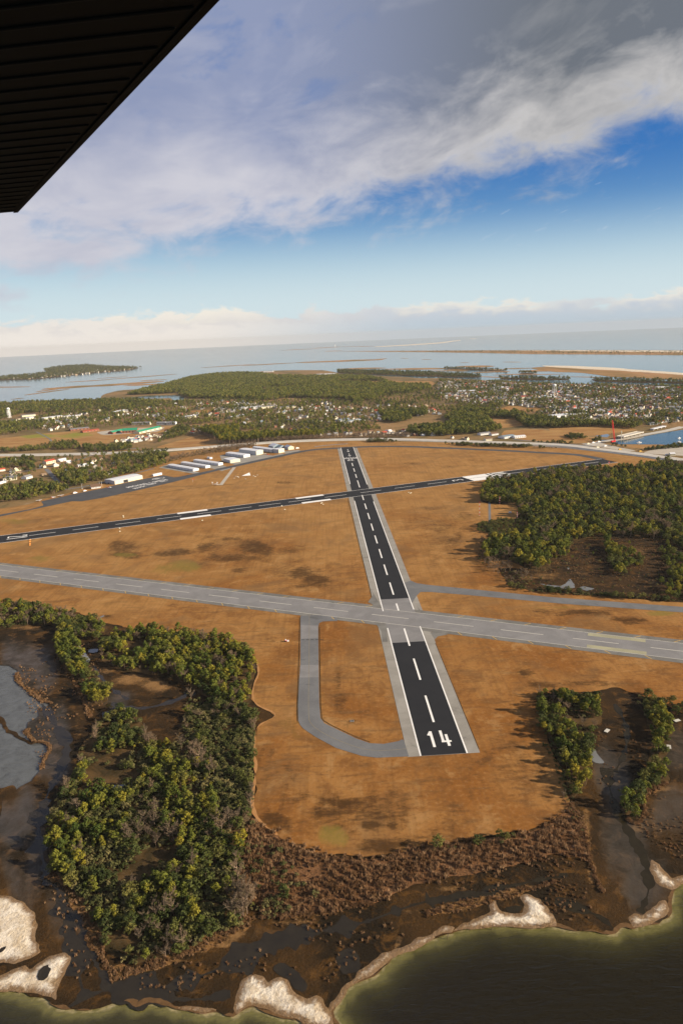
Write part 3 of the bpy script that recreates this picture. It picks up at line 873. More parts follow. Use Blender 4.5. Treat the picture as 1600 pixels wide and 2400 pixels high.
# rack line of dead reed and wet sand along the near shore
_k = np.argmin(np.linalg.norm(coast_w - G(0, 2318), axis=1)); _j = np.argmin(np.linalg.norm(coast_w - G(1600, 2070), axis=1))
rim = coast_w[_k:_j]
_tt = np.gradient(rim, axis=0); _nn = np.c_[-_tt[:, 1], _tt[:, 0]] / (np.linalg.norm(_tt, axis=1)[:, None] + 1e-6)
_w = np.clip(0.5 + 3.0 * vnoise(rim, .09, 6.0, 4), -.3, 3.4)
struct('shore_rim', new_mesh('shore_rim', [(*p, -0.105) for p in rim - _nn * .3] + [(*p, -0.105) for p in rim + _nn * _w[:, None]], [(i, i + 1, len(rim) + i + 1, len(rim) + i) for i in range(len(rim) - 1)], M['wetsand']))

for s_, wd in (([(119, 2047), (165, 2088), (214, 2168), (230, 2210), (243, 2258), (268, 2280), (318, 2280), (364, 2262), (432, 2238), (478, 2208), (566, 2178), (578, 2150)], 5.5), ([(1562, 1835), (1526, 1852), (1508, 1872), (1514, 1912), (1490, 1935), (1470, 1920)], 3.6), ([(1338, 1885), (1352, 1912), (1368, 1955), (1378, 2005), (1392, 2050), (1410, 2090)], 3.2),
               ([(612, 2150), (660, 2150), (720, 2142), (800, 2130), (870, 2118)], 3.0), ([(1000, 2142), (1060, 2128), (1140, 2110), (1220, 2088), (1300, 2068)], 3.4), ([(39, 1578), (44, 1602), (76, 1622), (92, 1640), (120, 1648)], 3.4), ([(60, 1712), (80, 1742), (100, 1738), (122, 1752), (104, 1778), (98, 1802)], 2.6), ([(128, 1500), (150, 1560), (182, 1610), (198, 1650), (212, 1680)], 2.2)):
    struct('reed_bank', ribbon_mesh('reed_bank', s_, wd, -0.045, M['rim'], wob=1.0, smooth_it=4))

# airfield grass
FIELD = [(-420, 1262), (0, 1192), (60, 1183), (95, 1172), (170, 1152), (240, 1133), (300, 1108), (380, 1082), (440, 1062), (520, 1050), (600, 1042), (720, 1036), (820, 1033.5),
         (1000, 1036), (1200, 1042), (1300, 1047), (1400, 1058), (1500, 1072), (1600, 1088), (2000, 1140), (2000, 1720), (1600, 1672), (1540, 1645), (1500, 1628), (1440, 1612), (1390, 1622),
         (1330, 1622), (1258, 1625), (1262, 1690), (1285, 1740), (1310, 1790), (1322, 1840), (1332, 1880), (1318, 1905), (1287, 1930), (1245, 1947), (1153, 1961),
         (1076, 1972), (1000, 1982), (940, 1997), (883, 2010), (825, 2010), (768, 2003), (714, 1984), (668, 1964), (634, 1949), (611, 1930), (594, 1908), (590, 1876), (597, 1838),
         (600, 1800), (595, 1750), (597, 1715), (606, 1697), (648, 1680), (640, 1668), (606, 1655), (591, 1640), (593, 1605), (607, 1580), (604, 1560), (592, 1540), (560, 1512),
         (500, 1498), (420, 1484), (300, 1474), (250, 1462), (180, 1438), (110, 1423), (0, 1413), (-420, 1360)]
DARK = [(592, 1291, 34, 17, 1.0), (480, 1283, 26, 8, 1.0), (545, 1313, 60, 9, .9), (420, 1297, 36, 8, .95), (562, 1341, 22, 7, .9), (282, 1288, 48, 15, .95), (300, 1305, 60, 9, .9), (350, 1281, 30, 5, .7),
        (540, 1264, 26, 4, .9), (400, 1300, 30, 7, .9), (700, 1340, 44, 14, 1.0), (740, 1358, 34, 12, 1.0), (710, 1372, 50, 7, .9), (680, 1284, 50, 10, .75), (560, 1310, 30, 10, .9), (660, 1130, 34, 4, .85), (690, 1120, 26, 5, .7),
        (695, 1091, 26, 4, .7), (665, 1118, 30, 4, .6), (965, 1087, 22, 4, .8), (1060, 1092, 60, 4, .7), (1150, 1078, 60, 4, .7), (1010, 1190, 60, 8, .6), (1030, 1230, 40, 12, .75), (1060, 1262, 34, 22, .8),
        (1000, 1218, 50, 6, .7), (1090, 1210, 30, 9, .8), (1100, 1240, 30, 6, .85), (1130, 1300, 18, 40, .8), (1105, 1330, 60, 10, .6), (1060, 1300, 50, 16, .6), (1170, 1350, 30, 14, .8), (950, 1180, 24, 10, .4),
        (800, 1880, 75, 14, .95), (760, 1905, 44, 11, .95), (872, 1936, 22, 12, 1.1), (915, 1936, 14, 9, 1.0), (905, 1984, 56, 18, 1.0), (640, 1935, 36, 22, .9), (895, 1910, 66, 10, .85), (980, 1965, 70, 8, .7), (1060, 1925, 40, 8, .55), (700, 1860, 40, 12, .7),
        (1190, 1755, 34, 28, .7), (1232, 1578, 30, 9, .95), (1222, 1700, 26, 24, .65), (1262, 1660, 20, 40, .8), (1290, 1606, 70, 8, .9), (1400, 1605, 80, 8, .8), (1280, 1800, 30, 40, .75), (1300, 1850, 24, 40, .7), (1130, 1850, 60, 20, .5),
        (790, 1600, 14, 60, .7), (822, 1690, 28, 11, .75), (800, 1640, 20, 20, .7), (1380, 1440, 60, 8, .95), (1480, 1452, 80, 5, .95), (1290, 1432, 40, 8, .8), (1480, 1460, 20, 4, 1.0),
        (630, 1502, 16, 6, .8), (430, 1420, 60, 6, .5), (170, 1425, 60, 8, .6), (330, 1440, 60, 6, .4), (650, 1860, 60, 40, .5), (720, 1790, 60, 30, .45), (150, 1215, 120, 10, .55), (250, 1195, 100, 8, .5), (440, 1170, 80, 6, .5), (600, 1200, 80, 6, .4), (630, 1155, 90, 6, .5),
        (240, 1445, 18, 5, .9), (605, 1690, 30, 6, .6), (830, 1905, 240, 62, .70), (1180, 1790, 110, 120, .6), (650, 1840, 70, 90, .58), (1060, 1240, 90, 90, .58), (1280, 1700, 40, 110, .7), (560, 1310, 180, 50, .58), (1200, 1560, 120, 60, .45), (700, 1350, 110, 40, .5), (280, 1300, 120, 30, .48), (1120, 1930, 120, 30, .5)]
GREEN = [(780, 1958, 40, 24, 1.0), (430, 1332, 44, 14, .95), (95, 1310, 44, 10, .8), (1555, 1437, 44, 7, 1.0), (660, 1690, 40, 40, .55), (30, 1220, 44, 8, .8), (420, 1340, 60, 8, .7), (610, 1090, 20, 6, .7), (730, 1215, 50, 12, .5),
         (1320, 1425, 60, 5, .7), (300, 1420, 120, 8, .5), (1080, 1215, 20, 10, .6), (560, 1065, 40, 5, .6), (1420, 1075, 60, 6, .6), (296, 1304, 34, 6, .9), (20, 1275, 60, 4, .6)]
airfield = region('airfield_grass', rough(FIELD, 2.0, 2.6, 12.0), 0.1, M['grass'], spacing=8, attrs={'dark': blobs(DARK), 'green': blobs(GREEN), 'rust_vignette': lambda v: np.clip(1.15 - (np.linalg.norm(v, axis=1) - 330) / 800.0, 0.05, 1.0)})  # rust tone falls off with distance, vignette darkening painted into it

# brown bottom of the wood and the bog east of the runway
BOG = [(1165, 1330), (1250, 1335), (1320, 1300), (1360, 1258), (1500, 1250), (1620, 1280), (1900, 1330), (1900, 1440), (1600, 1413), (1400, 1397), (1250, 1386), (1190, 1374), (1178, 1350)]
region('bog', rough(BOG, 3, 2.0, 40), 0.135, M['marsh'], spacing=9, attrs={'tan': blobs([(1300, 1350, 60, 10, .75), (1480, 1290, 60, 12, .7), (1330, 1320, 30, 20, .6), (1230, 1355, 40, 10, .7)]), 'wet': blobs([(1400, 1340, 60, 20, .3)])})
RWOOD = [(1125, 1167), (1141, 1132), (1180, 1124), (1237, 1118), (1291, 1106), (1387, 1103), (1483, 1103), (1524, 1089), (1562, 1086), (1620, 1092), (1900, 1130), (1900, 1330), (1600, 1287), (1562, 1271), (1530, 1264),
         (1499, 1258), (1444, 1261), (1387, 1258), (1365, 1264), (1339, 1277), (1330, 1306), (1291, 1315), (1285, 1338), (1253, 1341), (1221, 1328), (1189, 1312), (1135, 1315), (1135, 1283), (1148, 1251), (1116, 1244),
         (1119, 1231), (1148, 1222), (1180, 1214), (1205, 1219), (1221, 1200), (1208, 1183), (1148, 1180), (1129, 1177)]
region('wood_floor', rough(RWOOD, 4, 2.0, 41), 0.165, M['floor'])
F1 = [(-200, 1405), (0, 1416), (80, 1421), (160, 1440), (235, 1460), (252, 1474), (230, 1500), (185, 1500), (150, 1490), (120, 1466), (60, 1466), (0, 1476), (-200, 1470)]
F2 = [(130, 1490), (165, 1480), (185, 1520), (202, 1560), (230, 1590), (255, 1620), (258, 1642), (230, 1652), (200, 1642), (185, 1600), (158, 1570), (132, 1530)]
F3 = [(235, 1515), (270, 1490), (330, 1480), (420, 1484), (500, 1498), (570, 1520), (592, 1545), (600, 1570), (588, 1610), (587, 1650), (560, 1655), (500, 1645), (450, 1610), (400, 1590), (340, 1580), (280, 1572), (240, 1548)]
F4 = [(185, 1752), (228, 1700), (280, 1660), (330, 1690), (345, 1735), (400, 1752), (440, 1668), (500, 1650), (582, 1662), (598, 1700), (591, 1780), (592, 1880), (585, 1930), (570, 1990), (560, 2060), (600, 2110), (570, 2170),
      (480, 2205), (430, 2233), (360, 2255), (300, 2262), (252, 2240), (236, 2200), (215, 2160), (165, 2080), (122, 2040), (106, 1970), (130, 1880), (170, 1830), (190, 1800)]
G1 = [(1259, 1628), (1322, 1628), (1399, 1638), (1404, 1693), (1389, 1723), (1381, 1749), (1384, 1795), (1376, 1843), (1348, 1872), (1328, 1831), (1322, 1792), (1302, 1754), (1277, 1729), (1262, 1678)]
G2 = [(1516, 1626), (1532, 1634), (1557, 1672), (1572, 1716), (1557, 1769), (1560, 1831), (1526, 1848), (1506, 1866), (1511, 1907), (1488, 1930), (1470, 1912), (1455, 1889), (1475, 1851), (1516, 1818), (1519, 1780), (1532, 1741), (1514, 1690), (1503, 1652)]
for i, s_ in enumerate([F1, F2, F3, F4, G1, G2]):
    region('wood_floor', rough(s_, 2.5, 2.2, 50 + i), -0.06, M['floor'])
REED = [(594, 1912), (611, 1932), (634, 1951), (668, 1966), (714, 1986), (768, 2005), (825, 2012), (883, 2012), (940, 1999), (1000, 1984), (1076, 1974), (1153, 1963), (1245, 1949), (1287, 1932), (1318, 1907), (1335, 1885), (1350, 1915), (1362, 1945), (1376, 2000), (1384, 2025),
        (1360, 2010), (1310, 2000), (1250, 2016), (1200, 2030), (1150, 2040), (1100, 2050), (1030, 2060), (960, 2075), (900, 2110), (860, 2122), (800, 2128), (720, 2142), (650, 2152), (600, 2124), (562, 2060), (568, 1990), (586, 1935)]
region('reed_ground', rough(REED, 1.8, 1.5, 60), -0.02, M['reedfloor'])

# meadows and clearings beyond the airfield
MEADOWS = [[(-300, 1045), (0, 1028), (60, 1020), (130, 1013), (220, 1008), (330, 1008), (360, 1012), (300, 1030), (250, 1040), (180, 1042), (100, 1046), (0, 1056), (-300, 1072)],
           [(330, 1000), (420, 996), (500, 993), (510, 997), (430, 1006), (380, 1014), (320, 1018), (290, 1012)],
           [(360, 1050), (420, 1032), (470, 1018), (510, 1016), (530, 1030), (505, 1044), (440, 1050)],
           [(395, 1060), (500, 1049), (540, 1047), (500, 1060), (430, 1075), (400, 1072)],
           [(1148, 966), (1195, 950), (1280, 958), (1272, 964), (1160, 968)],
           [(1285, 1004), (1340, 995), (1450, 997), (1500, 1008), (1440, 1014), (1400, 1022), (1340, 1020), (1290, 1012)],
           [(1180, 1008), (1260, 1006), (1400, 1026), (1400, 1040), (1250, 1036), (1170, 1020)],
           [(905, 982), (955, 973), (970, 980), (930, 986)], [(1450, 1042), (1560, 1043), (1600, 1046), (1560, 1052), (1480, 1050)],
           [(1150, 982), (1220, 982), (1225, 998), (1170, 1004)], [(905, 893), (1010, 893), (1020, 903), (920, 902)], [(220, 1058), (-100, 1080), (-100, 1072), (200, 1060)],
           [(470, 1010), (500, 999), (560, 996), (600, 990), (540, 1002)], [(440, 963), (520, 958), (545, 962), (460, 970)], [(1040, 1010), (1100, 1000), (1110, 1010), (1060, 1016)], [(588, 916), (632, 908), (722, 904.5), (724, 908), (640, 913.5), (600, 919)], [(770, 896), (850, 892), (905, 893), (900, 899), (800, 899)], [(640, 890), (700, 888), (700, 890), (645, 892.5)], [(450, 905), (520, 899), (522, 901), (456, 908)], [(700, 925), (790, 918), (792, 921), (705, 928)]]
for i, s_ in enumerate(MEADOWS):
    region('meadow', rough(s_, 6, 2.5, 70 + i), 0.06 + 0.003 * i, M['tan'], spacing=10, attrs={'green': blobs([(90, 1022, 45, 5, 1.1), (180, 1018, 30, 4, 1.0), (1250, 1000, 30, 6, .4), (940, 980, 40, 8, .7), (150, 1025, 40, 4, .8)])})

# ------------------------------------------------------------------ runways
class Strip:
    """runway frame: s along the centreline, o to the right of it"""
    def __init__(self, a, b):
        self.A = G(*a); B = G(*b); d = B - self.A; self.L = np.linalg.norm(d)
        self.t = d / self.L; self.n = np.array([self.t[1], -self.t[0]])
    def s(self, x, y): return float((G(x, y) - self.A) @ self.t)
    def o(self, x, y): return float((G(x, y) - self.A) @ self.n)
    def p(self, s, o, z): q = self.A + self.t * s + self.n * o; return (q[0], q[1], z)
    def quad(self, s0, s1, o0, o1, z): return [self.p(s0, o0, z), self.p(s0, o1, z), self.p(s1, o1, z), self.p(s1, o0, z)]
    def mesh(self, name, s0, s1, o0, o1, z, mat):
        return new_mesh(name, self.quad(s0, s1, o0, o1, z), [(0, 1, 2, 3)], mat)


def mark(name, strip, quads, z, mat, parent):
    vs = []; fs = []
    for q in quads:
        i = len(vs); vs += [strip.p(s, o, z) for s, o in q]; fs.append(tuple(range(i, i + len(q))))
    return add(name, new_mesh(name, vs, fs, mat), parent=parent)


def stroke(pts, wd):
    out = []
    for (x0, y0), (x1, y1) in zip(pts[:-1], pts[1:]):
        d = np.array([x1 - x0, y1 - y0], float); L = np.linalg.norm(d); d /= L; nn = np.array([-d[1], d[0]]) * wd / 2; e = d * wd * 0.25
        a = np.array([x0, y0]) - e; b = np.array([x1, y1]) + e
        out.append([tuple(a - nn), tuple(a + nn), tuple(b + nn), tuple(b - nn)])
    return out


DIG = {'1': ([(0.1, 0.78), (0.5, 1.0)], [(0.5, 1.0), (0.5, 0.0)]),
       '4': ([(0.12, 1.0), (0.12, 0.28)], [(0.0, 0.28), (1.0, 0.28)], [(0.66, 0.72), (0.66, 0.0)]),
       '2': ([(0.05, 0.78), (0.25, 0.97), (0.75, 0.97), (0.95, 0.75), (0.05, 0.05)], [(0.05, 0.05), (1.0, 0.05)]),
       '3': ([(0.05, 0.95), (0.8, 0.95), (0.95, 0.75), (0.55, 0.53), (0.95, 0.3), (0.8, 0.05), (0.05, 0.05)],)}


def numeral(strip, ch, s0, o0, hgt, wid, z, mat, parent, flip=1, sw=1.5):
    """painted digit; flip=1 reads upright for a pilot going along +s"""
    for i, pl in enumerate(DIG[ch]):
        q_ = []
        for q in stroke([(x * wid, y * hgt) for x, y in pl], sw):
            q_.append([(s0 + flip * y, o0 + flip * x) for x, y in q])
        for j, q in enumerate(q_):
            mark('numeral_stroke', strip, [q], z + 0.002 * (j % 2) + 0.004 * (i % 3), mat, parent)


ZS, ZR, ZM = 0.20, 0.225, 0.25
# runway 14/32
r14 = Strip((1040, 1769.5), (813, 1048.8))
L14 = r14.L; HW = 15.3; SH = 22.9
sh14 = struct('runway_shoulder', r14.mesh('runway_shoulder', -0.3, L14 - 2, -SH, SH, ZS, M['shoulder']))
c0, c1 = r14.s(958, 1505.5), r14.s(925, 1404)
rw14 = struct('runway', r14.mesh('runway', 0, c0, -HW, HW, ZR, M['black']))
add('asphalt_lane', r14.mesh('asphalt_lane', c1, L14, -HW, HW, ZR, M['black']), parent=rw14)
add('old_lane', r14.mesh('old_lane', c0, c1, -HW, HW, ZR, M['grey']), parent=rw14)
X0, X1 = r14.s(946.3, 1469.5), r14.s(933, 1434)     # edge of the crossing grey runway
X03, X13 = r14.s(853, 1174), r14.s(840, 1136)
for o_ in (-1, 1):
    for a_, b_ in ((0.0, X0 - 1.0), (X1 + 3.0, X03 - 2.5 - o_ * 6), (X13 + 3.5 - o_ * 6, L14)):
        mark('edge_stripe', r14, [[(a_, o_ * HW), (a_, o_ * (HW - 1.0)), (b_, o_ * (HW - 1.0)), (b_, o_ * HW)]], ZM, M['paint'], rw14)
sd0 = r14.s(1016.1, 1693.5)
for i in range(17):
    a_ = sd0 + 60.96 * i; b_ = a_ + 36.58
    if i == 12: a_ = X13 + 3
    if i == 3: a_ = X1 + 2.5
    if i == 2: b_ = min(b_, X0 - 1.5)
    mark('centreline_stripe', r14, [[(a_, -0.75), (a_, 0.75), (b_, 0.75), (b_, -0.75)]], ZM, M['paint'], rw14)
s14 = r14.s(1022, 1751)
numeral(r14, '1', s14, -6.6, 17.5, 4.4, ZM, M['paint'], rw14, 1, 1.8)
numeral(r14, '4', s14 + 0.4, 1.6, 17.5, 5.6, ZM, M['paint'], rw14, 1, 1.8)
sb = r14.s(820.5, 1075)
mark('threshold_bar', r14, [[(sb, -HW), (sb, HW), (sb + 3.0, HW), (sb + 3.0, -HW)]], ZM + 0.01, M['paint'], rw14)
for k in range(4):
    oc = -11.4 + 7.6 * k
    mark('chevron', r14, [[(sb + 4, oc), (sb + 4, oc + 0.9), (sb + 17, oc + 3.6), (sb + 17, oc + 2.4)], [(sb + 4, oc), (sb + 17, oc - 2.4), (sb + 17, oc - 3.6), (sb + 4, oc - .9)]], ZM + 0.015, M['paint'], rw14)
for k, (ax, ay) in enumerate([(816, 1059.5), (819.3, 1070)]):
    s_ = r14.s(ax, ay)
    mark('arrow', r14, [[(s_, -0.1), (s_ + 40, -0.7), (s_ + 40, 0.7), (s_, 0.1)], [(s_, 0), (s_ + 15, 3.4), (s_ + 15, 1.8), (s_ + 3, 0)], [(s_, 0), (s_ + 3, 0), (s_ + 15, -1.8), (s_ + 15, -3.4)]], ZM + 0.005 + 0.004 * k, M['paint'], rw14)
sn = r14.s(822, 1076.3)
numeral(r14, '3', sn, 6.6, 19, 5.6, ZM, M['paint'], rw14, -1, 1.7)
numeral(r14, '2', sn, -1.6, 19, 5.6, ZM, M['paint'], rw14, -1, 1.7)

# runway 8/26, old grey asphalt
r8 = Strip((-420, 1291.5), (2000, 1560))
_e = G(0, 1336.6); _f = G(1250, 1485.7)
r8.A = _e - (_f - _e) * 0.5; d_ = (_f - _e); r8.t = d_ / np.linalg.norm(d_); r8.n = np.array([r8.t[1], -r8.t[0]])
L8 = float((G(2000, 1573) - r8.A) @ r8.t)
sh8 = struct('runway_shoulder', r8.mesh('runway_shoulder', -60, L8, -23.0, 22.4, ZS + 0.012, M['shoulder2']))
rw8 = struct('runway', r8.mesh('runway', -60, L8, -16.1, 16.1, ZR + 0.012, M['grey']))
for o_ in (-1, 1):
    mark('edge_stripe', r8, [[(-60, o_ * 16.1), (-60, o_ * 15.5), (L8, o_ * 15.5), (L8, o_ * 16.1)]], ZM + 0.012, M['paintold'], rw8)
s8 = r8.s(79.7, 1346)
for i in range(-3, 16):
    a_ = s8 + 60.96 * i
    if a_ + 36.6 > L8: break
    mark('centreline_stripe', r8, [[(a_, -0.42), (a_, 0.42), (a_ + 36.6, 0.42), (a_ + 36.6, -0.42)]], ZM + 0.012, M['paintold'], rw8)
for o_ in (-1, 1):
    s_ = r8.s(1378, 1483.6 + (12 if o_ > 0 else 0)); o0 = 15.2 * o_; o1 = 9.3 * o_
    mark('aiming_block', r8, [[(s_, o0), (s_, o1), (s_ + 45.7, o1), (s_ + 45.7, o0)]], ZM + 0.008, M['paleyellow'], rw8)
    s0 = r8.s(1310, 1474)
    for k in range(-26, 8):
        a_ = s0 + 30.48 * k + (0 if o_ < 0 else 8)
        if abs(a_ - r8.s(940, 1450)) < 34 or (o_ > 0 and abs(a_ - r8.s(730, 1440)) < 14): continue
        mark('shoulder_tick', r8, [[(a_, o_ * 16.6), (a_ + 1.0, o_ * 16.6), (a_ + 6.0, o_ * 21.6), (a_ + 5.0, o_ * 21.6)]], ZM + 0.014, M['yellow'], rw8)

# runway 3/21
r3 = Strip((0, 1264.6), (1428, 1079.6))
rw3 = struct('runway', r3.mesh('runway', -140, r3.L, -22.3, 22.3, ZR + 0.024, M['black']))
for o_ in (-1, 1):
    mark('edge_stripe', r3, [[(-140, o_ * 22.3), (-140, o_ * 21.3), (r3.L, o_ * 21.3), (r3.L, o_ * 22.3)]], ZM + 0.03, M['paint'], rw3)
for a, b in [((68.6, 1255.1), (130.7, 1246.5)), ((170.6, 1241.7), (230.5, 1233.7)), ((270.1, 1228.3), (328.4, 1220.3)), ((366.7, 1215.2), (424.1, 1207.9)), ((460.8, 1203.1), (517.1, 1196.1)),
             ((534.3, 1193.2), (587.3, 1186.5)), ((604.2, 1184.3), (654.9, 1177.9)), ((672.4, 1175.1), (725.3, 1168.7)), ((757.9, 1164.2), (808.3, 1157.5)), ((840.4, 1153.4), (889.1, 1147.3)),
             ((920.4, 1143.2), (967.3, 1137.1)), ((996.9, 1133), (1042.5, 1127.9)), ((1187, 1109.6), (1227, 1104.5)), ((1252, 1101), (1291, 1096.3)), ((1315, 1093.4), (1352, 1089)), ((1366, 1087), (1402, 1083))]:
    a_, b_ = r3.s(*a), r3.s(*b)
    mark('centreline_stripe', r3, [[(a_, -0.6), (a_, 0.6), (b_, 0.6), (b_, -0.6)]], ZM + 0.03, M['paint'], rw3)
for (a, b, o_) in [((414.5, 1202.5), (484.7, 1194), -1), ((421, 1215), (492.7, 1205.7), 1), ((691, 1167.4), (756, 1159.5), -1), ((705, 1177.6), (772, 1169), 1)]:
    a_, b_ = r3.s(*a), r3.s(*b)
    mark('aiming_block', r3, [[(a_, o_ * 14.0), (a_, o_ * 23.5), (b_, o_ * 23.5), (b_, o_ * 14.0)]], ZM + 0.036, M['paint'], rw3)
sa, sb_ = r3.s(1093.7, 1121.8), r3.s(1147.6, 1114.9)
for o0, o1 in ((-20.8, -0.7), (0.7, 20.8)):
    mark('white_block', r3, [[(sa, o0), (sa, o1), (sb_, o1), (sb_, o0)]], ZM + 0.03, M['paint'], rw3)
s_ = r3.s(1151.7, 1114.2)
mark('threshold_bar', r3, [[(s_, -21), (s_, 21), (s_ + 4.5, 21), (s_ + 4.5, -21)]], ZM + 0.03, M['paint'], rw3)
for o_ in (-17.5, -6.5, 4.5, 15.5):
    a_ = s_ + 8.5
    mark('threshold_stripe', r3, [[(a_, o_ - 2.6), (a_, o_ + 2.6), (a_ + 26, o_ + 2.6), (a_ + 26, o_ - 2.6)]], ZM + 0.03, M['paint'], rw3)
numeral(r3, '3', r3.s(1082, 1123.8), 4.5, 20, 9, ZM + 0.03, M['paint'], rw3, -1, 2.2)
sl = r3.s(17, 1262)
numeral(r3, '2', sl, -8.5, 26, 7.5, ZM + 0.03, M['paint'], rw3, 1, 2.0)
numeral(r3, '1', sl, 2.5, 26, 5, ZM + 0.03, M['paint'], rw3, 1, 2.0)

# ------------------------------------------------------------------ taxiways, apron
def sheet(name, poly, z, mat, parent=None, world_in=False, kind='structure'):
    w_ = np.asarray(poly, float) if world_in else GA(poly)
    vs, fs = cdt(w_, len(w_))
    me = new_mesh(name, [(p[0], p[1], z) for p in vs], fs, mat)
    return add(name, me, parent=parent, kind=None if parent else kind)


LOOP = [(704, 1444), (704, 1559), (701, 1591), (698, 1655), (699, 1690), (703, 1700), (711, 1709), (739, 1728), (787, 1754), (848, 1773), (883, 1777), (958, 1774), (946, 1736), (942, 1734), (934, 1738), (899, 1744.5), (867, 1743), (835, 1732), (787, 1709),
        (760, 1696), (751, 1684), (748, 1650), (747, 1591), (745.5, 1470), (748, 1461), (757, 1457), (790, 1456), (790, 1440)]
loop = sheet('taxiway', LOOP, 0.215, M['grey2'])
LP = GA([(703.5, 1560), (746.5, 1559), (747, 1588), (701.5, 1589)])
sheet('concrete_patch', LP, 0.228, M['grey'], loop, True)
sheet('concrete_patch', GA([(705, 1466), (745, 1467), (745, 1496), (705, 1498)]), 0.228, M['grey'], loop, True)
def paint_line(name, pts, wd, z, mat, parent, it=2):
    me = ribbon_mesh(name, pts, wd, z, mat, smooth_it=it)
    o = add(name, me, parent=parent)
    return o
paint_line('centreline', [(725, 1440), (724, 1560), (722, 1680), (728, 1699), (760, 1722), (830, 1752), (880, 1762), (955, 1756)], 0.35, 0.240, M['fadedline'], loop)
for k in range(5):
    xa = 706 + k * 8
    mark('hold_bar_dash', Strip((706, 1500.6), (741, 1500)), [[(k * 4.1, -0.5), (k * 4.1 + 2.9, -0.5), (k * 4.1 + 2.9, 0.5), (k * 4.1, 0.5)]], 0.245, M['tyre'], loop)
RT_ = [(948, 1366), (962, 1361), (975, 1367), (1000, 1371), (1100, 1381), (1291, 1400), (1600, 1423), (1900, 1445), (1900, 1459), (1600, 1436), (1323, 1416), (1100, 1395.6), (1010, 1388), (985, 1388), (975, 1398), (962, 1420), (950, 1405)]
tr_ = sheet('taxiway', RT_, 0.217, M['grey2'])
FLARE = [[(862, 1412), (874, 1395), (868, 1380), (880, 1400), (893, 1421), (880, 1421)], [(990, 1448), (976, 1420), (985, 1432), (1010, 1443)], [(1008, 1483), (1018, 1500), (1026, 1492), (1050, 1488), (1030, 1480)], [(880, 1462), (893, 1480), (896, 1505), (908, 1505), (905, 1460)]]
for s_ in FLARE:
    sheet('fillet', s_, 0.219, M['shoulder2'], tr_)
APRON = [(-420, 1284), (0, 1206.5), (73, 1193), (100, 1185.5), (102, 1183), (96, 1175.4), (169, 1159), (239, 1145), (271, 1137), (335, 1123), (383, 1114), (408, 1119), (420, 1117.5), (520, 1097.2), (520, 1100.5), (402, 1131), (319, 1150), (246, 1166), (191, 1175.3), (169, 1175), (105, 1188.5), (0, 1211), (-420, 1290)]
apron = sheet('apron', APRON, 0.215, M['apron'])
struct('taxiway', ribbon_mesh('taxiway', [(510, 1100.5), (528, 1097), (591, 1083), (655, 1069), (700, 1059.5), (719, 1056), (750, 1052.5), (795, 1050), (830, 1048), (889, 1046.3), (953, 1046.3), (1055, 1050.5), (1200, 1057), (1260, 1060.5), (1341, 1064.5), (1373, 1069), (1412, 1077)], 19.0, 0.221, M['apron']))
struct('path', ribbon_mesh('path', [(517, 1137), (534, 1115), (549, 1095.5)], 7.0, 0.2, M['gravel'], smooth_it=0))
struct('path', ribbon_mesh('path', [(1146.5, 1177), (1147.5, 1225)], 3.5, 0.2, M['roadgrey'], smooth_it=0))
struct('path', ribbon_mesh('path', [(1080, 1204), (1125, 1203), (1215, 1203)], 1.6, 0.18, M['dirt'], wob=0.8))
# concrete aprons around the hangars
for i, s_ in enumerate([[(372, 1096), (392, 1089), (470, 1108), (452, 1110)], [(452, 1086), (520, 1104), (540, 1098), (505, 1083), (470, 1078)], [(515, 1068), (560, 1058), (640, 1068), (660, 1063), (668, 1064), (640, 1074), (560, 1092), (520, 1080)], [(660, 1058), (700, 1054.5), (708, 1058), (672, 1065)]]):
    sheet('hangar_apron', s_, 0.19 + 0.003 * i, M['shoulder'])
# grey strip beyond the runway end
struct('path', ribbon_mesh('path', [(737, 1046.5), (770, 1043), (815, 1040)], 9.0, 0.16, M['grey'], smooth_it=1))
# dirt track along the wood
struct('path', ribbon_mesh('path', [(592, 1540), (604, 1558), (607, 1580), (594, 1605), (591, 1640), (606, 1656), (634, 1667), (646, 1674), (640, 1684), (608, 1698), (598, 1716), (595, 1760), (600, 1800), (596, 1840), (590, 1880), (595, 1908), (614, 1932), (650, 1958)], 1.5, 0.13, M['dirt'], wob=1.0))
struct('ditch', ribbon_mesh('ditch', [(-60, 1170), (340, 1160), (420, 1148), (500, 1138.5), (545, 1135)], 2.2, 0.13, M['floor']))
# orange verge marks beside the pavement
for s_ in ([(702.5, 1448), (699, 1600), (696, 1660), (697, 1692)], [(871, 1400), (857, 1340), (815, 1170)], [(748.5, 1470), (750, 1600), (752, 1682), (762, 1694), (836, 1729), (866, 1740)], [(1122, 1757), (1020, 1508)]):
    struct('grass_verge', ribbon_mesh('grass_verge', s_, 0.6, 0.222, M['floor'], smooth_it=1))

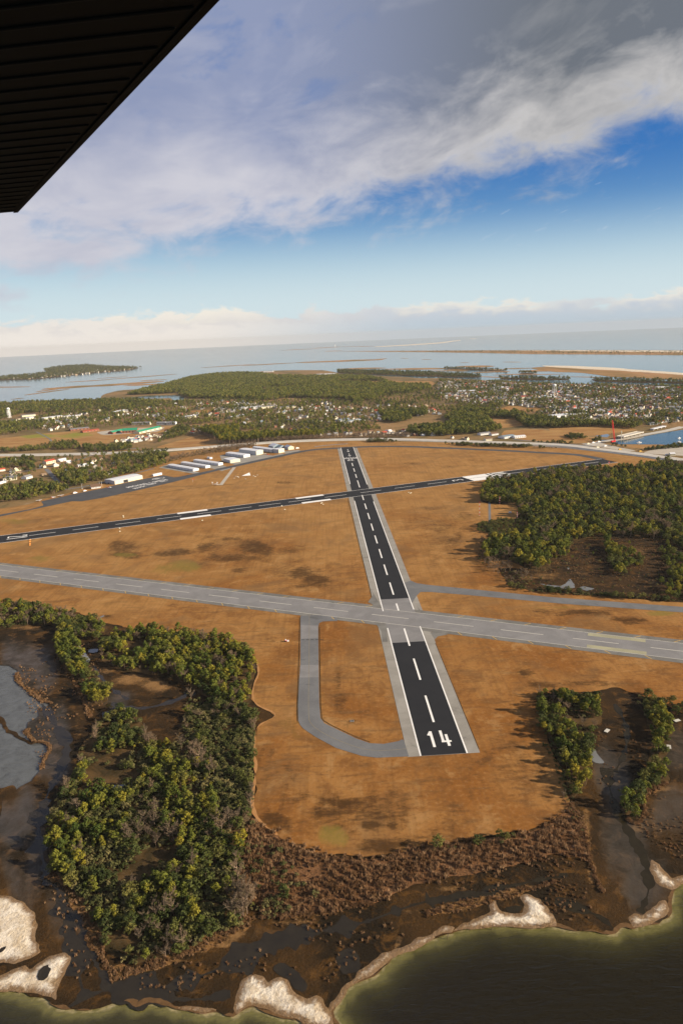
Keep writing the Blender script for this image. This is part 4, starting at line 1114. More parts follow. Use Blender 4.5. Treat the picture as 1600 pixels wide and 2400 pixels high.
# ------------------------------------------------------------------ highway and streets
HWY = [(-420, 1072), (0, 1067), (64, 1067), (128, 1065.5), (200, 1064.5), (260, 1062.5), (330, 1059.5), (389, 1056), (491, 1048), (598, 1040), (660, 1036), (719, 1033), (814, 1030.5), (900, 1029.3), (1004, 1032.5), (1106, 1036), (1200, 1039), (1287, 1042), (1341, 1046), (1394, 1053), (1475, 1062.5), (1555, 1073), (1600, 1080), (2000, 1140)]
hw = struct('highway', ribbon_mesh('highway', HWY, 24.0, 2.0, M['concrete'], skirt=1.9))
struct('road', ribbon_mesh('road', [(1200, 1043.5), (1300, 1047), (1394, 1057), (1475, 1066.5), (1555, 1077.5), (1600, 1084), (2000, 1146)], 9.0, 0.25, M['roadgrey']))
STREETS = [([(-300, 1145), (0, 1116), (60, 1104), (120, 1092), (160, 1084), (195, 1074), (215, 1066), (260, 1055), (330, 1050)], 9), ([(108, 1099), (125, 1117), (140, 1136), (156, 1148)], 9), ([(205, 1098), (214, 1112), (212, 1120)], 5),
           ([(150, 1148), (200, 1140), (260, 1126), (330, 1106), (360, 1098)], 7), ([(1140, 967), (1165, 955), (1185, 946), (1240, 944)], 7), ([(1600, 1000), (1560, 1010), (1500, 1020), (1470, 1027), (1420, 1034), (1395, 1038), (1380, 1044)], 20),
           ([(520, 998), (640, 985), (760, 975), (880, 968)], 7), ([(300, 1000), (500, 996), (700, 990), (900, 985)], 7), ([(1200, 1030), (1290, 1037), (1390, 1046)], 8), ([(560, 970), (700, 960), (830, 952)], 8), ([(1000, 950), (1200, 935), (1500, 940), (1650, 950)], 8),
           ([(1100, 925), (1300, 930), (1600, 935)], 8), ([(1250, 910), (1320, 960), (1400, 990)], 8), ([(1420, 905), (1480, 950), (1560, 985)], 8), ([(0, 985), (200, 975), (400, 968)], 8), ([(85, 1012), (125, 1032), (112, 1045)], 5), ([(350, 1010), (460, 1000)], 6)]
for i, (s_, wd) in enumerate(STREETS):
    struct('street', ribbon_mesh('street', s_, wd, 0.16 + 0.004 * i, M['roadgrey'] if wd < 15 else M['concrete']))
for i, s_ in enumerate([[(1500, 1062), (1540, 1051), (1600, 1047), (1700, 1050), (1700, 1075), (1600, 1068), (1560, 1066)], [(1355, 1040), (1400, 1036), (1430, 1044), (1470, 1052), (1500, 1058), (1470, 1058), (1400, 1047)], [(500, 958), (560, 946), (640, 944), (650, 952), (560, 966), (510, 968)], [(1160, 932), (1260, 930), (1300, 940), (1200, 946)],
                        [(1280, 975), (1340, 966), (1440, 970), (1440, 984), (1300, 986)], [(40, 985), (180, 974), (200, 984), (60, 996)], [(225, 1012), (300, 1004), (390, 1000), (370, 1012), (240, 1020)], [(560, 880), (640, 876), (660, 880), (560, 886)], [(740, 878), (800, 876), (800, 880), (740, 883)]]):
    region('paved_yard', rough(s_, 6, 2.0, 90 + i), 0.14 + 0.004 * i, M['gravel'])
# ================================================================== vegetation
def leaf_quads(mb, centre, r, n, size, mi, flat=0.75, rng=random):
    """a tuft: small leaf-bunch faces spread over a flattened ball"""
    cx, cy, cz = centre
    for _ in range(n):
        u = rng.uniform(-1, 1); a = rng.uniform(0, 2 * math.pi); q = math.sqrt(1 - u * u)
        d = Vector((q * math.cos(a), q * math.sin(a), u))
        rr = r * rng.uniform(0.55, 1.05)
        p = Vector((cx + d.x * rr, cy + d.y * rr, cz + d.z * rr * flat))
        nrm = (d + Vector((rng.uniform(-.7, .7), rng.uniform(-.7, .7), rng.uniform(-.3, .9)))).normalized()
        t1 = nrm.orthogonal().normalized()
        t1 = Quaternion(nrm, rng.uniform(0, 6.28)) @ t1
        t2 = nrm.cross(t1)
        s = size * rng.uniform(0.6, 1.25); s2 = s * rng.uniform(0.55, 0.95)
        mb.quad(tuple(p - t1 * s - t2 * s2 * 0.3), tuple(p + t2 * s2 * -0.9 + t1 * s * 0.2), tuple(p + t1 * s + t2 * s2 * 0.2), tuple(p + t2 * s2 + t1 * -0.15 * s), mi)


def make_pine(seed, H, cr, ncl, nq, size, crown0=0.42, spread=1.0):
    rng = random.Random(seed)
    tr = MB(); cw = MB()
    lean = (rng.uniform(-.05, .05) * H, rng.uniform(-.05, .05) * H)
    tr.tube([(0, 0, -0.3), (lean[0] * .3, lean[1] * .3, H * .35), (lean[0] * .7, lean[1] * .7, H * .7), (lean[0], lean[1], H * .95)], [H * .020, H * .016, H * .010, H * .004], 5)
    for i in range(ncl):
        f = (i + rng.random()) / ncl
        z = H * (crown0 + (1 - crown0) * f * 0.95)
        prof = math.sin(math.pi * min(1, 0.18 + 0.80 * f)) ** 0.7
        a = i * 2.4 + rng.uniform(-.5, .5); r = cr * prof * rng.uniform(0.35, 0.95) * spread
        if i == ncl - 1: r *= 0.2
        c = (lean[0] * f + r * math.cos(a), lean[1] * f + r * math.sin(a), z)
        leaf_quads(cw, c, cr * rng.uniform(0.34, 0.56), nq, size, 0, 0.72, rng)
        if i % 2 == 0:
            zb = z - r * 0.45
            tr.tube([(lean[0] * zb / H, lean[1] * zb / H, zb), (c[0], c[1], c[2])], [H * .007, H * .003], 3, cap=False)
    return tr, cw


def make_bush(seed, H, cr, ncl, nq, size):
    rng = random.Random(seed)
    tr = MB(); cw = MB()
    for i in range(4):
        a = i * 1.6 + rng.random()
        tr.tube([(0.1 * math.cos(a), 0.1 * math.sin(a), -0.15), (cr * .5 * math.cos(a), cr * .5 * math.sin(a), H * 0.6)], [0.06, 0.02], 3, cap=False)
    for i in range(ncl):
        a = rng.uniform(0, 6.28); q = math.sqrt(rng.random()) * cr * 0.8
        z = H * (0.30 + 0.5 * (1 - q / cr) * rng.uniform(.6, 1.2))
        leaf_quads(cw, (q * math.cos(a), q * math.sin(a), z), cr * rng.uniform(.32, .5), nq, size, 0, 0.8, rng)
    return tr, cw


def make_bare(seed, H, cr, ntw):
    """leafless hardwood: trunk, limbs, and a haze of fine twigs"""
    rng = random.Random(seed)
    tr = MB(); cw = MB()
    tr.tube([(0, 0, -.3), (0.02 * H, 0, H * .3), (0.0, 0.02 * H, H * .55), (0.02 * H, 0, H * .9)], [H * .02, H * .016, H * .011, H * .003], 5)
    for i in range(9):
        a = i * 2.4 + rng.random(); z0 = H * rng.uniform(.28, .62); r = cr * rng.uniform(.5, .95); z1 = min(H, z0 + r * rng.uniform(.7, 1.3))
        p0 = Vector((0, 0, z0)); p1 = Vector((r * math.cos(a), r * math.sin(a), z1)); pm = (p0 + p1) / 2 + Vector((0, 0, -.05 * H))
        tr.tube([p0, pm, p1], [H * .009, H * .006, H * .002], 3, cap=False)
        for j in range(ntw):
            f = rng.uniform(.35, 1.0); b = p0.lerp(p1, f)
            d = Vector((rng.uniform(-1, 1), rng.uniform(-1, 1), rng.uniform(-.1, 1.3))).normalized() * cr * rng.uniform(.2, .45)
            side = d.cross(Vector((rng.uniform(-1, 1), rng.uniform(-1, 1), .3))).normalized() * 0.016 * H
            cw.tri(tuple(b - side * .6), tuple(b + side * .6), tuple(b + d))
            m_ = b + d * .5; e = Vector((rng.uniform(-1, 1), rng.uniform(-1, 1), rng.uniform(0, 1))) * cr * .2
            cw.tri(tuple(m_ - side * .5), tuple(m_ + side * .5), tuple(m_ + e))
    return tr, cw


def make_reed(seed):
    rng = random.Random(seed); mb = MB()
    for i in range(26):
        a = rng.uniform(0, 6.28); q = rng.uniform(0, 0.8); h = rng.uniform(.5, 1.25)
        x, y = q * math.cos(a), q * math.sin(a); wd = rng.uniform(.08, .22); an = rng.uniform(0, 3.14)
        dx_, dy_ = wd * math.cos(an), wd * math.sin(an); lx, ly = rng.uniform(-.3, .3), rng.uniform(-.3, .3)
        mb.tri((x - dx_, y - dy_, 0), (x + dx_, y + dy_, 0), (x + lx, y + ly, h))
    return mb


def proto(name, tr, cw, bark, leaf):
    """part meshes (for single trees) and a joined one (for woods)"""
    t_ = tr.mesh(name + '_trunk', bark); c_ = cw.mesh(name + '_crown', leaf)
    j = MB(); j.v = tr.v + cw.v; k = len(tr.v)
    j.f = tr.f + [tuple(q + k for q in f) for f in cw.f]; j.m = [0] * len(tr.f) + [1] * len(cw.f)
    me = j.mesh(name, [bark, leaf])
    return t_, c_, me


PINES = [proto('pine', *make_pine(s, H, cr, n, 30, sz), M['bark'], M['pine']) for s, H, cr, n, sz in ((1, 9.5, 2.7, 11, .50), (2, 11, 2.9, 12, .52), (3, 8, 2.5, 9, .46), (4, 10, 3.3, 13, .52), (5, 7, 2.2, 8, .44))]
OAKS = [proto('evergreen', *make_pine(s, H, cr, n, 32, sz, 0.30, 1.15), M['bark'], M['oak']) for s, H, cr, n, sz in ((11, 7, 3.2, 12, .48), (12, 6, 2.8, 10, .44), (13, 8.5, 3.6, 13, .52))]
BUSHES = [proto('shrub', *make_bush(s, H, cr, n, 22, sz), M['bark'], M['shrub']) for s, H, cr, n, sz in ((21, 3.2, 1.9, 8, .36), (22, 2.4, 1.5, 6, .32), (23, 4.2, 2.2, 9, .38))]
BARES = [proto('bare', *make_bare(s, H, cr, 22), M['barkpale'], M['twig']) for s, H, cr in ((31, 9, 3.4), (32, 7, 2.8), (33, 11, 4.0))]
TALLS = [proto('tall_pine', *make_pine(s, H, cr, n, 22, sz, 0.60), M['barkpale'], M['pine']) for s, H, cr, n, sz in ((41, 21, 3.8, 9, .8), (42, 18, 3.4, 8, .75), (43, 23, 4.2, 10, .85))]
FARS = [proto('far_pine', *make_pine(s, H, cr, n, 9, sz, .35), M['bark'], M['oak']) for s, H, cr, n, sz in ((51, 14, 4.8, 8, 1.5), (52, 12, 4.2, 7, 1.4), (53, 16, 5.4, 9, 1.6))]
FARP = [proto('far_pine_light', *make_pine(s, H, cr, n, 9, sz, .35), M['bark'], M['farpine']) for s, H, cr, n, sz in ((54, 14, 4.6, 8, 1.4), (55, 16, 5.0, 9, 1.5))]
FARB = [proto('far_bare', *make_bare(s, H, cr, 8), M['barkpale'], M['twig']) for s, H, cr in ((61, 12, 5.0), (62, 14, 5.5))]
REEDS = [make_reed(s).mesh('reed_clump', M['reed']) for s in (71, 72, 73)]


def scatter(poly, spacing, world_in=False, jitter=0.5, holes=()):
    w_ = np.asarray(poly, float) if world_in else GA(poly)
    lo, hi = w_.min(0), w_.max(0)
    gx, gy = np.meshgrid(np.arange(lo[0], hi[0], spacing), np.arange(lo[1], hi[1], spacing))
    g = np.c_[gx.ravel(), gy.ravel()] + RNG.uniform(-jitter, jitter, (gx.size, 2)) * spacing
    g = g[inpoly(g, w_)]
    for h in holes:
        g = g[~inpoly(g, GA(h))]
    return g


def clumpy(g, scale, keep, seed):
    """thin a scatter out in natural drifts"""
    n_ = vnoise(g, scale, seed, 2)
    return g[n_ + RNG.uniform(-.25, .25, len(g)) > np.quantile(n_, 1 - keep)] if len(g) else g


def stuff(name, pts, zs, scales, protos, idx, label, cat):
    """uncountable growth: one object, plants placed on its points"""
    n = len(pts)
    me = bpy.data.meshes.new(name)
    me.vertices.add(n)
    co = np.c_[pts, np.broadcast_to(zs, (n,))].astype(np.float32)
    me.vertices.foreach_set('co', co.ravel())
    for an, ty, va in (('psc', 'FLOAT', scales), ('prot', 'FLOAT', RNG.uniform(0, 6.28, n)), ('pidx', 'INT', idx)):
        a = me.attributes.new(an, ty, 'POINT')
        a.data.foreach_set('value', np.asarray(va, np.float32 if ty == 'FLOAT' else np.int32))
    o = add(name, me, label=label, cat=cat, kind='stuff')
    ng = bpy.data.node_groups.new(name, 'GeometryNodeTree')
    ng.interface.new_socket('Geometry', in_out='INPUT', socket_type='NodeSocketGeometry')
    ng.interface.new_socket('Geometry', in_out='OUTPUT', socket_type='NodeSocketGeometry')
    N = ng.nodes; L = ng.links
    gi = N.new('NodeGroupInput'); go = N.new('NodeGroupOutput')
    iop = N.new('GeometryNodeInstanceOnPoints'); jn = N.new('GeometryNodeJoinGeometry')
    L.new(gi.outputs[0], iop.inputs['Points'])
    for pm in reversed(protos):
        po = PROTO_OB.get(pm.name)
        if po is None:
            po = bpy.data.objects.new('plant_' + pm.name, pm); PROTO_OB[pm.name] = po
        oi = N.new('GeometryNodeObjectInfo'); oi.inputs['Object'].default_value = po; oi.inputs['As Instance'].default_value = True
        L.new(oi.outputs['Geometry'], jn.inputs[0])
    L.new(jn.outputs[0], iop.inputs['Instance']); iop.inputs['Pick Instance'].default_value = True

    def named(nm, dt):
        q = N.new('GeometryNodeInputNamedAttribute'); q.data_type = dt; q.inputs['Name'].default_value = nm
        return q.outputs['Attribute']
    L.new(named('pidx', 'INT'), iop.inputs['Instance Index'])
    cx = N.new('ShaderNodeCombineXYZ'); L.new(named('prot', 'FLOAT'), cx.inputs[2])
    L.new(cx.outputs[0], iop.inputs['Rotation'])
    cs = N.new('ShaderNodeCombineXYZ')
    sc_ = named('psc', 'FLOAT')
    for k in range(3): L.new(sc_, cs.inputs[k])
    L.new(cs.outputs[0], iop.inputs['Scale'])
    L.new(iop.outputs[0], go.inputs[0])
    md = o.modifiers.new('plants', 'NODES'); md.node_group = ng
    return o


PROTO_OB = {}

# every plant of the near woods as (x, y, kind, variant, scale, where)
plants = []


def sow(poly, spacing, mix, where, smin=.7, smax=1.25, keep=1.0, seed=0.0, holes=(), z=0.0, world_in=False):
    g = scatter(poly, spacing, world_in, holes=holes)
    if keep < 1: g = clumpy(g, 0.045, keep, seed)
    if not len(g): return
    drift = vnoise(g, 0.03, seed + 5, 2)
    kinds = list(mix)
    cum = np.cumsum([mix[k] for k in kinds]); cum = cum / cum[-1]
    for (x, y), d in zip(g, drift):
        u = min(0.999, max(0, random.random() * 0.5 + (0.5 + d * 1.3) * 0.5))
        k = kinds[int(np.searchsorted(cum, u))]
        plants.append((x, y, k, random.randrange(60), random.uniform(smin, smax), where, z))


NEARMIX = {'pine': .30, 'oak': .20, 'shrub': .36, 'bare': .14}
WET = [(255, 1582), (300, 1584), (410, 1610), (420, 1650), (330, 1650), (262, 1645)]
sow(F1, 3.6, {'oak': .42, 'pine': .25, 'bare': .15, 'shrub': .3}, 'strip', .6, 1.0, .95, 1)
sow(F2, 3.4, {'pine': .5, 'oak': .25, 'shrub': .35}, 'strip', .6, 1.0, .95, 2)
sow(F3, 3.5, {'oak': .22, 'pine': .55, 'bare': .14, 'shrub': .2}, 'pinewood', .4, 1.15, .85, 3)
sow(F4, 2.9, {'pine': .44, 'oak': .24, 'shrub': .20, 'bare': .12}, 'point', .32, .92, .56, 4, holes=[[(200, 1800), (240, 1795), (330, 1812), (340, 1842), (260, 1852), (205, 1830)], [(352, 1700), (430, 1680), (430, 1740), (370, 1750)], [(500, 1652), (605, 1655), (605, 1960), (525, 1965), (490, 1800)]])
sow([(500, 1652), (598, 1660), (592, 1900), (580, 1950), (525, 1965), (490, 1800)], 2.5, {'shrub': .72, 'oak': .2, 'bare': .07}, 'point', .45, 1.0, .9, 45)
sow([(1254, 1626), (1300, 1626), (1300, 1740), (1330, 1800), (1345, 1880), (1320, 1880), (1300, 1800), (1262, 1720)], 2.8, {'shrub': .8, 'bare': .25}, 'creek', .4, .9, .8, 46)
sow(F4, 2.6, {'shrub': .85, 'bare': .15}, 'point', .5, 1.2, .75, 44, holes=[[(200, 1800), (240, 1795), (330, 1812), (340, 1842), (260, 1852), (205, 1830)], [(352, 1700), (430, 1680), (430, 1740), (370, 1750)]])
sow(G1, 3.2, {'oak': .40, 'pine': .32, 'shrub': .4, 'bare': .1}, 'creek', .5, .95, .9, 5)
sow(G2, 2.9, {'pine': .50, 'oak': .25, 'shrub': .25}, 'spit', .5, .9, .95, 6)
CLEAR = [(1129, 1178), (1150, 1184), (1206, 1186), (1219, 1200), (1205, 1222), (1180, 1218), (1148, 1226), (1118, 1232)]
sow(RWOOD, 5.0, {'pine': .52, 'oak': .32, 'bare': .16}, 'east', .45, 1.55, .85, 7, holes=[CLEAR, [(1105, 1211), (1235, 1211), (1235, 1250), (1165, 1264), (1105, 1262)]], z=0.16)
sow([(1118, 1232), (1148, 1223), (1180, 1216), (1205, 1221), (1232, 1212), (1232, 1250), (1165, 1262), (1148, 1251), (1117, 1245)], 4.2, {'oak': .8, 'shrub': .3}, 'east', .35, .62, 1.0, 77, z=.16)
sow([(1416, 1255), (1438, 1287), (1499, 1303), (1510, 1321), (1483, 1348), (1444, 1348), (1426, 1321), (1415, 1282)], 4.0, {'pine': .6, 'oak': .3, 'shrub': .2}, 'bog', .6, 1.0, .9, 8, z=.14)
sow([(1540, 1290), (1600, 1300), (1700, 1320), (1700, 1415), (1600, 1408), (1560, 1400), (1566, 1340)], 4.5, {'oak': .5, 'pine': .3, 'shrub': .3}, 'bog', .6, 1.0, .75, 9, z=.14)
sow([(1192, 1371), (1260, 1380), (1400, 1392), (1600, 1408), (1600, 1414), (1400, 1399), (1250, 1389), (1190, 1377)], 2.6, {'shrub': .7, 'oak': .3}, 'bog', .5, .9, .8, 10, z=.14)
sow(BOG, 11.0, {'shrub': .8, 'pine': .1}, 'bog', .4, .9, .6, 11, z=.14)
# scattered shrubs at the wood edges and on the marsh
sow([(560, 1900), (600, 1930), (690, 2010), (760, 2100), (680, 2150), (615, 2150), (560, 2100)], 4.5, {'shrub': .85, 'oak': .15}, 'marsh', .5, 1.0, .6, 12)
sow([(610, 2100), (672, 2098), (676, 2140), (620, 2160)], 2.6, {'shrub': .7, 'oak': .4}, 'marsh', .55, .9, 1.0, 13)
sow([(1000, 1975), (1080, 1965), (1180, 1953), (1240, 1952), (1240, 1968), (1160, 1980), (1060, 1992), (1000, 1996)], 3.6, {'shrub': .5, 'oak': .5}, 'marsh', .4, .75, .6, 14)
sow([(440, 1620), (480, 1640), (560, 1650), (600, 1680), (560, 1700), (480, 1680), (430, 1670)], 3.4, {'shrub': .6, 'bare': .3, 'oak': .2}, 'point', .5, .9, .8, 15)
sow([(1415, 1625), (1500, 1626), (1560, 1645), (1560, 1665), (1500, 1655), (1420, 1645)], 4.5, {'shrub': .9}, 'creek', .4, .9, .5, 16)
sow([(1330, 1890), (1352, 1912), (1368, 1960), (1358, 1970), (1340, 1920)], 3.0, {'shrub': .8}, 'marsh', .4, .7, .7, 17)
sow([(1560, 1640), (1640, 1660), (1640, 1690), (1565, 1680)], 4.0, {'shrub': .5, 'oak': .4}, 'spit', .5, .9, .8, 18)
sow([(440, 1480), (592, 1535), (590, 1552), (430, 1500)], 3.6, {'bare': .7, 'shrub': .4}, 'pinewood', .5, .8, .6, 19)
sow([(1130, 1258), (1185, 1260), (1200, 1330), (1150, 1345), (1120, 1310)], 4.4, {'bare': .7, 'shrub': .5, 'oak': .1}, 'east', .5, .9, .75, 20, z=.14)
sow([(1165, 1335), (1240, 1345), (1250, 1372), (1195, 1374), (1165, 1355)], 4.4, {'shrub': .7, 'bare': .2}, 'bog', .5, .9, .6, 21, z=.14)

PROTOS = {'pine': PINES, 'oak': OAKS, 'shrub': BUSHES, 'bare': BARES}
WHERE = {'strip': 'in the thin tree belt beside the silvery lagoon', 'pinewood': 'in the pine wood below the long grey runway', 'point': 'in the big dark wood on the marsh point',
         'creek': 'in the copse between the field and the muddy creek', 'spit': 'on the narrow wooded spit beside the muddy creek', 'east': 'in the broad wood by the striped masts',
         'bog': 'on the brown bog beside the side taxiway', 'marsh': 'on the reedy ground below the runway end'}
LOOKS = {'pine': ('pine_tree', 'yellow-green pine tree', 'tree'), 'oak': ('evergreen_tree', 'dark round-topped evergreen tree', 'tree'),
         'shrub': ('shrub', 'low olive-grey shrub', 'shrub'), 'bare': ('bare_tree', 'leafless grey-brown tree', 'tree')}
PARTN = {'pine': 'crown', 'oak': 'crown', 'shrub': 'foliage', 'bare': 'twigs'}
def spot(wh, q):
    """which part of its wood a plant stands in"""
    x, y = q
    if wh == 'point':
        return ('along the dirt track edge of' if x > 500 else 'at the sandy tip of' if y > 2120 else 'on the lagoon side of' if x < 230 else 'beside the marsh clearing in' if y < 1800 else 'in the middle of' if y < 1960 else 'towards the tip of') + ' the big dark wood'
    if wh == 'pinewood':
        return ('beside the dirt track in' if x > 540 else 'near the tan clearing in' if y > 1560 else 'at the field edge of' if y < 1505 else 'in the middle of') + ' the pine wood by the runway'
    return WHERE[wh]


rest = {}
for kind in PROTOS:
    sel = [p for p in plants if p[2] == kind]
    PXs = PXA(np.array([(p[0], p[1]) for p in sel]))
    vis = (PXs[:, 0] > -5) & (PXs[:, 0] < 1605) & (PXs[:, 1] < 2400)
    key = np.array([p[4] / math.hypot(p[0], p[1]) for p in sel]) * np.where(vis, 1, 0.0)
    order = np.argsort(-key)
    singles = set(order[:300].tolist())
    nm, lk, ct = LOOKS[kind]
    for i, p in enumerate(sel):
        if i in singles and vis[i]:
            pr = PROTOS[kind][p[3] % len(PROTOS[kind])]
            t_ = thing(nm, lk + ' ' + spot(p[5], PXs[i]), ct, (p[0], p[1], p[6]), random.uniform(0, 6.28), nm.replace('_', ' ') + 's ' + spot(p[5], PXs[i]))
            s_ = p[4]; t_.scale = (s_ * random.uniform(.9, 1.15), s_ * random.uniform(.9, 1.15), s_ * random.uniform(.85, 1.2))
            add('stems' if kind == 'shrub' else 'trunk', pr[0], parent=t_)
            add(PARTN[kind], pr[1], parent=t_)
        else:
            rest.setdefault(p[5], []).append(p)
STUFFL = {'strip': 'mixed green trees and scrub of the lagoon belt', 'pinewood': 'dense pine wood below the long grey runway', 'point': 'dense mixed wood and scrub on the marsh point',
          'creek': 'thicket between the field and the muddy creek', 'spit': 'thicket on the narrow spit by the creek', 'east': 'broad mixed wood around the striped masts', 'bog': 'scrub scattered over the brown bog', 'marsh': 'scrub on the reedy ground below the runway'}
ALLP = [q[2] for k in ('pine', 'oak', 'shrub', 'bare') for q in PROTOS[k]]
OFF = {'pine': 0, 'oak': len(PINES), 'shrub': len(PINES) + len(OAKS), 'bare': len(PINES) + len(OAKS) + len(BUSHES)}
for wh, lst in rest.items():
    a_ = np.array([(p[0], p[1]) for p in lst])
    stuff('woodland', a_, np.array([p[6] for p in lst]), np.array([p[4] for p in lst]), ALLP,
          np.array([OFF[p[2]] + p[3] % len(PROTOS[p[2]]) for p in lst]), STUFFL[wh], 'woodland')

# reeds
g = scatter(REED, 1.8); g = clumpy(g, 0.08, .92, 3); g = g + RNG.normal(0, 1.6, g.shape)
stuff('reed_bed', g, -0.02, RNG.uniform(.8, 2.2, len(g)), REEDS, RNG.integers(0, 3, len(g)), 'brown tangled reed bed around the near runway end', 'reeds')
tuft = []
for poly, sp, kp in (([(250, 2330), (560, 2190), (700, 2150), (900, 2130), (1000, 2140), (940, 2200), (830, 2250), (760, 2320), (560, 2280), (400, 2330)], 3.2, .4), ([(130, 2060), (200, 2150), (235, 2260), (200, 2340), (150, 2220), (90, 2090)], 3.0, .45),
                     ([(1500, 1850), (1600, 1880), (1640, 2030), (1560, 2000), (1490, 1940)], 2.6, .5), ([(40, 1560), (230, 1500), (250, 1650), (130, 1700), (90, 1800), (60, 1640)], 3.0, .4), ([(1000, 2010), (1340, 2010), (1400, 2060), (1440, 2170), (1320, 2160), (1220, 2090), (1020, 2120)], 2.6, .4),
                     ([(1400, 1700), (1520, 1690), (1500, 1850), (1450, 1890), (1400, 1880)], 4.0, .3), (BOG, 4.0, .5)):
    q = scatter(poly, sp); tuft.append(clumpy(q, 0.07, kp, sp * 3))
for o_ in [o_ for o_ in bpy.data.objects if o_.name.startswith('reed_bank')]:
    v_ = np.array([q.co[:2] for q in o_.data.vertices]); k_ = len(v_) // 2
    f_ = RNG.uniform(0, 1, (k_ * 3, 1)); i_ = RNG.integers(0, k_, k_ * 3)
    tuft.append(v_[i_] * f_ + v_[i_ + k_] * (1 - f_) + RNG.normal(0, .5, (k_ * 3, 2)))
tuft = np.concatenate(tuft)
stuff('marsh_grass', tuft, -0.1, RNG.uniform(.5, 1.2, len(tuft)), REEDS, RNG.integers(0, 3, len(tuft)), 'tufts of ochre marsh grass on the dark mud', 'grass')

# ------------------------------------------------------------------ far woods and town greenery
def far(label, polys, spacing, protos, smin=.7, smax=1.25, keep=1.0, seed=0, z=0.1, weights=None, name='woodland', holes=()):
    gs = []
    for p in polys:
        g_ = scatter(p, spacing, holes=holes)
        if keep < 1: g_ = clumpy(g_, 0.012, keep, seed)
        gs.append(g_)
    g_ = np.concatenate(gs)
    if not len(g_): return
    idx = RNG.choice(len(protos), len(g_), p=weights)
    stuff(name, g_, z, RNG.uniform(smin, smax, len(g_)), protos, idx, label, 'woodland')


far('great pine forest on the far side of town', [[(300, 926), (340, 914), (390, 902), (446, 886), (500, 878), (559, 875), (600, 876), (650, 882), (740, 884), (800, 882), (860, 884), (905, 893), (920, 903), (1000, 904), (1010, 912), (960, 922), (900, 925), (880, 938), (840, 944), (800, 936), (740, 934), (680, 932), (620, 940), (580, 936), (520, 934), (450, 934), (420, 928), (430, 920), (380, 923)]],
    8.5, [q[2] for q in FARP + FARS + FARB], .55, 1.45, .92, 1, weights=[.34, .34, .07, .07, .06, .06, .06], holes=MEADOWS)
far('woods along the left shore by the water tower', [[(-200, 945), (30, 946), (130, 942), (240, 938), (330, 938), (400, 944), (330, 955), (250, 960), (180, 962), (110, 970), (60, 968), (0, 985), (-200, 1000)], [(-100, 1000), (60, 990), (110, 992), (100, 1005), (40, 1018), (-100, 1030)]],
    10, [q[2] for q in FARS + FARB + FARP], .7, 1.2, .8, 2)
far('woods on the marsh islets beyond the town', FSTRIP, 17, [q[2] for q in FARS], .7, 1.2, .9, 3)
far('woods on the far left island', [ISLAND], 34, [q[2] for q in FARS], 1.0, 1.7, .9, 4)
far('low scrub along the barrier island', [[(900, 823.0), (1000, 822.3), (1200, 821.5), (1400, 821.4), (1600, 823.2), (1800, 826), (1800, 833), (1600, 830.8), (1400, 829.5), (1250, 828.8), (1150, 826.6), (1000, 824.2)]], 42, [q[2] for q in FARS], .5, .9, .6, 5)
TALLZ = [[(505, 1036), (535, 1028), (600, 1026), (700, 1024), (760, 1023), (760, 1028), (660, 1033), (600, 1038), (520, 1042)], [(460, 1016), (500, 1010), (560, 1008), (560, 1022), (505, 1030)]]
far('row of tall pines with bare lit trunks behind the highway', TALLZ, 6.0, [q[2] for q in TALLS], .8, 1.1, 1.0, 6)
far('brown leafless wood behind the highway', [[(600, 1033), (760, 1026), (900, 1022), (960, 1022), (960, 1026), (860, 1027), (740, 1030), (620, 1037)]], 5.5, [q[2] for q in FARB + BARES[:1]], .8, 1.2, 1.0, 7)
far('green copses between the houses beyond the highway', [[(895, 988), (905, 978), (950, 972), (965, 985), (930, 992)], [(960, 1008), (1000, 1000), (1060, 998), (1060, 1022), (1000, 1022), (950, 1020)], [(1038, 985), (1060, 968), (1110, 962), (1150, 966), (1148, 976), (1110, 985)], [(1038, 1005), (1060, 985), (1140, 980), (1160, 1000), (1180, 1008), (1130, 1016), (1060, 1020)],
    [(1110, 968), (1170, 970), (1230, 975), (1240, 984), (1150, 980)], [(1205, 984), (1260, 982), (1300, 986), (1370, 992), (1440, 992), (1500, 1000), (1490, 1006), (1400, 1000), (1300, 1004), (1230, 1002)], [(880, 968), (1000, 964), (1000, 975), (900, 980)]], 8.0, [q[2] for q in FARS + FARP], .7, 1.15, 1.0, 8)
far('woods beside the apron and the streets on the left', [[(-200, 1190), (0, 1180), (70, 1172), (165, 1150), (150, 1140), (100, 1135), (60, 1140), (0, 1150), (-200, 1165)], [(125, 1112), (160, 1105), (210, 1108), (215, 1125), (200, 1138), (160, 1142), (145, 1132)], [(215, 1112), (260, 1108), (330, 1096), (340, 1085), (380, 1078), (390, 1090), (340, 1104), (270, 1122), (215, 1132)]],
    6.5, [q[2] for q in (FARS + FARP + FARB + PINES[:2])], .6, 1.0, .95, 9)
far('hedges and tree rows on the left beyond the airfield', [[(0, 1058), (60, 1052), (120, 1046), (120, 1054), (50, 1060), (0, 1062)], [(125, 1040), (180, 1036), (190, 1052), (130, 1056)], [(195, 1048), (260, 1045), (310, 1040), (310, 1054), (240, 1060), (200, 1060)], [(0, 1082), (80, 1074), (80, 1092), (0, 1100)], [(60, 1098), (80, 1090), (85, 1100), (70, 1108)], [(260, 1076), (330, 1064), (390, 1060), (395, 1075), (340, 1085), (270, 1095)], [(395, 1012), (420, 1000), (450, 1005), (440, 1020), (390, 1032), (370, 1040)]],
    6.5, [q[2] for q in (FARS + FARP[:1] + FARB)], .5, .95, .9, 10)
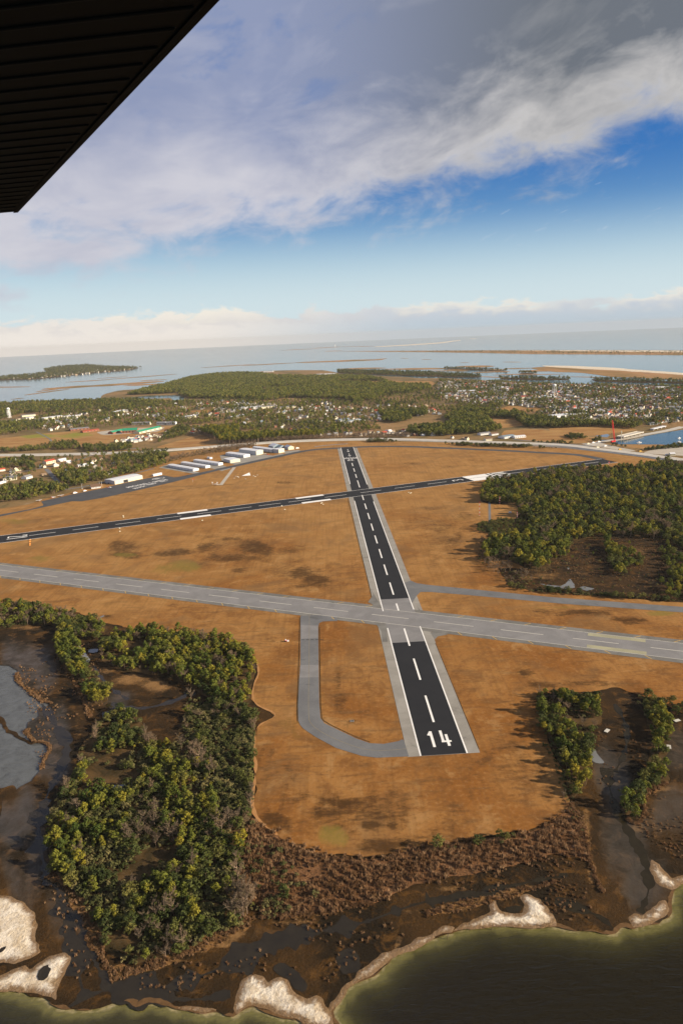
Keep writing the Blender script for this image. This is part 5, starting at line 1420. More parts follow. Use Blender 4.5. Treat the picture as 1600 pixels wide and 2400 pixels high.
far('brown brush behind the hangars', [[(392, 1086), (430, 1074), (480, 1066), (540, 1058), (600, 1048), (600, 1040), (540, 1046), (500, 1054), (440, 1062), (400, 1076)]], 4.5, [q[2] for q in BARES + BUSHES + FARB[:1]], .6, 1.0, .9, 11, name='brush')
TOWERH = [[(1283, 918), (1313, 918), (1316, 932), (1280, 932)], [(10, 970), (34, 970), (36, 985), (8, 985)]]
TOWN = [[(0, 1005), (60, 985), (180, 962), (260, 955), (400, 942), (520, 936), (620, 942), (740, 936), (860, 946), (900, 928), (1010, 912), (1030, 890), (1100, 892), (1290, 900), (1500, 904), (1750, 912), (1750, 990), (1520, 1000), (1440, 990), (1300, 984), (1230, 980), (1140, 960), (1040, 970), (880, 985), (890, 1010), (780, 1020), (620, 1018), (560, 1005), (470, 1012), (400, 996), (300, 998), (200, 1006)]]
far('garden trees scattered through the town', TOWN, 17, [q[2] for q in FARS + FARP + FARB], .55, 1.0, .85, 12, weights=[.09, .09, .08, .14, .12, .24, .24], holes=MEADOWS + TOWERH)
far('trees in drifts through the town', TOWN, 11.5, [q[2] for q in FARS + FARP + FARB], .55, 1.1, .31, 13, weights=[.16, .16, .12, .16, .14, .13, .13], holes=MEADOWS + TOWERH)
far('garden trees along the left streets', [[(-100, 1125), (0, 1100), (120, 1065), (260, 1062), (380, 1055), (390, 1080), (300, 1100), (220, 1110), (110, 1100), (0, 1140), (-100, 1150)]], 14, [q[2] for q in FARS + FARP + FARB], .45, .8, .6, 14)
far('brush along the highway verge', [[(860, 1034), (940, 1034), (940, 1037), (860, 1037)], [(1040, 1041), (1110, 1042), (1200, 1045), (1310, 1050), (1310, 1053), (1200, 1049), (1100, 1046)], [(1240, 1036), (1340, 1040), (1340, 1042), (1240, 1038)], [(1425, 1042), (1470, 1046), (1465, 1049), (1425, 1045)], [(1495, 1056), (1600, 1042), (1640, 1044), (1600, 1049), (1520, 1056)], [(1320, 1022), (1360, 1020), (1380, 1030), (1340, 1032)], [(1380, 1028), (1404, 1026), (1410, 1032), (1390, 1036)]], 5.0, [q[2] for q in BUSHES + OAKS], .7, 1.2, .8, 15, name='brush')
# ================================================================== buildings
def gable(t_, L, W, he, hr, wall, roof, along_x=True, over=0.3, endwall=None):
    """box L x W (x, y from 0), gable roof with the ridge along x; parts: wall, end_wall, roof"""
    wl = MB()
    wl.quad((0, 0, 0), (L, 0, 0), (L, 0, he), (0, 0, he)); wl.quad((L, W, 0), (0, W, 0), (0, W, he), (L, W, he))
    wl.build('wall', wall, t_)
    ew = MB()
    for x, s in ((0, -1), (L, 1)):
        pts = [(x, 0, 0), (x, W, 0), (x, W, he), (x, W / 2, hr), (x, 0, he)]
        ew.poly(pts if s > 0 else pts[::-1])
    ew.build('end_wall', endwall or wall, t_)
    rf = MB(); o = over; th = 0.18
    k = (hr - he) / (W / 2)
    for sgn in (0, 1):
        y0, y1 = (-o, W / 2) if sgn == 0 else (W + o, W / 2)
        z0, z1 = he - k * o, hr
        a = [(-o, y0, z0 + .02), (L + o, y0, z0 + .02), (L + o, y1, z1 + .02), (-o, y1, z1 + .02)]
        b = [(x, y, z + th) for x, y, z in a]
        if sgn: a, b = a[::-1], b[::-1]
        rf.poly(b); rf.poly(a[::-1])
        for i in range(4):
            j = (i + 1) % 4
            rf.quad(a[i], a[j], b[j], b[i])
    rf.build('roof', roof, t_)
    return t_


def on_face(t_, name, x0, x1, z0, z1, L, W, side, mat, d=0.06):
    mb = MB()
    if side == 'front': mb.box(x0, x1, -d, 0.02, z0, z1)
    elif side == 'back': mb.box(x0, x1, W - .02, W + d, z0, z1)
    elif side == 'right': mb.box(L - .02, L + d, x0, x1, z0, z1)
    else: mb.box(-d, .02, x0, x1, z0, z1)
    return mb.build(name, mat, t_)


def hangar(Lp, Cp, Rp, he, hr, wall, roof, label, cat='hangar', endwall=None, doors=True, name='hangar', group=None, minw=8):
    A, B, R_ = G(*Lp), G(*Cp), G(*Rp)
    ax = B - A; L = np.linalg.norm(ax); ax /= L
    nn = np.array([-ax[1], ax[0]])            # to the left of the long side, away from the viewer
    W = max(minw, abs(float((R_ - B) @ nn)))
    t_ = thing(name, label, cat, (A[0], A[1], 0.2), math.atan2(ax[1], ax[0]), group)
    gable(t_, L, W, he, hr, wall, roof, endwall=endwall)
    if doors:
        n = max(2, int(L / 11))
        for i in range(n):
            x0 = L * (i + .12) / n
            on_face(t_, 'bay_door', x0, x0 + L / n * .76, 0.05, he * .82, L, W, 'front', M['doorwhite'])
    dr = on_face(t_, 'end_door', W * .2, W * .8, .05, he * .75, L, W, 'right', endwall or wall, .12)
    return t_


def shed(Lp, Rp, depth, he, hr, wall, roof, label, cat='building', name='building', windows=0, group=None, wmat=None):
    A, B = G(*Lp), G(*Rp)
    ax = B - A; L = np.linalg.norm(ax); ax /= L
    t_ = thing(name, label, cat, (A[0], A[1], 0.1), math.atan2(ax[1], ax[0]), group)
    gable(t_, L, depth, he, hr, wall, roof)
    for i in range(windows):
        x0 = L * (i + .25) / windows
        on_face(t_, 'window', x0, x0 + L / windows * .5, he * .35, he * .75, L, depth, 'front', wmat or M['glass'], .05)
    return t_


# T-hangars and hangars by the apron
hangar((393, 1094.6), (453, 1105), (465.2, 1102.3), 4.6, 5.6, M['white'], M['roofwhite'], 'long white T-hangar nearest the apron lettering, single level', group=None)
hangar((424, 1088.5), (482, 1097.8), (492.5, 1095.6), 4.6, 5.6, M['white'], M['roofwhite'], 'middle one of the three long white T-hangars')
hangar((453.5, 1083), (512, 1091.4), (523, 1089.2), 4.6, 5.6, M['white'], M['roofwhite'], 'long white T-hangar beside the square cream hangar')
hangar((524.5, 1081.5), (539.8, 1085.6), (558.9, 1081), 6.2, 7.0, M['greywall'], M['roofwhite'], 'square hangar with sunlit cream front and shaded grey side', endwall=M['cream'], doors=False)  # grey side and cream front put shade and sun into the colour
hangar((529, 1067.2), (571.4, 1073), (586.7, 1070.3), 5.6, 6.8, M['white'], M['roofwhite'], 'long low white hangar in front of the big boxy one')
hangar((560.7, 1062), (600.7, 1067), (616.3, 1063.7), 9.4, 10.6, M['greywall'], M['roofwhite'], 'largest boxy hangar with broad sunlit cream end wall', endwall=M['cream'], doors=False)  # shaded side painted grey, sunlit end painted cream
hangar((592, 1054.5), (638, 1060.8), (650, 1058.5), 6.8, 8.4, M['greywall'], M['roofwhite'], 'long grey hangar behind the largest boxy one', doors=True)
hangar((639.5, 1060.9), (653.4, 1062.4), (666.2, 1059.6), 8.6, 9.2, M['greywall'], M['roofwhite'], 'pale hangar with sunlit cream end beside the curving taxiway', endwall=M['cream'], doors=False)  # sun on the end and shade on the side are wall colours
hangar((629.5, 1050.2), (640.5, 1052.6), (655, 1048.5), 6.4, 11.0, M['bluegrey'], M['roofwhite'], 'dark blue-grey gabled hangar, taller of the pair', doors=False)
hangar((643, 1051.2), (655.5, 1053.2), (669, 1050.8), 5.0, 9.0, M['bluegrey'], M['bluegrey'], 'lower dark blue-grey gabled hangar with blue roof', doors=False)
hangar((666.5, 1052.2), (675.6, 1054.8), (687.2, 1052.6), 6.2, 9.8, M['greywall'], M['roofwhite'], 'small gabled hangar with lit cream front near the runway end', endwall=M['cream'], doors=False)  # lit front cream and shaded side grey by colour
hangar((485, 1075.2), (492, 1076.4), (498, 1075.4), 3.4, 4.4, M['white'], M['roofwhite'], 'little white shed behind the T-hangars', cat='shed', name='shed', doors=False, minw=5)
# big hangar on the apron
A, B, R_ = G(257.2, 1131.2), G(269.6, 1136), G(334.4, 1122.2)
ax = (R_ - B); L_ = np.linalg.norm(ax); ax /= L_; W_ = 34.0
t_ = thing('hangar', 'wide cream hangar with open dark door facing the apron', 'hangar', (B[0], B[1], .22), math.atan2(ax[1], ax[0]))
gable(t_, L_, W_, 6.6, 7.8, M['cream'], M['roofwhite'], endwall=M['greywall'])  # sunlit front painted cream, shaded end walls painted grey
op = on_face(t_, 'door_opening', L_ * .30, L_ * .47, .1, 5.4, L_, W_, 'front', M['darkopen'])
fr = MB(); fr.box(L_ * .29, L_ * .3, -.15, 0, .1, 5.6); fr.box(L_ * .47, L_ * .48, -.15, 0, .1, 5.6); fr.box(L_ * .29, L_ * .48, -.15, 0, 5.4, 5.7); fr.build('frame', M['white'], op)
for i in range(4):
    on_face(t_, 'sliding_door', L_ * (.52 + .11 * i), L_ * (.61 + .11 * i), .1, 5.2, L_, W_, 'front', M['cream'], .10)
# terminal house
A, B = G(214.5, 1146.2), G(236, 1143.4); ax = B - A; L_ = np.linalg.norm(ax); ax /= L_
t_ = thing('terminal_building', 'small white terminal house with brown gable roof beside the apron', 'building', (A[0], A[1], .2), math.atan2(ax[1], ax[0]))
gable(t_, L_, 16, 3.6, 7.4, M['white'], M['roofbrown'], over=.8)
for i in range(6): on_face(t_, 'window', L_ * (.06 + .16 * i), L_ * (.14 + .16 * i), 1.0, 2.6, L_, 16, 'front', M['glass'])
shed((360, 1116.5), (380, 1112.5), 6, 3.2, 4.2, M['white'], M['roofwhite'], 'small white shed on the grass beside the apron corner', 'shed', 'shed')

SHEDS = [
 ((265, 1017.5), (290, 1011.5), 18, 5, 9, 'brick', 'roofgreen', 'low left wing of the green-roofed school'), ((286, 1016), (322, 1014), 26, 8, 14, 'brick', 'roofgreen', 'brick main block of the green-roofed school'),
 ((327, 1016.5), (379, 1004.5), 22, 5, 9, 'cream', 'roofgreen', 'long right wing of the green-roofed school'),
 ((309, 996.5), (329, 996), 13, 7, 10, 'cream', 'roofgrey', 'first cream apartment block behind the green-roofed school'), ((331, 996), (351, 995.5), 13, 7, 10, 'cream', 'roofgrey', 'second cream apartment block behind the green-roofed school'),
 ((367, 996), (387, 995.5), 13, 7, 10, 'greywall', 'roofgrey', 'left grey apartment block of the pair under the pines'), ((390, 995.5), (411, 995), 13, 7, 10, 'white', 'roofgrey', 'right grey apartment block of the pair under the pines'),
 ((273, 970), (299, 964.5), 30, 7, 9, 'cream', 'roofwhite', 'long cream warehouse in the trees near the shore inlet'), ((356, 969.5), (383, 967.5), 22, 5, 8, 'cream', 'roofred', 'red-roofed store between the town trees'),
 ((438, 981), (466, 976.5), 30, 6, 8, 'cream', 'roofwhite', 'white-roofed store beside the tan lot'), ((38, 986.5), (60, 982.5), 26, 6, 8, 'cream', 'roofbrown', 'cream shop beside the left water tower'),
 ((62, 984.5), (84, 980.5), 28, 6, 8, 'cream', 'roofwhite', 'second bright cream shop right of the left water tower'), ((52, 977.5), (84, 974.5), 26, 6, 8, 'cream', 'roofgrey', 'grey-roofed shop behind the bright cream shops'),
 ((103, 985), (150, 978.5), 30, 7, 9, 'cream', 'roofwhite', 'long bright storage row in the left shopping strip'), ((150, 981), (192, 977.5), 30, 7, 9, 'cream', 'roofwhite', 'long bright store at the end of the left shopping strip'),
 ((155, 988), (182, 986), 20, 5, 7, 'white', 'roofwhite', 'white outbuilding in front of the bright store row'),
 ((166, 1010.5), (210, 1006), 30, 5, 7, 'brick', 'roofgrey', 'long grey-roofed brick school building by the playing field'), ((195, 1014.5), (233, 1009), 16, 4, 6, 'brick', 'roofred', 'low red-brown building in front of the brick school'),
 ((563, 960.5), (615, 957.5), 36, 8, 9, 'white', 'roofwhite', 'long white shopping centre roof amid the town'), ((612, 958), (643, 955.5), 30, 7, 9, 'cream', 'roofgrey', 'grey-roofed shop adjoining the long shopping centre'),
 ((548, 982), (579, 975), 34, 5, 7, 'cream', 'roofwhite', 'pale greenish flat store below the shopping centre'), ((646, 960), (694, 955), 26, 6, 8, 'cream', 'roofgrey', 'row of small shops right of the shopping centre'),
 ((795, 988.5), (822, 984), 24, 4.5, 6, 'greywall', 'bluegrey', 'upper of two long blue-roofed sheds'), ((806, 992.5), (848, 985.5), 18, 4.5, 6, 'greywall', 'bluegrey', 'lower of two long blue-roofed sheds'),
 ((578, 884.5), (655, 881), 60, 10, 12, 'white', 'roofwhite', 'big white plant building on the far forest edge'), ((741, 881), (787, 879), 60, 10, 12, 'cream', 'roofwhite', 'bright industrial building beyond the pine forest'), ((617, 872.5), (640, 871.5), 40, 8, 10, 'white', 'roofgrey', 'small white building on the far forest shore'),
 ((1069, 921.8), (1116, 919.8), 40, 8, 10, 'cream', 'roofwhite', 'long sunlit cream building at the town edge'), ((1157, 912.5), (1192, 910.5), 36, 7, 9, 'white', 'roofwhite', 'long white town building near the shore'),
 ((1222, 934), (1257, 932), 30, 6, 9, 'cream', 'roofred', 'red-roofed town hall block below the right water tower'), ((1270, 937), (1304, 934), 34, 7, 9, 'white', 'roofwhite', 'white store at the foot of the right water tower'),
 ((1258, 952.5), (1286, 950.8), 18, 5, 7, 'white', 'roofgrey', 'low white building with red neighbour above the meadow'), ((1267, 948), (1284, 947), 16, 5, 7, 'brick', 'roofred', 'small red building above the tan meadow'),
 ((1182, 1028.5), (1208, 1024.5), 22, 4.5, 6, 'white', 'bluegrey', 'blue-roofed workshop beside the highway scrub'), ((1206, 1027.5), (1232, 1025), 14, 4, 5.5, 'white', 'roofwhite', 'white workshop right of the blue-roofed one'),
 ((1138, 1034), (1153, 1032.5), 10, 5, 8, 'cream', 'roofbrown', 'yellow house close behind the highway'), ((1126, 1020.5), (1150, 1017.5), 14, 4, 6, 'white', 'roofgrey', 'white row house by the dark copse'), ((1152, 1021), (1168, 1019), 12, 4, 7, 'white', 'roofbrown', 'brown-roofed white house by the dark copse'),
 ((1300, 981.5), (1340, 977), 40, 7, 9, 'white', 'roofwhite', 'left white boat shed above the dark hedge'), ((1340, 978.5), (1381, 976), 36, 7, 9, 'cream', 'roofwhite', 'right white boat shed above the dark hedge'), ((1318, 986), (1342, 984), 12, 5, 6, 'cream', 'roofred', 'orange-red yard building in front of the boat sheds'), ((1352, 986.5), (1368, 985.5), 10, 4, 6, 'cream', 'roofbrown', 'tan yard building in front of the right boat shed'),
 ((1398, 968), (1416, 967), 22, 6, 8, 'cream', 'roofwhite', 'bright cream store in the right part of town'), ((1464, 977), (1480, 976), 14, 6, 9, 'white', 'roofgrey', 'white house group above the bay head'), ((1543, 913), (1570, 911.5), 30, 8, 10, 'cream', 'roofwhite', 'large pale building on the far town waterfront'), ((1560, 941), (1580, 939.5), 20, 6, 9, 'brick', 'roofred', 'red-roofed building in the right town'),
 ((1541, 992.5), (1558, 990), 14, 4, 7, 'white', 'roofred', 'red-roofed white house above the bay bridge'), ((1523, 996.5), (1541, 995), 14, 3.5, 6, 'greywall', 'roofgrey', 'dark grey house above the bay bridge'),
 ((31, 1106), (52, 1102.5), 18, 4.5, 7.5, 'cream', 'roofbrown', 'cream building with brown roof by the left street'), ((8, 1128), (40, 1124.5), 30, 5, 6.5, 'cream', 'roofgrey', 'grey metal shed with cream end beside the left street'), ((62, 1123.5), (77, 1119.5), 14, 4, 7, 'white', 'roofgrey', 'white gabled building beside the parking lot'), ((109, 1088.5), (131, 1084), 14, 6, 9, 'cream', 'roofred', 'cream house with dormers by the left street'),
 ((140, 1082.5), (158, 1079), 12, 4, 6, 'white', 'roofwhite', 'white house right of the dormered one'), ((184, 1095), (208, 1091.5), 12, 3.5, 5.5, 'white', 'roofwhite', 'long white house above the yellow-green pines'), ((166, 1106.5), (182, 1103.5), 12, 3, 4.5, 'white', 'bluegrey', 'white mobile home in front of the pines'), ((73, 1130), (85, 1127.5), 8, 3, 4.5, 'cream', 'roofbrown', 'small cream cottage at the wood edge'), ((-4, 1136), (17, 1130), 8, 3, 4, 'white', 'roofwhite', 'white trailer at the wood edge'),
 ((270, 1089), (292, 1084.5), 12, 3.5, 5, 'white', 'bluegrey', 'pale long house among the trees above the apron'), ((288, 1105), (304, 1101.5), 8, 3, 4.2, 'white', 'roofwhite', 'white trailer above the wide cream hangar'), ((236, 1112.5), (246, 1111), 8, 3, 4.5, 'white', 'roofgrey', 'small white house near the apron trees'), ((252, 1112), (268, 1108.5), 7, 3, 4, 'white', 'roofwhite', 'second white trailer near the apron trees'),
 ((8, 1093), (32, 1090), 16, 5, 9, 'brick', 'roofgrey', 'dark-roofed church hall under the white steeple'), ((1570, 1068.5), (1582, 1068), 8, 4, 6, 'cream', 'roofwhite', 'site hut on the pale construction yard'),
]
for (a, b, dp, he, hr, wl_, rf_, lb) in SHEDS:
    near_ = a[1] > 985
    shed(a, b, dp, he, hr, M[wl_], M[rf_], lb, windows=5 if near_ else 0)

# steeple
p = G(39, 1090)
t_ = thing('church_steeple', 'slim white church steeple rising from the left trees', 'steeple', (p[0], p[1], 0))
m_ = MB(); m_.box(-1.6, 1.6, -1.6, 1.6, 0, 8); m_.build('tower', M['white'], t_)
m_ = MB(); m_.lathe([(1.9, 8), (1.0, 11), (0.02, 17)], 8); m_.build('spire', M['white'], t_)

# ------------------------------------------------------------------ houses
def house_mesh(seed, wall, roof):
    rng = random.Random(seed); mb = MB()
    L, W, h, r = rng.uniform(10, 16), rng.uniform(8, 11), rng.uniform(3.2, 6.5), rng.uniform(2.4, 4.0)
    x0, x1, y0, y1 = -L / 2, L / 2, -W / 2, W / 2
    for a, b in (((x0, y0), (x1, y0)), ((x1, y0), (x1, y1)), ((x1, y1), (x0, y1)), ((x0, y1), (x0, y0))):
        mb.quad((*a, 0), (*b, 0), (*b, h), (*a, h), 0)
    mb.tri((x1, y0, h), (x1, y1, h), (x1, 0, h + r), 0); mb.tri((x0, y1, h), (x0, y0, h), (x0, 0, h + r), 0)
    mb.quad((x0 - .4, y0 - .5, h - .3), (x1 + .4, y0 - .5, h - .3), (x1 + .4, 0, h + r), (x0 - .4, 0, h + r), 1)
    mb.quad((x1 + .4, y1 + .5, h - .3), (x0 - .4, y1 + .5, h - .3), (x0 - .4, 0, h + r), (x1 + .4, 0, h + r), 1)
    # porch wing
    if rng.random() < .6:
        q = rng.uniform(-L * .2, L * .2); d = rng.uniform(3, 5); k = h * .7
        mb.box(q - 2.5, q + 2.5, y0 - d, y0 + .1, 0, k, 0); mb.quad((q - 3, y0 - d - .3, k), (q + 3, y0 - d - .3, k), (q + 3, y0 + .2, k + 1.2), (q - 3, y0 + .2, k + 1.2), 1)
    for i in range(4):
        xx = x0 + L * (i + .3) / 4
        mb.box(xx, xx + 1.3, y0 - .06, y0 - .01, 1.0, 2.4, 2)
    return mb.mesh('house', [wall, roof, M['glass']])


HV = [('hwhite', 'roofgrey', 'white-walled house with grey roof'), ('cream', 'roofbrown', 'cream house with brown roof'), ('white', 'roofwhite', 'white house with pale metal roof'), ('greywall', 'roofgrey', 'grey house with dark roof'),
      ('brick', 'rooftan', 'brick house with tan roof'), ('hwhite', 'roofred', 'white house with red roof'), ('htan', 'rooftan', 'tan house with tan roof'), ('hwhite', 'bluegrey', 'white house with blue-grey roof')]
HM = [house_mesh(100 + i, M[a], M[b]) for i, (a, b, c) in enumerate(HV)]
HP = [.24, .15, .11, .08, .09, .05, .20, .08]
hs_ = []
for poly, sp, kp, area in (
        ([(1030, 895), (1100, 894), (1290, 901), (1500, 905), (1620, 910), (1620, 985), (1520, 995), (1440, 985), (1300, 975), (1180, 945), (1080, 950), (1010, 925)], 19.5, .92, 'in the crowded town around the right water tower'),
        ([(760, 995), (900, 985), (1040, 970), (1030, 950), (880, 950), (800, 945), (700, 940), (640, 960), (560, 990), (620, 1012), (760, 1015)], 27, .45, 'among the trees behind the highway'),
        ([(420, 945), (520, 938), (620, 945), (640, 960), (560, 972), (420, 985), (260, 985), (260, 965)], 30, .42, 'around the shopping centre lots'),
        ([(20, 1005), (180, 965), (260, 962), (260, 995), (120, 1010)], 34, .4, 'in the woods right of the left water tower'),
        ([(260, 1040), (300, 1024), (390, 1012), (400, 1020), (340, 1036), (290, 1046)], 20, .7, 'in the cluster below the green-roofed school'),
        ([(420, 1012), (470, 1004), (520, 1000), (520, 1010), (450, 1018)], 22, .6, 'at the edge of the bare tan hillside'),
        ([(-60, 1120), (0, 1104), (80, 1090), (240, 1075), (330, 1066), (330, 1090), (230, 1108), (60, 1120)], 34, .45, 'along the left streets behind the apron'),
        ([(900, 1012), (960, 1004), (1050, 1018), (1100, 1026), (1100, 1032), (960, 1024)], 22, .6, 'in the row just behind the highway'),
        ([(560, 1016), (760, 1018), (950, 1014), (950, 1020), (760, 1023), (620, 1022)], 20, .7, 'in the row behind the tall pines')):
    g_ = clumpy(scatter(poly, sp, holes=MEADOWS), .012, kp, sp)
    for q in g_:
        hs_.append((q[0], q[1], area))
hs_.sort(key=lambda q: q[0] ** 2 + q[1] ** 2)
rest_h = []; n_single = 0
for i, (x, y, area) in enumerate(hs_):
    k = int(RNG.choice(len(HV), p=HP))
    px_ = PXA(np.array([(x, y)]))[0]
    if n_single < 300 and -5 < px_[0] < 1605:
        n_single += 1
        o = add('house', HM[k], label=HV[k][2] + ' ' + area, cat='house', group=HV[k][2].replace('house', 'houses') + ' ' + area, loc=(x, y, 0.1), rotz=random.choice((.5, .5 + math.pi / 2, 2.1, .5 + math.pi)) + random.uniform(-.12, .12))
        s_ = random.uniform(.6, .98); o.scale = (s_, s_, s_)
    else:
        rest_h.append((x, y, k))
a_ = np.array([(q[0], q[1]) for q in rest_h])
stuff('far_houses', a_, 0.1, RNG.uniform(.65, 1.05, len(a_)), HM, np.array([q[2] for q in rest_h]), 'mass of small far houses filling the distant town', 'houses')
g_ = scatter([(60, 887), (110, 878), (200, 868), (300, 863), (320, 863), (290, 868), (220, 875), (150, 882)], 75)
g2_ = scatter([(-20, 888), (60, 884), (120, 875), (160, 878), (80, 888)], 80)
a_ = np.concatenate([g_, g2_])
stuff('far_houses', a_, 0.0, RNG.uniform(.9, 1.6, len(a_)), [HM[0], HM[6]], RNG.integers(0, 2, len(a_)), 'white far houses on the wooded island', 'houses')

# ------------------------------------------------------------------ water towers
def water_tower(px, label, h, rt):
    p = G(*px)
    t_ = thing('water_tower', label, 'water tower', (p[0], p[1], 0.1))
    z0 = h - rt * 1.5
    m_ = MB(); m_.lathe([(0.6, z0 - rt * .25), (rt * .7, z0), (rt, z0 + rt * .45), (rt, z0 + rt * .95), (rt * .72, z0 + rt * 1.3), (.3, h)], 20); m_.build('tank', M['white'], t_, smooth=True)
    m_ = MB(); m_.lathe([(rt * 1.04, z0 + rt * .38), (rt * 1.04, z0 + rt * .52), (rt * .98, z0 + rt * .52)], 20); m_.build('walkway', M['roofgreen'], t_)
    for k in range(6):
        a = k * math.pi / 3 + .3
        m_ = MB(); m_.tube([(rt * 1.15 * math.cos(a), rt * 1.15 * math.sin(a), 0), (rt * .92 * math.cos(a), rt * .92 * math.sin(a), z0 + rt * .5)], .75, 6); m_.build('leg', M['white'], t_)
    m_ = MB(); m_.tube([(0, 0, 0), (0, 0, z0)], 1.2, 10); m_.build('riser', M['white'], t_)
    for z in (z0 * .33, z0 * .66):
        r = rt * (1.15 - .23 * z / (z0 + rt * .5)); pts = [(r * math.cos(k * math.pi / 3 + .3), r * math.sin(k * math.pi / 3 + .3), z) for k in range(7)]
        m_ = MB()
        for a, b in zip(pts[:-1], pts[1:]): m_.tube([a, b], .22, 4)
        m_.build('brace_ring', M['white'], t_)


water_tower((1298, 923.5), 'white water tower with green band over the crowded town', 40.0, 7.2)
water_tower((22, 979), 'white water tower beside the bright left shopping strip', 40.0, 6.0)

# ------------------------------------------------------------------ radio masts
for (bx, by, h, lb) in ((1123.2, 1208, 20.5, 'tallest red and white striped radio mast at the clearing edge'), (1170.3, 1182, 12.5, 'red and white striped mast against the dark trees of the clearing'), (1211.3, 1215, 10, 'shortest striped mast in the corner of the clearing')):
    p = G(bx, by)
    t_ = thing('radio_mast', lb, 'mast', (p[0], p[1], .1))
    n = 7
    for k in range(n):
        m_ = MB(); z0, z1 = h * k / n, h * (k + 1) / n
        for q in range(3):
            a = q * 2.094
            m_.tube([(.32 * math.cos(a), .32 * math.sin(a), z0), (.32 * math.cos(a), .32 * math.sin(a), z1)], .12, 4)
        for q in range(3):
            a, b = q * 2.094, (q + 1) * 2.094
            m_.tube([(.32 * math.cos(a), .32 * math.sin(a), z0), (.32 * math.cos(b), .32 * math.sin(b), z1)], .06, 3)
            m_.tube([(.32 * math.cos(b), .32 * math.sin(b), z0), (.32 * math.cos(a), .32 * math.sin(a), z1)], .06, 3)
        m_.build('lattice_section', M['red'] if k % 2 == 0 else M['white'], t_)
    m_ = MB(); m_.box(-.8, .8, -.8, .8, -.1, .3); m_.build('footing', M['concrete'], t_)
p = G(1192, 1203)
t_ = thing('equipment_hut', 'tiny pale hut on the grass of the mast clearing', 'hut', (p[0], p[1], .1))
gable(t_, 4, 2.5, 1.6, 2.2, M['white'], M['roofgrey'], over=.15)

# ------------------------------------------------------------------ red crane and the bridge under construction
p = G(1437, 1037.5)
t_ = thing('crawler_crane', 'bright red crawler crane with long lattice boom at the bay', 'crane', (p[0], p[1], .4), 0.3)
for s in (-1, 1):
    m_ = MB(); m_.box(-4.5, 4.5, s * 2.6 - .7, s * 2.6 + .7, 0, 1.6); m_.build('track', M['darkmetal'], t_)
m_ = MB(); m_.box(-4.5, 3.5, -2.2, 2.2, 1.7, 4.6); m_.box(1.5, 4.2, -2.4, -.6, 1.8, 5.4); m_.build('cab', M['red'], t_)
m_ = MB(); m_.box(-6.2, -4.4, -2.2, 2.2, 1.6, 4.8); m_.build('counterweight', M['red'], t_)
bm_ = MB(); base = Vector((3.2, 0, 3)); tip = Vector((-9.5, -4.0, 51)); ax_ = (tip - base).normalized(); sx = ax_.orthogonal().normalized(); sy = ax_.cross(sx)
cor = [(1.1, 1.1), (1.1, -1.1), (-1.1, -1.1), (-1.1, 1.1)]
for a, b in cor: bm_.tube([base + sx * a * .6 + sy * b * .6, base.lerp(tip, .12) + sx * a + sy * b, base.lerp(tip, .9) + sx * a * .9 + sy * b * .9, tip + sx * a * .3 + sy * b * .3], .34, 4)
for k in range(18):
    f0, f1 = k / 18, (k + 1) / 18
    for q in range(4):
        a, b = cor[q], cor[(q + 1) % 4]
        bm_.tube([base.lerp(tip, f0) + sx * a[0] + sy * a[1], base.lerp(tip, f1) + sx * b[0] + sy * b[1]], .16, 3)
bm_.build('boom', M['red'], t_)
m_ = MB(); m_.tube([(-4.5, 0, 4.6), (-6.5, -1, 14), tip], .1, 3); m_.tube([(-6.5, -1, 14), (0, 0, 4.6)], .18, 3); m_.build('stay', M['darkmetal'], t_)
m_ = MB(); m_.tube([tip, (tip.x, tip.y, 22)], .08, 3); m_.box(tip.x - .5, tip.x + .5, tip.y - .5, tip.y + .5, 20, 22); m_.build('hook_line', M['darkmetal'], t_)

A, B = G(1461, 1030), G(1508, 1018.5); ax = B - A; L_ = np.linalg.norm(ax); ax /= L_
t_ = thing('bridge_deck', 'pale unfinished bridge deck on piers along the bay', 'bridge', (A[0], A[1], 0), math.atan2(ax[1], ax[0]))
m_ = MB(); m_.box(0, L_, 0, 17, 5.2, 6.6); m_.build('deck', M['concrete'], t_)
m_ = MB(); m_.box(0, L_, -.05, .4, 6.6, 7.5); m_.build('parapet', M['concrete'], t_); m_ = MB(); m_.box(0, L_, 16.6, 17.05, 6.6, 7.5); m_.build('parapet', M['concrete'], t_)
for k in range(6):
    x = L_ * (k + .1) / 5.3
    m_ = MB(); m_.box(x, x + 2.0, 1, 16, 4.0, 5.15)
    for y in (2, 8, 14): m_.tube([(x + 1, y, -.5), (x + 1, y, 4.0)], .8, 8)
    m_.build('pier', M['concrete'], t_)
A, B = G(1532, 1009), G(1561, 1002); ax = B - A; L_ = np.linalg.norm(ax); ax /= L_
t_ = thing('bridge_deck', 'short white bridge span beyond the unfinished deck', 'bridge', (A[0], A[1], 0), math.atan2(ax[1], ax[0]))
m_ = MB(); m_.box(0, L_, 0, 10, 3.2, 4.4); m_.build('deck', M['roofwhite'], t_)
for k in range(4):
    m_ = MB(); m_.box(L_ * k / 3.2, L_ * k / 3.2 + 2, 1, 9, -.3, 3.18); m_.build('pier', M['concrete'], t_)
p = G(1455, 1032); t_ = thing('pile_mast', 'cream pile-driver mast standing beside the bridge deck', 'mast', (p[0], p[1], 0))
m_ = MB(); m_.tube([(0, 0, -.4), (0, 0, 22)], .7, 8); m_.build('column', M['cream'], t_); m_ = MB(); m_.box(-1.2, 1.2, -1.2, 1.2, 18, 20); m_.build('hammer', M['cream'], t_)
A, B = G(1413, 1038), G(1443, 1033.5); ax = B - A; L_ = np.linalg.norm(ax)
t_ = thing('work_trestle', 'timber work trestle leading to the red crane', 'trestle', (A[0], A[1], 0), math.atan2(ax[1], ax[0]))
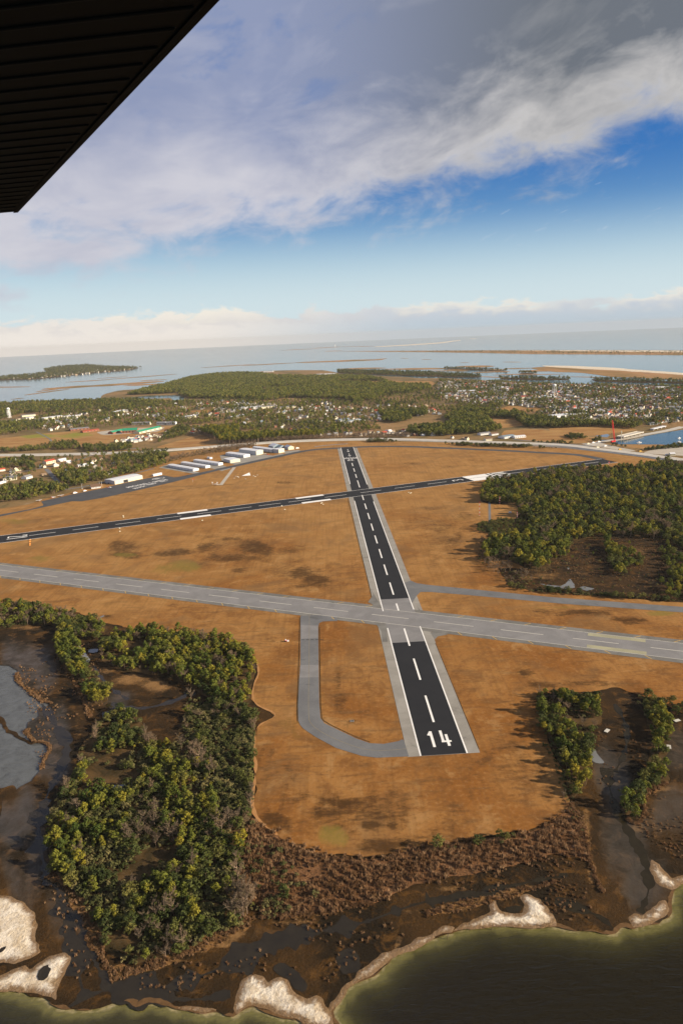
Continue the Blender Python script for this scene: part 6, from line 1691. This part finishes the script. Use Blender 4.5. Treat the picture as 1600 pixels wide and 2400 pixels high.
m_ = MB(); m_.box(0, L_, 0, 7, 1.6, 2.1); m_.build('deck', M['gravel'], t_)
for k in range(7):
    for y in (.6, 6.4):
        m_ = MB(); m_.tube([(L_ * (k + .3) / 7, y, -.5), (L_ * (k + .3) / 7, y, 1.6)], .35, 6); m_.build('pile', M['bark'], t_)

def boat(px, py, rz, label, L=9):
    p = G(px, py); t_ = thing('boat', label, 'boat', (p[0], p[1], 0.0), rz)
    m_ = MB(); B_ = L * .3; ring = []
    for x, hw_, z in ((-L / 2, B_ * .42, 1.3), (0, B_ * .5, 1.3), (L * .3, B_ * .36, 1.5), (L / 2, .05, 1.7)):
        ring.append([(x, -hw_ * .6, 0), (x, -hw_, z), (x, hw_, z), (x, hw_ * .6, 0)])
    for a, b in zip(ring[:-1], ring[1:]):
        for k in range(3): m_.quad(a[k], b[k], b[k + 1], a[k + 1])
    m_.poly(ring[0]); m_.build('hull', M['white'], t_)
    m_ = MB(); m_.box(-L * .15, L * .12, -B_ * .3, B_ * .3, 1.35, 3.0); m_.build('cabin', M['white'], t_)


boat(1591, 1027.5, .4, 'white motor boat on the bay, farther of the two'); boat(1590, 1036.8, .1, 'white motor boat on the bay nearer the marsh shore', 11)
boat(1497, 1037.8, .2, 'dark flat work barge in the bay head', 12)

# ------------------------------------------------------------------ aircraft, vehicles and airfield furniture
def plane(px, py, rz, label, s=1.0):
    p = G(px, py); t_ = thing('small_aircraft', label, 'aircraft', (p[0], p[1], .23), rz, None); t_.scale = (s, s, s)
    m_ = MB(); m_.tube([(3.1, 0, 1.25), (2.2, 0, 1.3), (.6, 0, 1.55), (-1.2, 0, 1.5), (-4.3, 0, 1.6)], [.18, .5, .68, .55, .14], 10); m_.build('fuselage', M['white'], t_, smooth=True)
    m_ = MB(); m_.box(-.35, 1.15, -5.4, 5.4, 2.1, 2.26); m_.build('wing', M['white'], t_)
    m_ = MB(); m_.box(-4.6, -3.8, -1.7, 1.7, 1.62, 1.7); m_.build('tailplane', M['white'], t_)
    m_ = MB(); m_.poly([(-4.6, .05, 1.6), (-3.6, .05, 1.6), (-4.2, .05, 3.0), (-4.7, .05, 3.0)]); m_.poly([(-4.6, -.05, 1.6), (-4.7, -.05, 3.0), (-4.2, -.05, 3.0), (-3.6, -.05, 1.6)]); m_.build('fin', M['red'], t_)
    for x, y in ((1.9, 0), (-.1, 1.2), (-.1, -1.2)):
        m_ = MB(); m_.tube([(x, y - .1, .3), (x, y + .1, .3)], .3, 8); m_.tube([(x, y, .3), (x * .8, y * .4, 1.2)], .06, 4); m_.build('wheel', M['tyre'], t_)


plane(92, 1175.2, 2.3, 'white light aircraft parked at the far corner of the apron'); plane(126, 1167.5, 1.2, 'white light aircraft at the wood edge, tail to the trees'); plane(143, 1163.6, 2.2, 'white light aircraft beside the wood on the apron edge, wings level', 1.05)
plane(621, 1065.3, 2.6, 'white light aircraft outside the largest boxy hangar', .9); plane(258, 1144, .4, 'grey-shadowed light aircraft in the middle of the apron', .8)


def car(px, py, rz, label, body='white', L=4.8, h=1.5, name='car', cat='car'):
    p = G(px, py); t_ = thing(name, label, cat, (p[0], p[1], .23), rz)
    w2 = .95 if h < 2 else 1.15
    m_ = MB(); m_.box(-L / 2, L / 2, -w2, w2, .3, h * .58); m_.build('body', M[body], t_)
    m_ = MB(); pr = [(-L * .42, h * .58), (-L * .36, h), (L * .12, h), (L * .28, h * .58)]
    for s in (-1, 1): m_.poly([(x, s * w2 * .9, z) for x, z in (pr if s < 0 else pr[::-1])])
    for (x0, z0), (x1, z1) in zip(pr[:-1], pr[1:]): m_.quad((x0, -w2 * .9, z0), (x1, -w2 * .9, z1), (x1, w2 * .9, z1), (x0, w2 * .9, z0))
    m_.build('cabin', M['glass'] if h < 2 else M[body], t_)
    for x in (-L * .3, L * .3):
        for y in (-w2, w2):
            m_ = MB(); m_.tube([(x, y - .1, .34), (x, y + .1, .34)], .34, 8); m_.build('wheel', M['tyre'], t_)


car(176, 1156.5, .9, 'white fuel truck at the apron edge beside the wood', 'white', 8, 2.8, 'truck', 'truck'); car(199, 1151.6, .9, 'white van at the apron edge near the terminal', 'white', 6.5, 2.4, 'van', 'van')
car(200, 1145, .3, 'dark car parked beside the terminal house', 'darkmetal'); car(194, 1144.6, .3, 'white car parked beside the dark one near the terminal'); car(252, 1133.8, 1.2, 'white car parked left of the wide cream hangar'); car(256, 1133.2, 1.2, 'dark car parked left of the wide cream hangar', 'darkmetal')
car(697, 1051.5, .5, 'white box truck on the grass beyond the last hangar', 'white', 9, 3.4, 'truck', 'truck'); car(628, 1066, .8, 'red car outside the pale hangar', 'red'); car(109, 1095.5, .6, 'dark car driving on the left street', 'darkmetal'); car(952, 1029.2, 1.5, 'dark car driving on the pale highway', 'darkmetal', 5, 1.6)
for (x, y, c, l_) in ((1400, 1050, 'cream', 'tan truck on the pale work road'), (1418, 1046.5, 'white', 'white truck by the scrub on the work road'), (1452, 1054.5, 'yellow', 'yellow machine on the pale work road'), (1500, 1059, 'yellow', 'yellow machine at the yard entrance'), (1390, 1038.5, 'white', 'white pickup among the site stores'), (1378, 1041, 'cream', 'cream pickup among the site stores'), (1562, 1067, 'white', 'white lorry on the construction yard'), (1403, 1036.5, 'white', 'white container lorry near the trestle')):
    car(x, y, .4, l_, c, 8, 3.0, 'truck', 'truck')
# red and white mower in the grass
p = G(670, 1504); t_ = thing('mower', 'small red tractor mower standing in the grass beside the taxiway', 'tractor', (p[0], p[1], .11), 0.2)
m_ = MB(); m_.box(-1.2, .8, -.5, .5, .5, 1.2); m_.build('body', M['red'], t_); m_ = MB(); m_.box(-.6, .4, -.5, .5, 1.2, 2.0); m_.build('cab', M['white'], t_)
m_ = MB(); m_.box(.9, 2.6, -1.1, 1.1, .2, .7); m_.build('deck', M['white'], t_)
for x, r in ((-.8, .6), (.6, .4)):
    for y in (-.75, .75):
        m_ = MB(); m_.tube([(x, y - .15, r), (x, y + .15, r)], r, 10); m_.build('wheel', M['tyre'], t_)

# landing tee and segmented circle
p = G(579, 1114.5)
t_ = thing('wind_tetrahedron', 'white landing-direction tetrahedron inside its ring of markers', 'wind indicator', (p[0], p[1], .1), 0.35)
m_ = MB(); a, b, c, d = (-11, 0, .4), (6, -5, .4), (6, 5, .4), (5, 0, 5.5)
m_.tri(a, b, d); m_.tri(b, c, d); m_.tri(c, a, d); m_.tri(a, c, b); m_.build('sail', M['white'], t_); m_ = MB(); m_.tube([(0, 0, -.1), (0, 0, .6)], .6, 8); m_.build('pivot', M['darkmetal'], t_)
for i, (x, y, l_) in enumerate(((549, 1121, 'far left'), (557, 1117.5, 'left'), (559, 1119, 'inner left'), (575, 1122.5, 'near'), (594, 1115.5, 'right'), (598, 1117, 'near right'), (603, 1113.5, 'far right'), (552, 1116.5, 'back left'))):
    p = G(x, y); m_ = MB(); m_.box(-1.8, 1.8, -.7, .7, 0, .5); m_.box(-1.5, 1.5, -.5, .5, .5, .7)
    m_.build('marker_block', M['paintold'], label='low pale block of the ring round the white tetrahedron', cat='marker', group='ring markers round the tetrahedron', loc=(p[0], p[1], .1), rotz=i * .8)
# weather station group
for i, (x, y, h, l_) in enumerate(((498, 1136.5, 6, 'tall white weather mast at the end of the pale path'), (503, 1136.8, 2, 'low white instrument box left of the others by the path'), (507, 1137, 3, 'white instrument post in the middle of the weather group'), (511, 1137.4, 2.2, 'white instrument box nearest the pale path'), (509, 1134.5, 4, 'slim white instrument pole behind the weather group'))):
    p = G(x, y); t_ = thing('weather_instrument', l_, 'instrument', (p[0], p[1], .1))
    m_ = MB(); m_.tube([(0, 0, 0), (0, 0, h)], .3, 6); m_.build('post', M['white'], t_); m_ = MB(); m_.box(-1, 1, -.6, .6, h * .6, h * .6 + 1.1); m_.build('housing', M['white'], t_)
# light posts at the terminal
for (x, y, l_) in ((193, 1147, 'slim lamp post at the apron edge left of the terminal'), (234, 1142, 'slim lamp post right of the terminal'), (239, 1141.5, 'second slim lamp post right of the terminal')):
    p = G(x, y); t_ = thing('lamp_post', l_, 'lamp post', (p[0], p[1], .1)); m_ = MB(); m_.tube([(0, 0, 0), (0, 0, 11)], .18, 6); m_.build('pole', M['white'], t_); m_ = MB(); m_.box(-.2, 1.4, -.2, .2, 10.8, 11.1); m_.build('lamp_head', M['greywall'], t_)
# runway-side markers and light units
for i, (x, y) in enumerate(((70.5, 1266.3), (70.2, 1270.6), (70.2, 1275.2), (70, 1278.6), (281, 1246.5), (280.5, 1239), (288.5, 1210), (289.5, 1213), (474, 1220.5), (660, 1186.5), (667, 1195), (752, 1180.5), (757, 1183), (754.5, 1179.5), (957, 1155), (961, 1157), (963, 1155.8))):
    p = G(x, y); t_ = thing('runway_light_unit', 'small orange-white light box in the grass beside the crossing runway', 'light unit', (p[0], p[1], .1), .8, 'light boxes beside the crossing runway')
    m_ = MB(); m_.box(-.9, .9, -.7, .7, .3, 1.1); m_.build('box', M['orange'] if i < 4 else M['cream'], t_)
    for s in (-.6, .6):
        m_ = MB(); m_.box(s - .08, s + .08, -.08, .08, 0, .3); m_.build('foot', M['darkmetal'], t_)
for (x, y, l_) in ((452, 1130, 'red windsock on the grass beyond the apron'), (1425, 1090.5, 'red windsock beside the far runway end')):
    p = G(x, y); t_ = thing('windsock', l_, 'windsock', (p[0], p[1], .1)); m_ = MB(); m_.tube([(0, 0, 0), (0, 0, 6)], .12, 6); m_.build('pole', M['white'], t_); m_ = MB(); m_.tube([(.2, 0, 5.8), (2.8, .3, 5.4)], [.7, .35], 8); m_.build('sock', M['red'], t_)
p = G(825, 1691); 
t_ = thing('drain_inlet', 'dark concrete drain inlet in the grass island of the taxiway loop', 'drain', (p[0], p[1], .1)); m_ = MB()
m_.box(-1.4, 1.4, -1, -.7, 0, .35); m_.box(-1.4, 1.4, .7, 1, 0, .35); m_.box(-1.4, -1.1, -.7, .7, 0, .35); m_.box(1.1, 1.4, -.7, .7, 0, .35); m_.build('curb', M['shoulder'], t_); m_ = MB(); m_.box(-1.1, 1.1, -.7, .7, 0, .1); m_.build('grate', M['darkmetal'], t_)
# small shacks in the marsh on the right
for (x, y, rz, l_) in ((1586, 1690, .3, 'small white board shack on the muddy shore'), (1567, 1752, 1.2, 'pale plank dock end beside the sandy patch'), (1422, 1714, .8, 'pale plank lying on the creek mud')):
    p = G(x, y); t_ = thing('board_platform', l_, 'platform', (p[0], p[1], .0), rz)
    for k in range(5):
        m_ = MB(); m_.box(-2.2, 2.2, -1.2 + k * .5, -.75 + k * .5, .35, .45); m_.build('plank', M['paintold'], t_)
    for x_ in (-1.8, 1.8):
        m_ = MB(); m_.box(x_ - .1, x_ + .1, -1.2, 1.2, -.3, .34); m_.build('bearer', M['bark'], t_)
for (x, y, l_) in ((1048, 2200, 'dark mooring post off the sandy shore, left one'), (1273, 2172, 'dark leaning post off the white sand tip'), (1152, 2178, 'dark short post off the sandy shore between the others')):
    p = G(x, y); t_ = thing('mooring_post', l_, 'post', (p[0], p[1], -.6)); m_ = MB(); m_.tube([(0, 0, 0), (.1, 0, 1.2), (.25, .1, 2.6)], [.16, .15, .12], 7); m_.build('post', M['bark'], t_); m_ = MB(); m_.tube([(.25, .1, 2.6), (.26, .1, 2.7)], .15, 7); m_.build('cap', M['darkmetal'], t_)
# lighthouse on the cape
p = G(785, 812); t_ = thing('lighthouse', 'tiny white lighthouse on the distant cape', 'lighthouse', (p[0], p[1], -.2))
m_ = MB(); m_.lathe([(9, 0), (6, 50), (7, 51), (7, 54)], 10); m_.build('tower', M['white'], t_); m_ = MB(); m_.lathe([(4, 54), (4, 62), (.1, 68)], 8); m_.build('lantern', M['darkmetal'], t_)
# utility poles along the left street
for i, (x, y) in enumerate(((168, 1088), (88, 1103), (33, 1117), (18, 1117))):
    p = G(x, y); t_ = thing('utility_pole', 'wooden utility pole beside the left street', 'utility pole', (p[0], p[1], .1), .6, 'utility poles along the left street'); m_ = MB(); m_.tube([(0, 0, 0), (0, 0, 12)], [.25, .16], 6); m_.build('pole', M['bark'], t_); m_ = MB(); m_.box(-1.2, 1.2, -.08, .08, 11, 11.2); m_.build('crossarm', M['bark'], t_)

# ------------------------------------------------------------------ painted lettering on the apron
def lettering(txt, a, b, hgt, z, up_px, name='lettering'):
    A_, B_ = G(*a), G(*b); ax_ = B_ - A_; L = np.linalg.norm(ax_); ax_ /= L
    cu = bpy.data.curves.new(name, 'FONT'); cu.body = txt; cu.size = 1.0; cu.offset = 0.012
    ob = bpy.data.objects.new(name, cu); COL.objects.link(ob)
    bpy.context.view_layer.update()
    me = bpy.data.meshes.new_from_object(ob.evaluated_get(bpy.context.evaluated_depsgraph_get()))
    bpy.data.objects.remove(ob)
    v = np.array([q.co[:] for q in me.vertices]); w_ = v[:, 0].max() - v[:, 0].min()
    up = np.array([-ax_[1], ax_[0]])
    q = A_[None] + ax_[None] * ((v[:, 0] - v[:, 0].min()) * L / w_)[:, None] + up[None] * ((v[:, 1]) * hgt / .72)[:, None]
    me.vertices.foreach_set('co', np.c_[q, np.full(len(q), z)].astype(np.float32).ravel())
    me.materials.clear(); me.materials.append(M['paint']); me.update()
    return add(name, me, parent=apron)


lettering('MICHAEL J. SMITH', (302, 1143.6), (394, 1124.6), 12, .24, None)
lettering('BEAUFORT', (317, 1146), (346, 1138.8), 9, .242, None)
lettering('FIELD', (350, 1137.2), (368, 1132.8), 9, .242, None)
lettering('N.C.', (381, 1129.8), (394, 1126.6), 9, .242, None)
lettering('MRH', (366, 1123.4), (376, 1121.2), 9, .242, None)
for cx_, cy_ in ((364.2, 1122.6), (378, 1120.6)):
    c_ = G(cx_, cy_); m_ = MB()
    for k in range(20):
        a0, a1 = 2 * math.pi * k / 20, 2 * math.pi * (k + 1) / 20
        m_.quad(*[(c_[0] + r * math.cos(a), c_[1] + r * math.sin(a) * 1.4, .242) for r, a in ((5.2, a0), (6.2, a0), (6.2, a1), (5.2, a1))])
    m_.build('lettering_ring', M['paint'], apron)

# ------------------------------------------------------------------ the wing of the camera aircraft
def ray(x, y, d):
    v = FW + (x - 800) / FPX * RT - (y - 1200) / FPX * UP
    return Vector(v / np.linalg.norm(v)) * d + Vector((0, 0, CAMH))


T_, N_ = ray(40, 494, 4.4), ray(500, 0, 1.75)
e_ = (N_ - T_); Le = e_.length; e_.normalize()
ch = Vector((-1.0, 0.10, -0.02)).normalized()          # chord, towards the hidden leading edge
nrm = e_.cross(ch).normalized()
if nrm.z < 0: nrm = -nrm
wing = thing('aircraft_wing', 'dark ribbed underside of the aircraft wing overhead at upper left', 'wing', tuple(T_))
CH = 1.6; LS = Le + 1.1; TH = .07


def wp(s, c, h): return tuple(e_ * s + ch * c + nrm * h)


m_ = MB()
m_.quad(wp(-.02, 0, 0), wp(LS, 0, 0), wp(LS, CH, 0), wp(-.02, CH, 0))
m_.quad(wp(-.02, 0, .012), wp(-.02, CH, TH * 2), wp(LS, CH, TH * 2), wp(LS, 0, .012))
m_.quad(wp(-.02, 0, 0), wp(-.02, 0, .012), wp(LS, 0, .012), wp(LS, 0, 0)); m_.quad(wp(-.02, CH, 0), wp(LS, CH, 0), wp(LS, CH, TH * 2), wp(-.02, CH, TH * 2))
m_.quad(wp(-.02, 0, 0), wp(-.02, CH, 0), wp(-.02, CH, TH * 2), wp(-.02, 0, .012)); m_.quad(wp(LS, 0, 0), wp(LS, 0, .012), wp(LS, CH, TH * 2), wp(LS, CH, 0))
M['wing'] = plain('grimy_wing_paint', (0.0045, 0.0036, 0.0030), 0.7, 0.5, 9.0, 0.1)  # near-black base carries the shade of the unlit underside
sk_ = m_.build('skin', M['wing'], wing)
nr = int(LS / .115)
for k in range(nr):
    s = (k + .5) * LS / nr
    r_ = MB(); seg = 6
    pts = [(s + .010 * math.cos(math.pi * j / seg), -.003 * math.sin(math.pi * j / seg) - .001) for j in range(seg + 1)]
    for (a, ha), (b, hb) in zip(pts[:-1], pts[1:]):
        r_.quad(wp(a, .035, ha), wp(b, .035, hb), wp(b, CH - .02, hb), wp(a, CH - .02, ha))
    r_.poly([wp(a, .035, h) for a, h in pts])
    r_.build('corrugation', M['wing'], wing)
m_ = MB(); m_.box(0, 1, 0, 1, 0, 1); m_ = MB()
m_.quad(wp(-.03, -.008, -.004), wp(-.03, .02, -.004), wp(LS, .02, -.004), wp(LS, -.008, -.004)); m_.quad(wp(-.03, -.008, -.004), wp(LS, -.008, -.004), wp(LS, -.008, .014), wp(-.03, -.008, .014)); m_.quad(wp(-.03, -.008, .014), wp(LS, -.008, .014), wp(LS, .02, .014), wp(-.03, .02, .014))
m_.build('trailing_edge', M['wing'], wing)

# ------------------------------------------------------------------ air
def m_haze():
    m_ = bpy.data.materials.new('haze'); m_.use_nodes = True
    nt = m_.node_tree; nt.nodes.clear()
    out = nt.nodes.new('ShaderNodeOutputMaterial'); v = nt.nodes.new('ShaderNodeVolumePrincipled')
    v.inputs['Color'].default_value = (0.64, 0.65, 0.67, 1); v.inputs['Density'].default_value = HAZE; v.inputs['Anisotropy'].default_value = 0.0
    nt.links.new(v.outputs[0], out.inputs['Volume'])
    return m_


HAZE = 2.1e-5
m_ = MB(); m_.box(-29300, 29300, -29300, 29300, -1.8, 320.0)
add('haze', m_.mesh('haze', m_haze()), kind='stuff', label='pale sea haze filling the air over the coast', cat='haze')
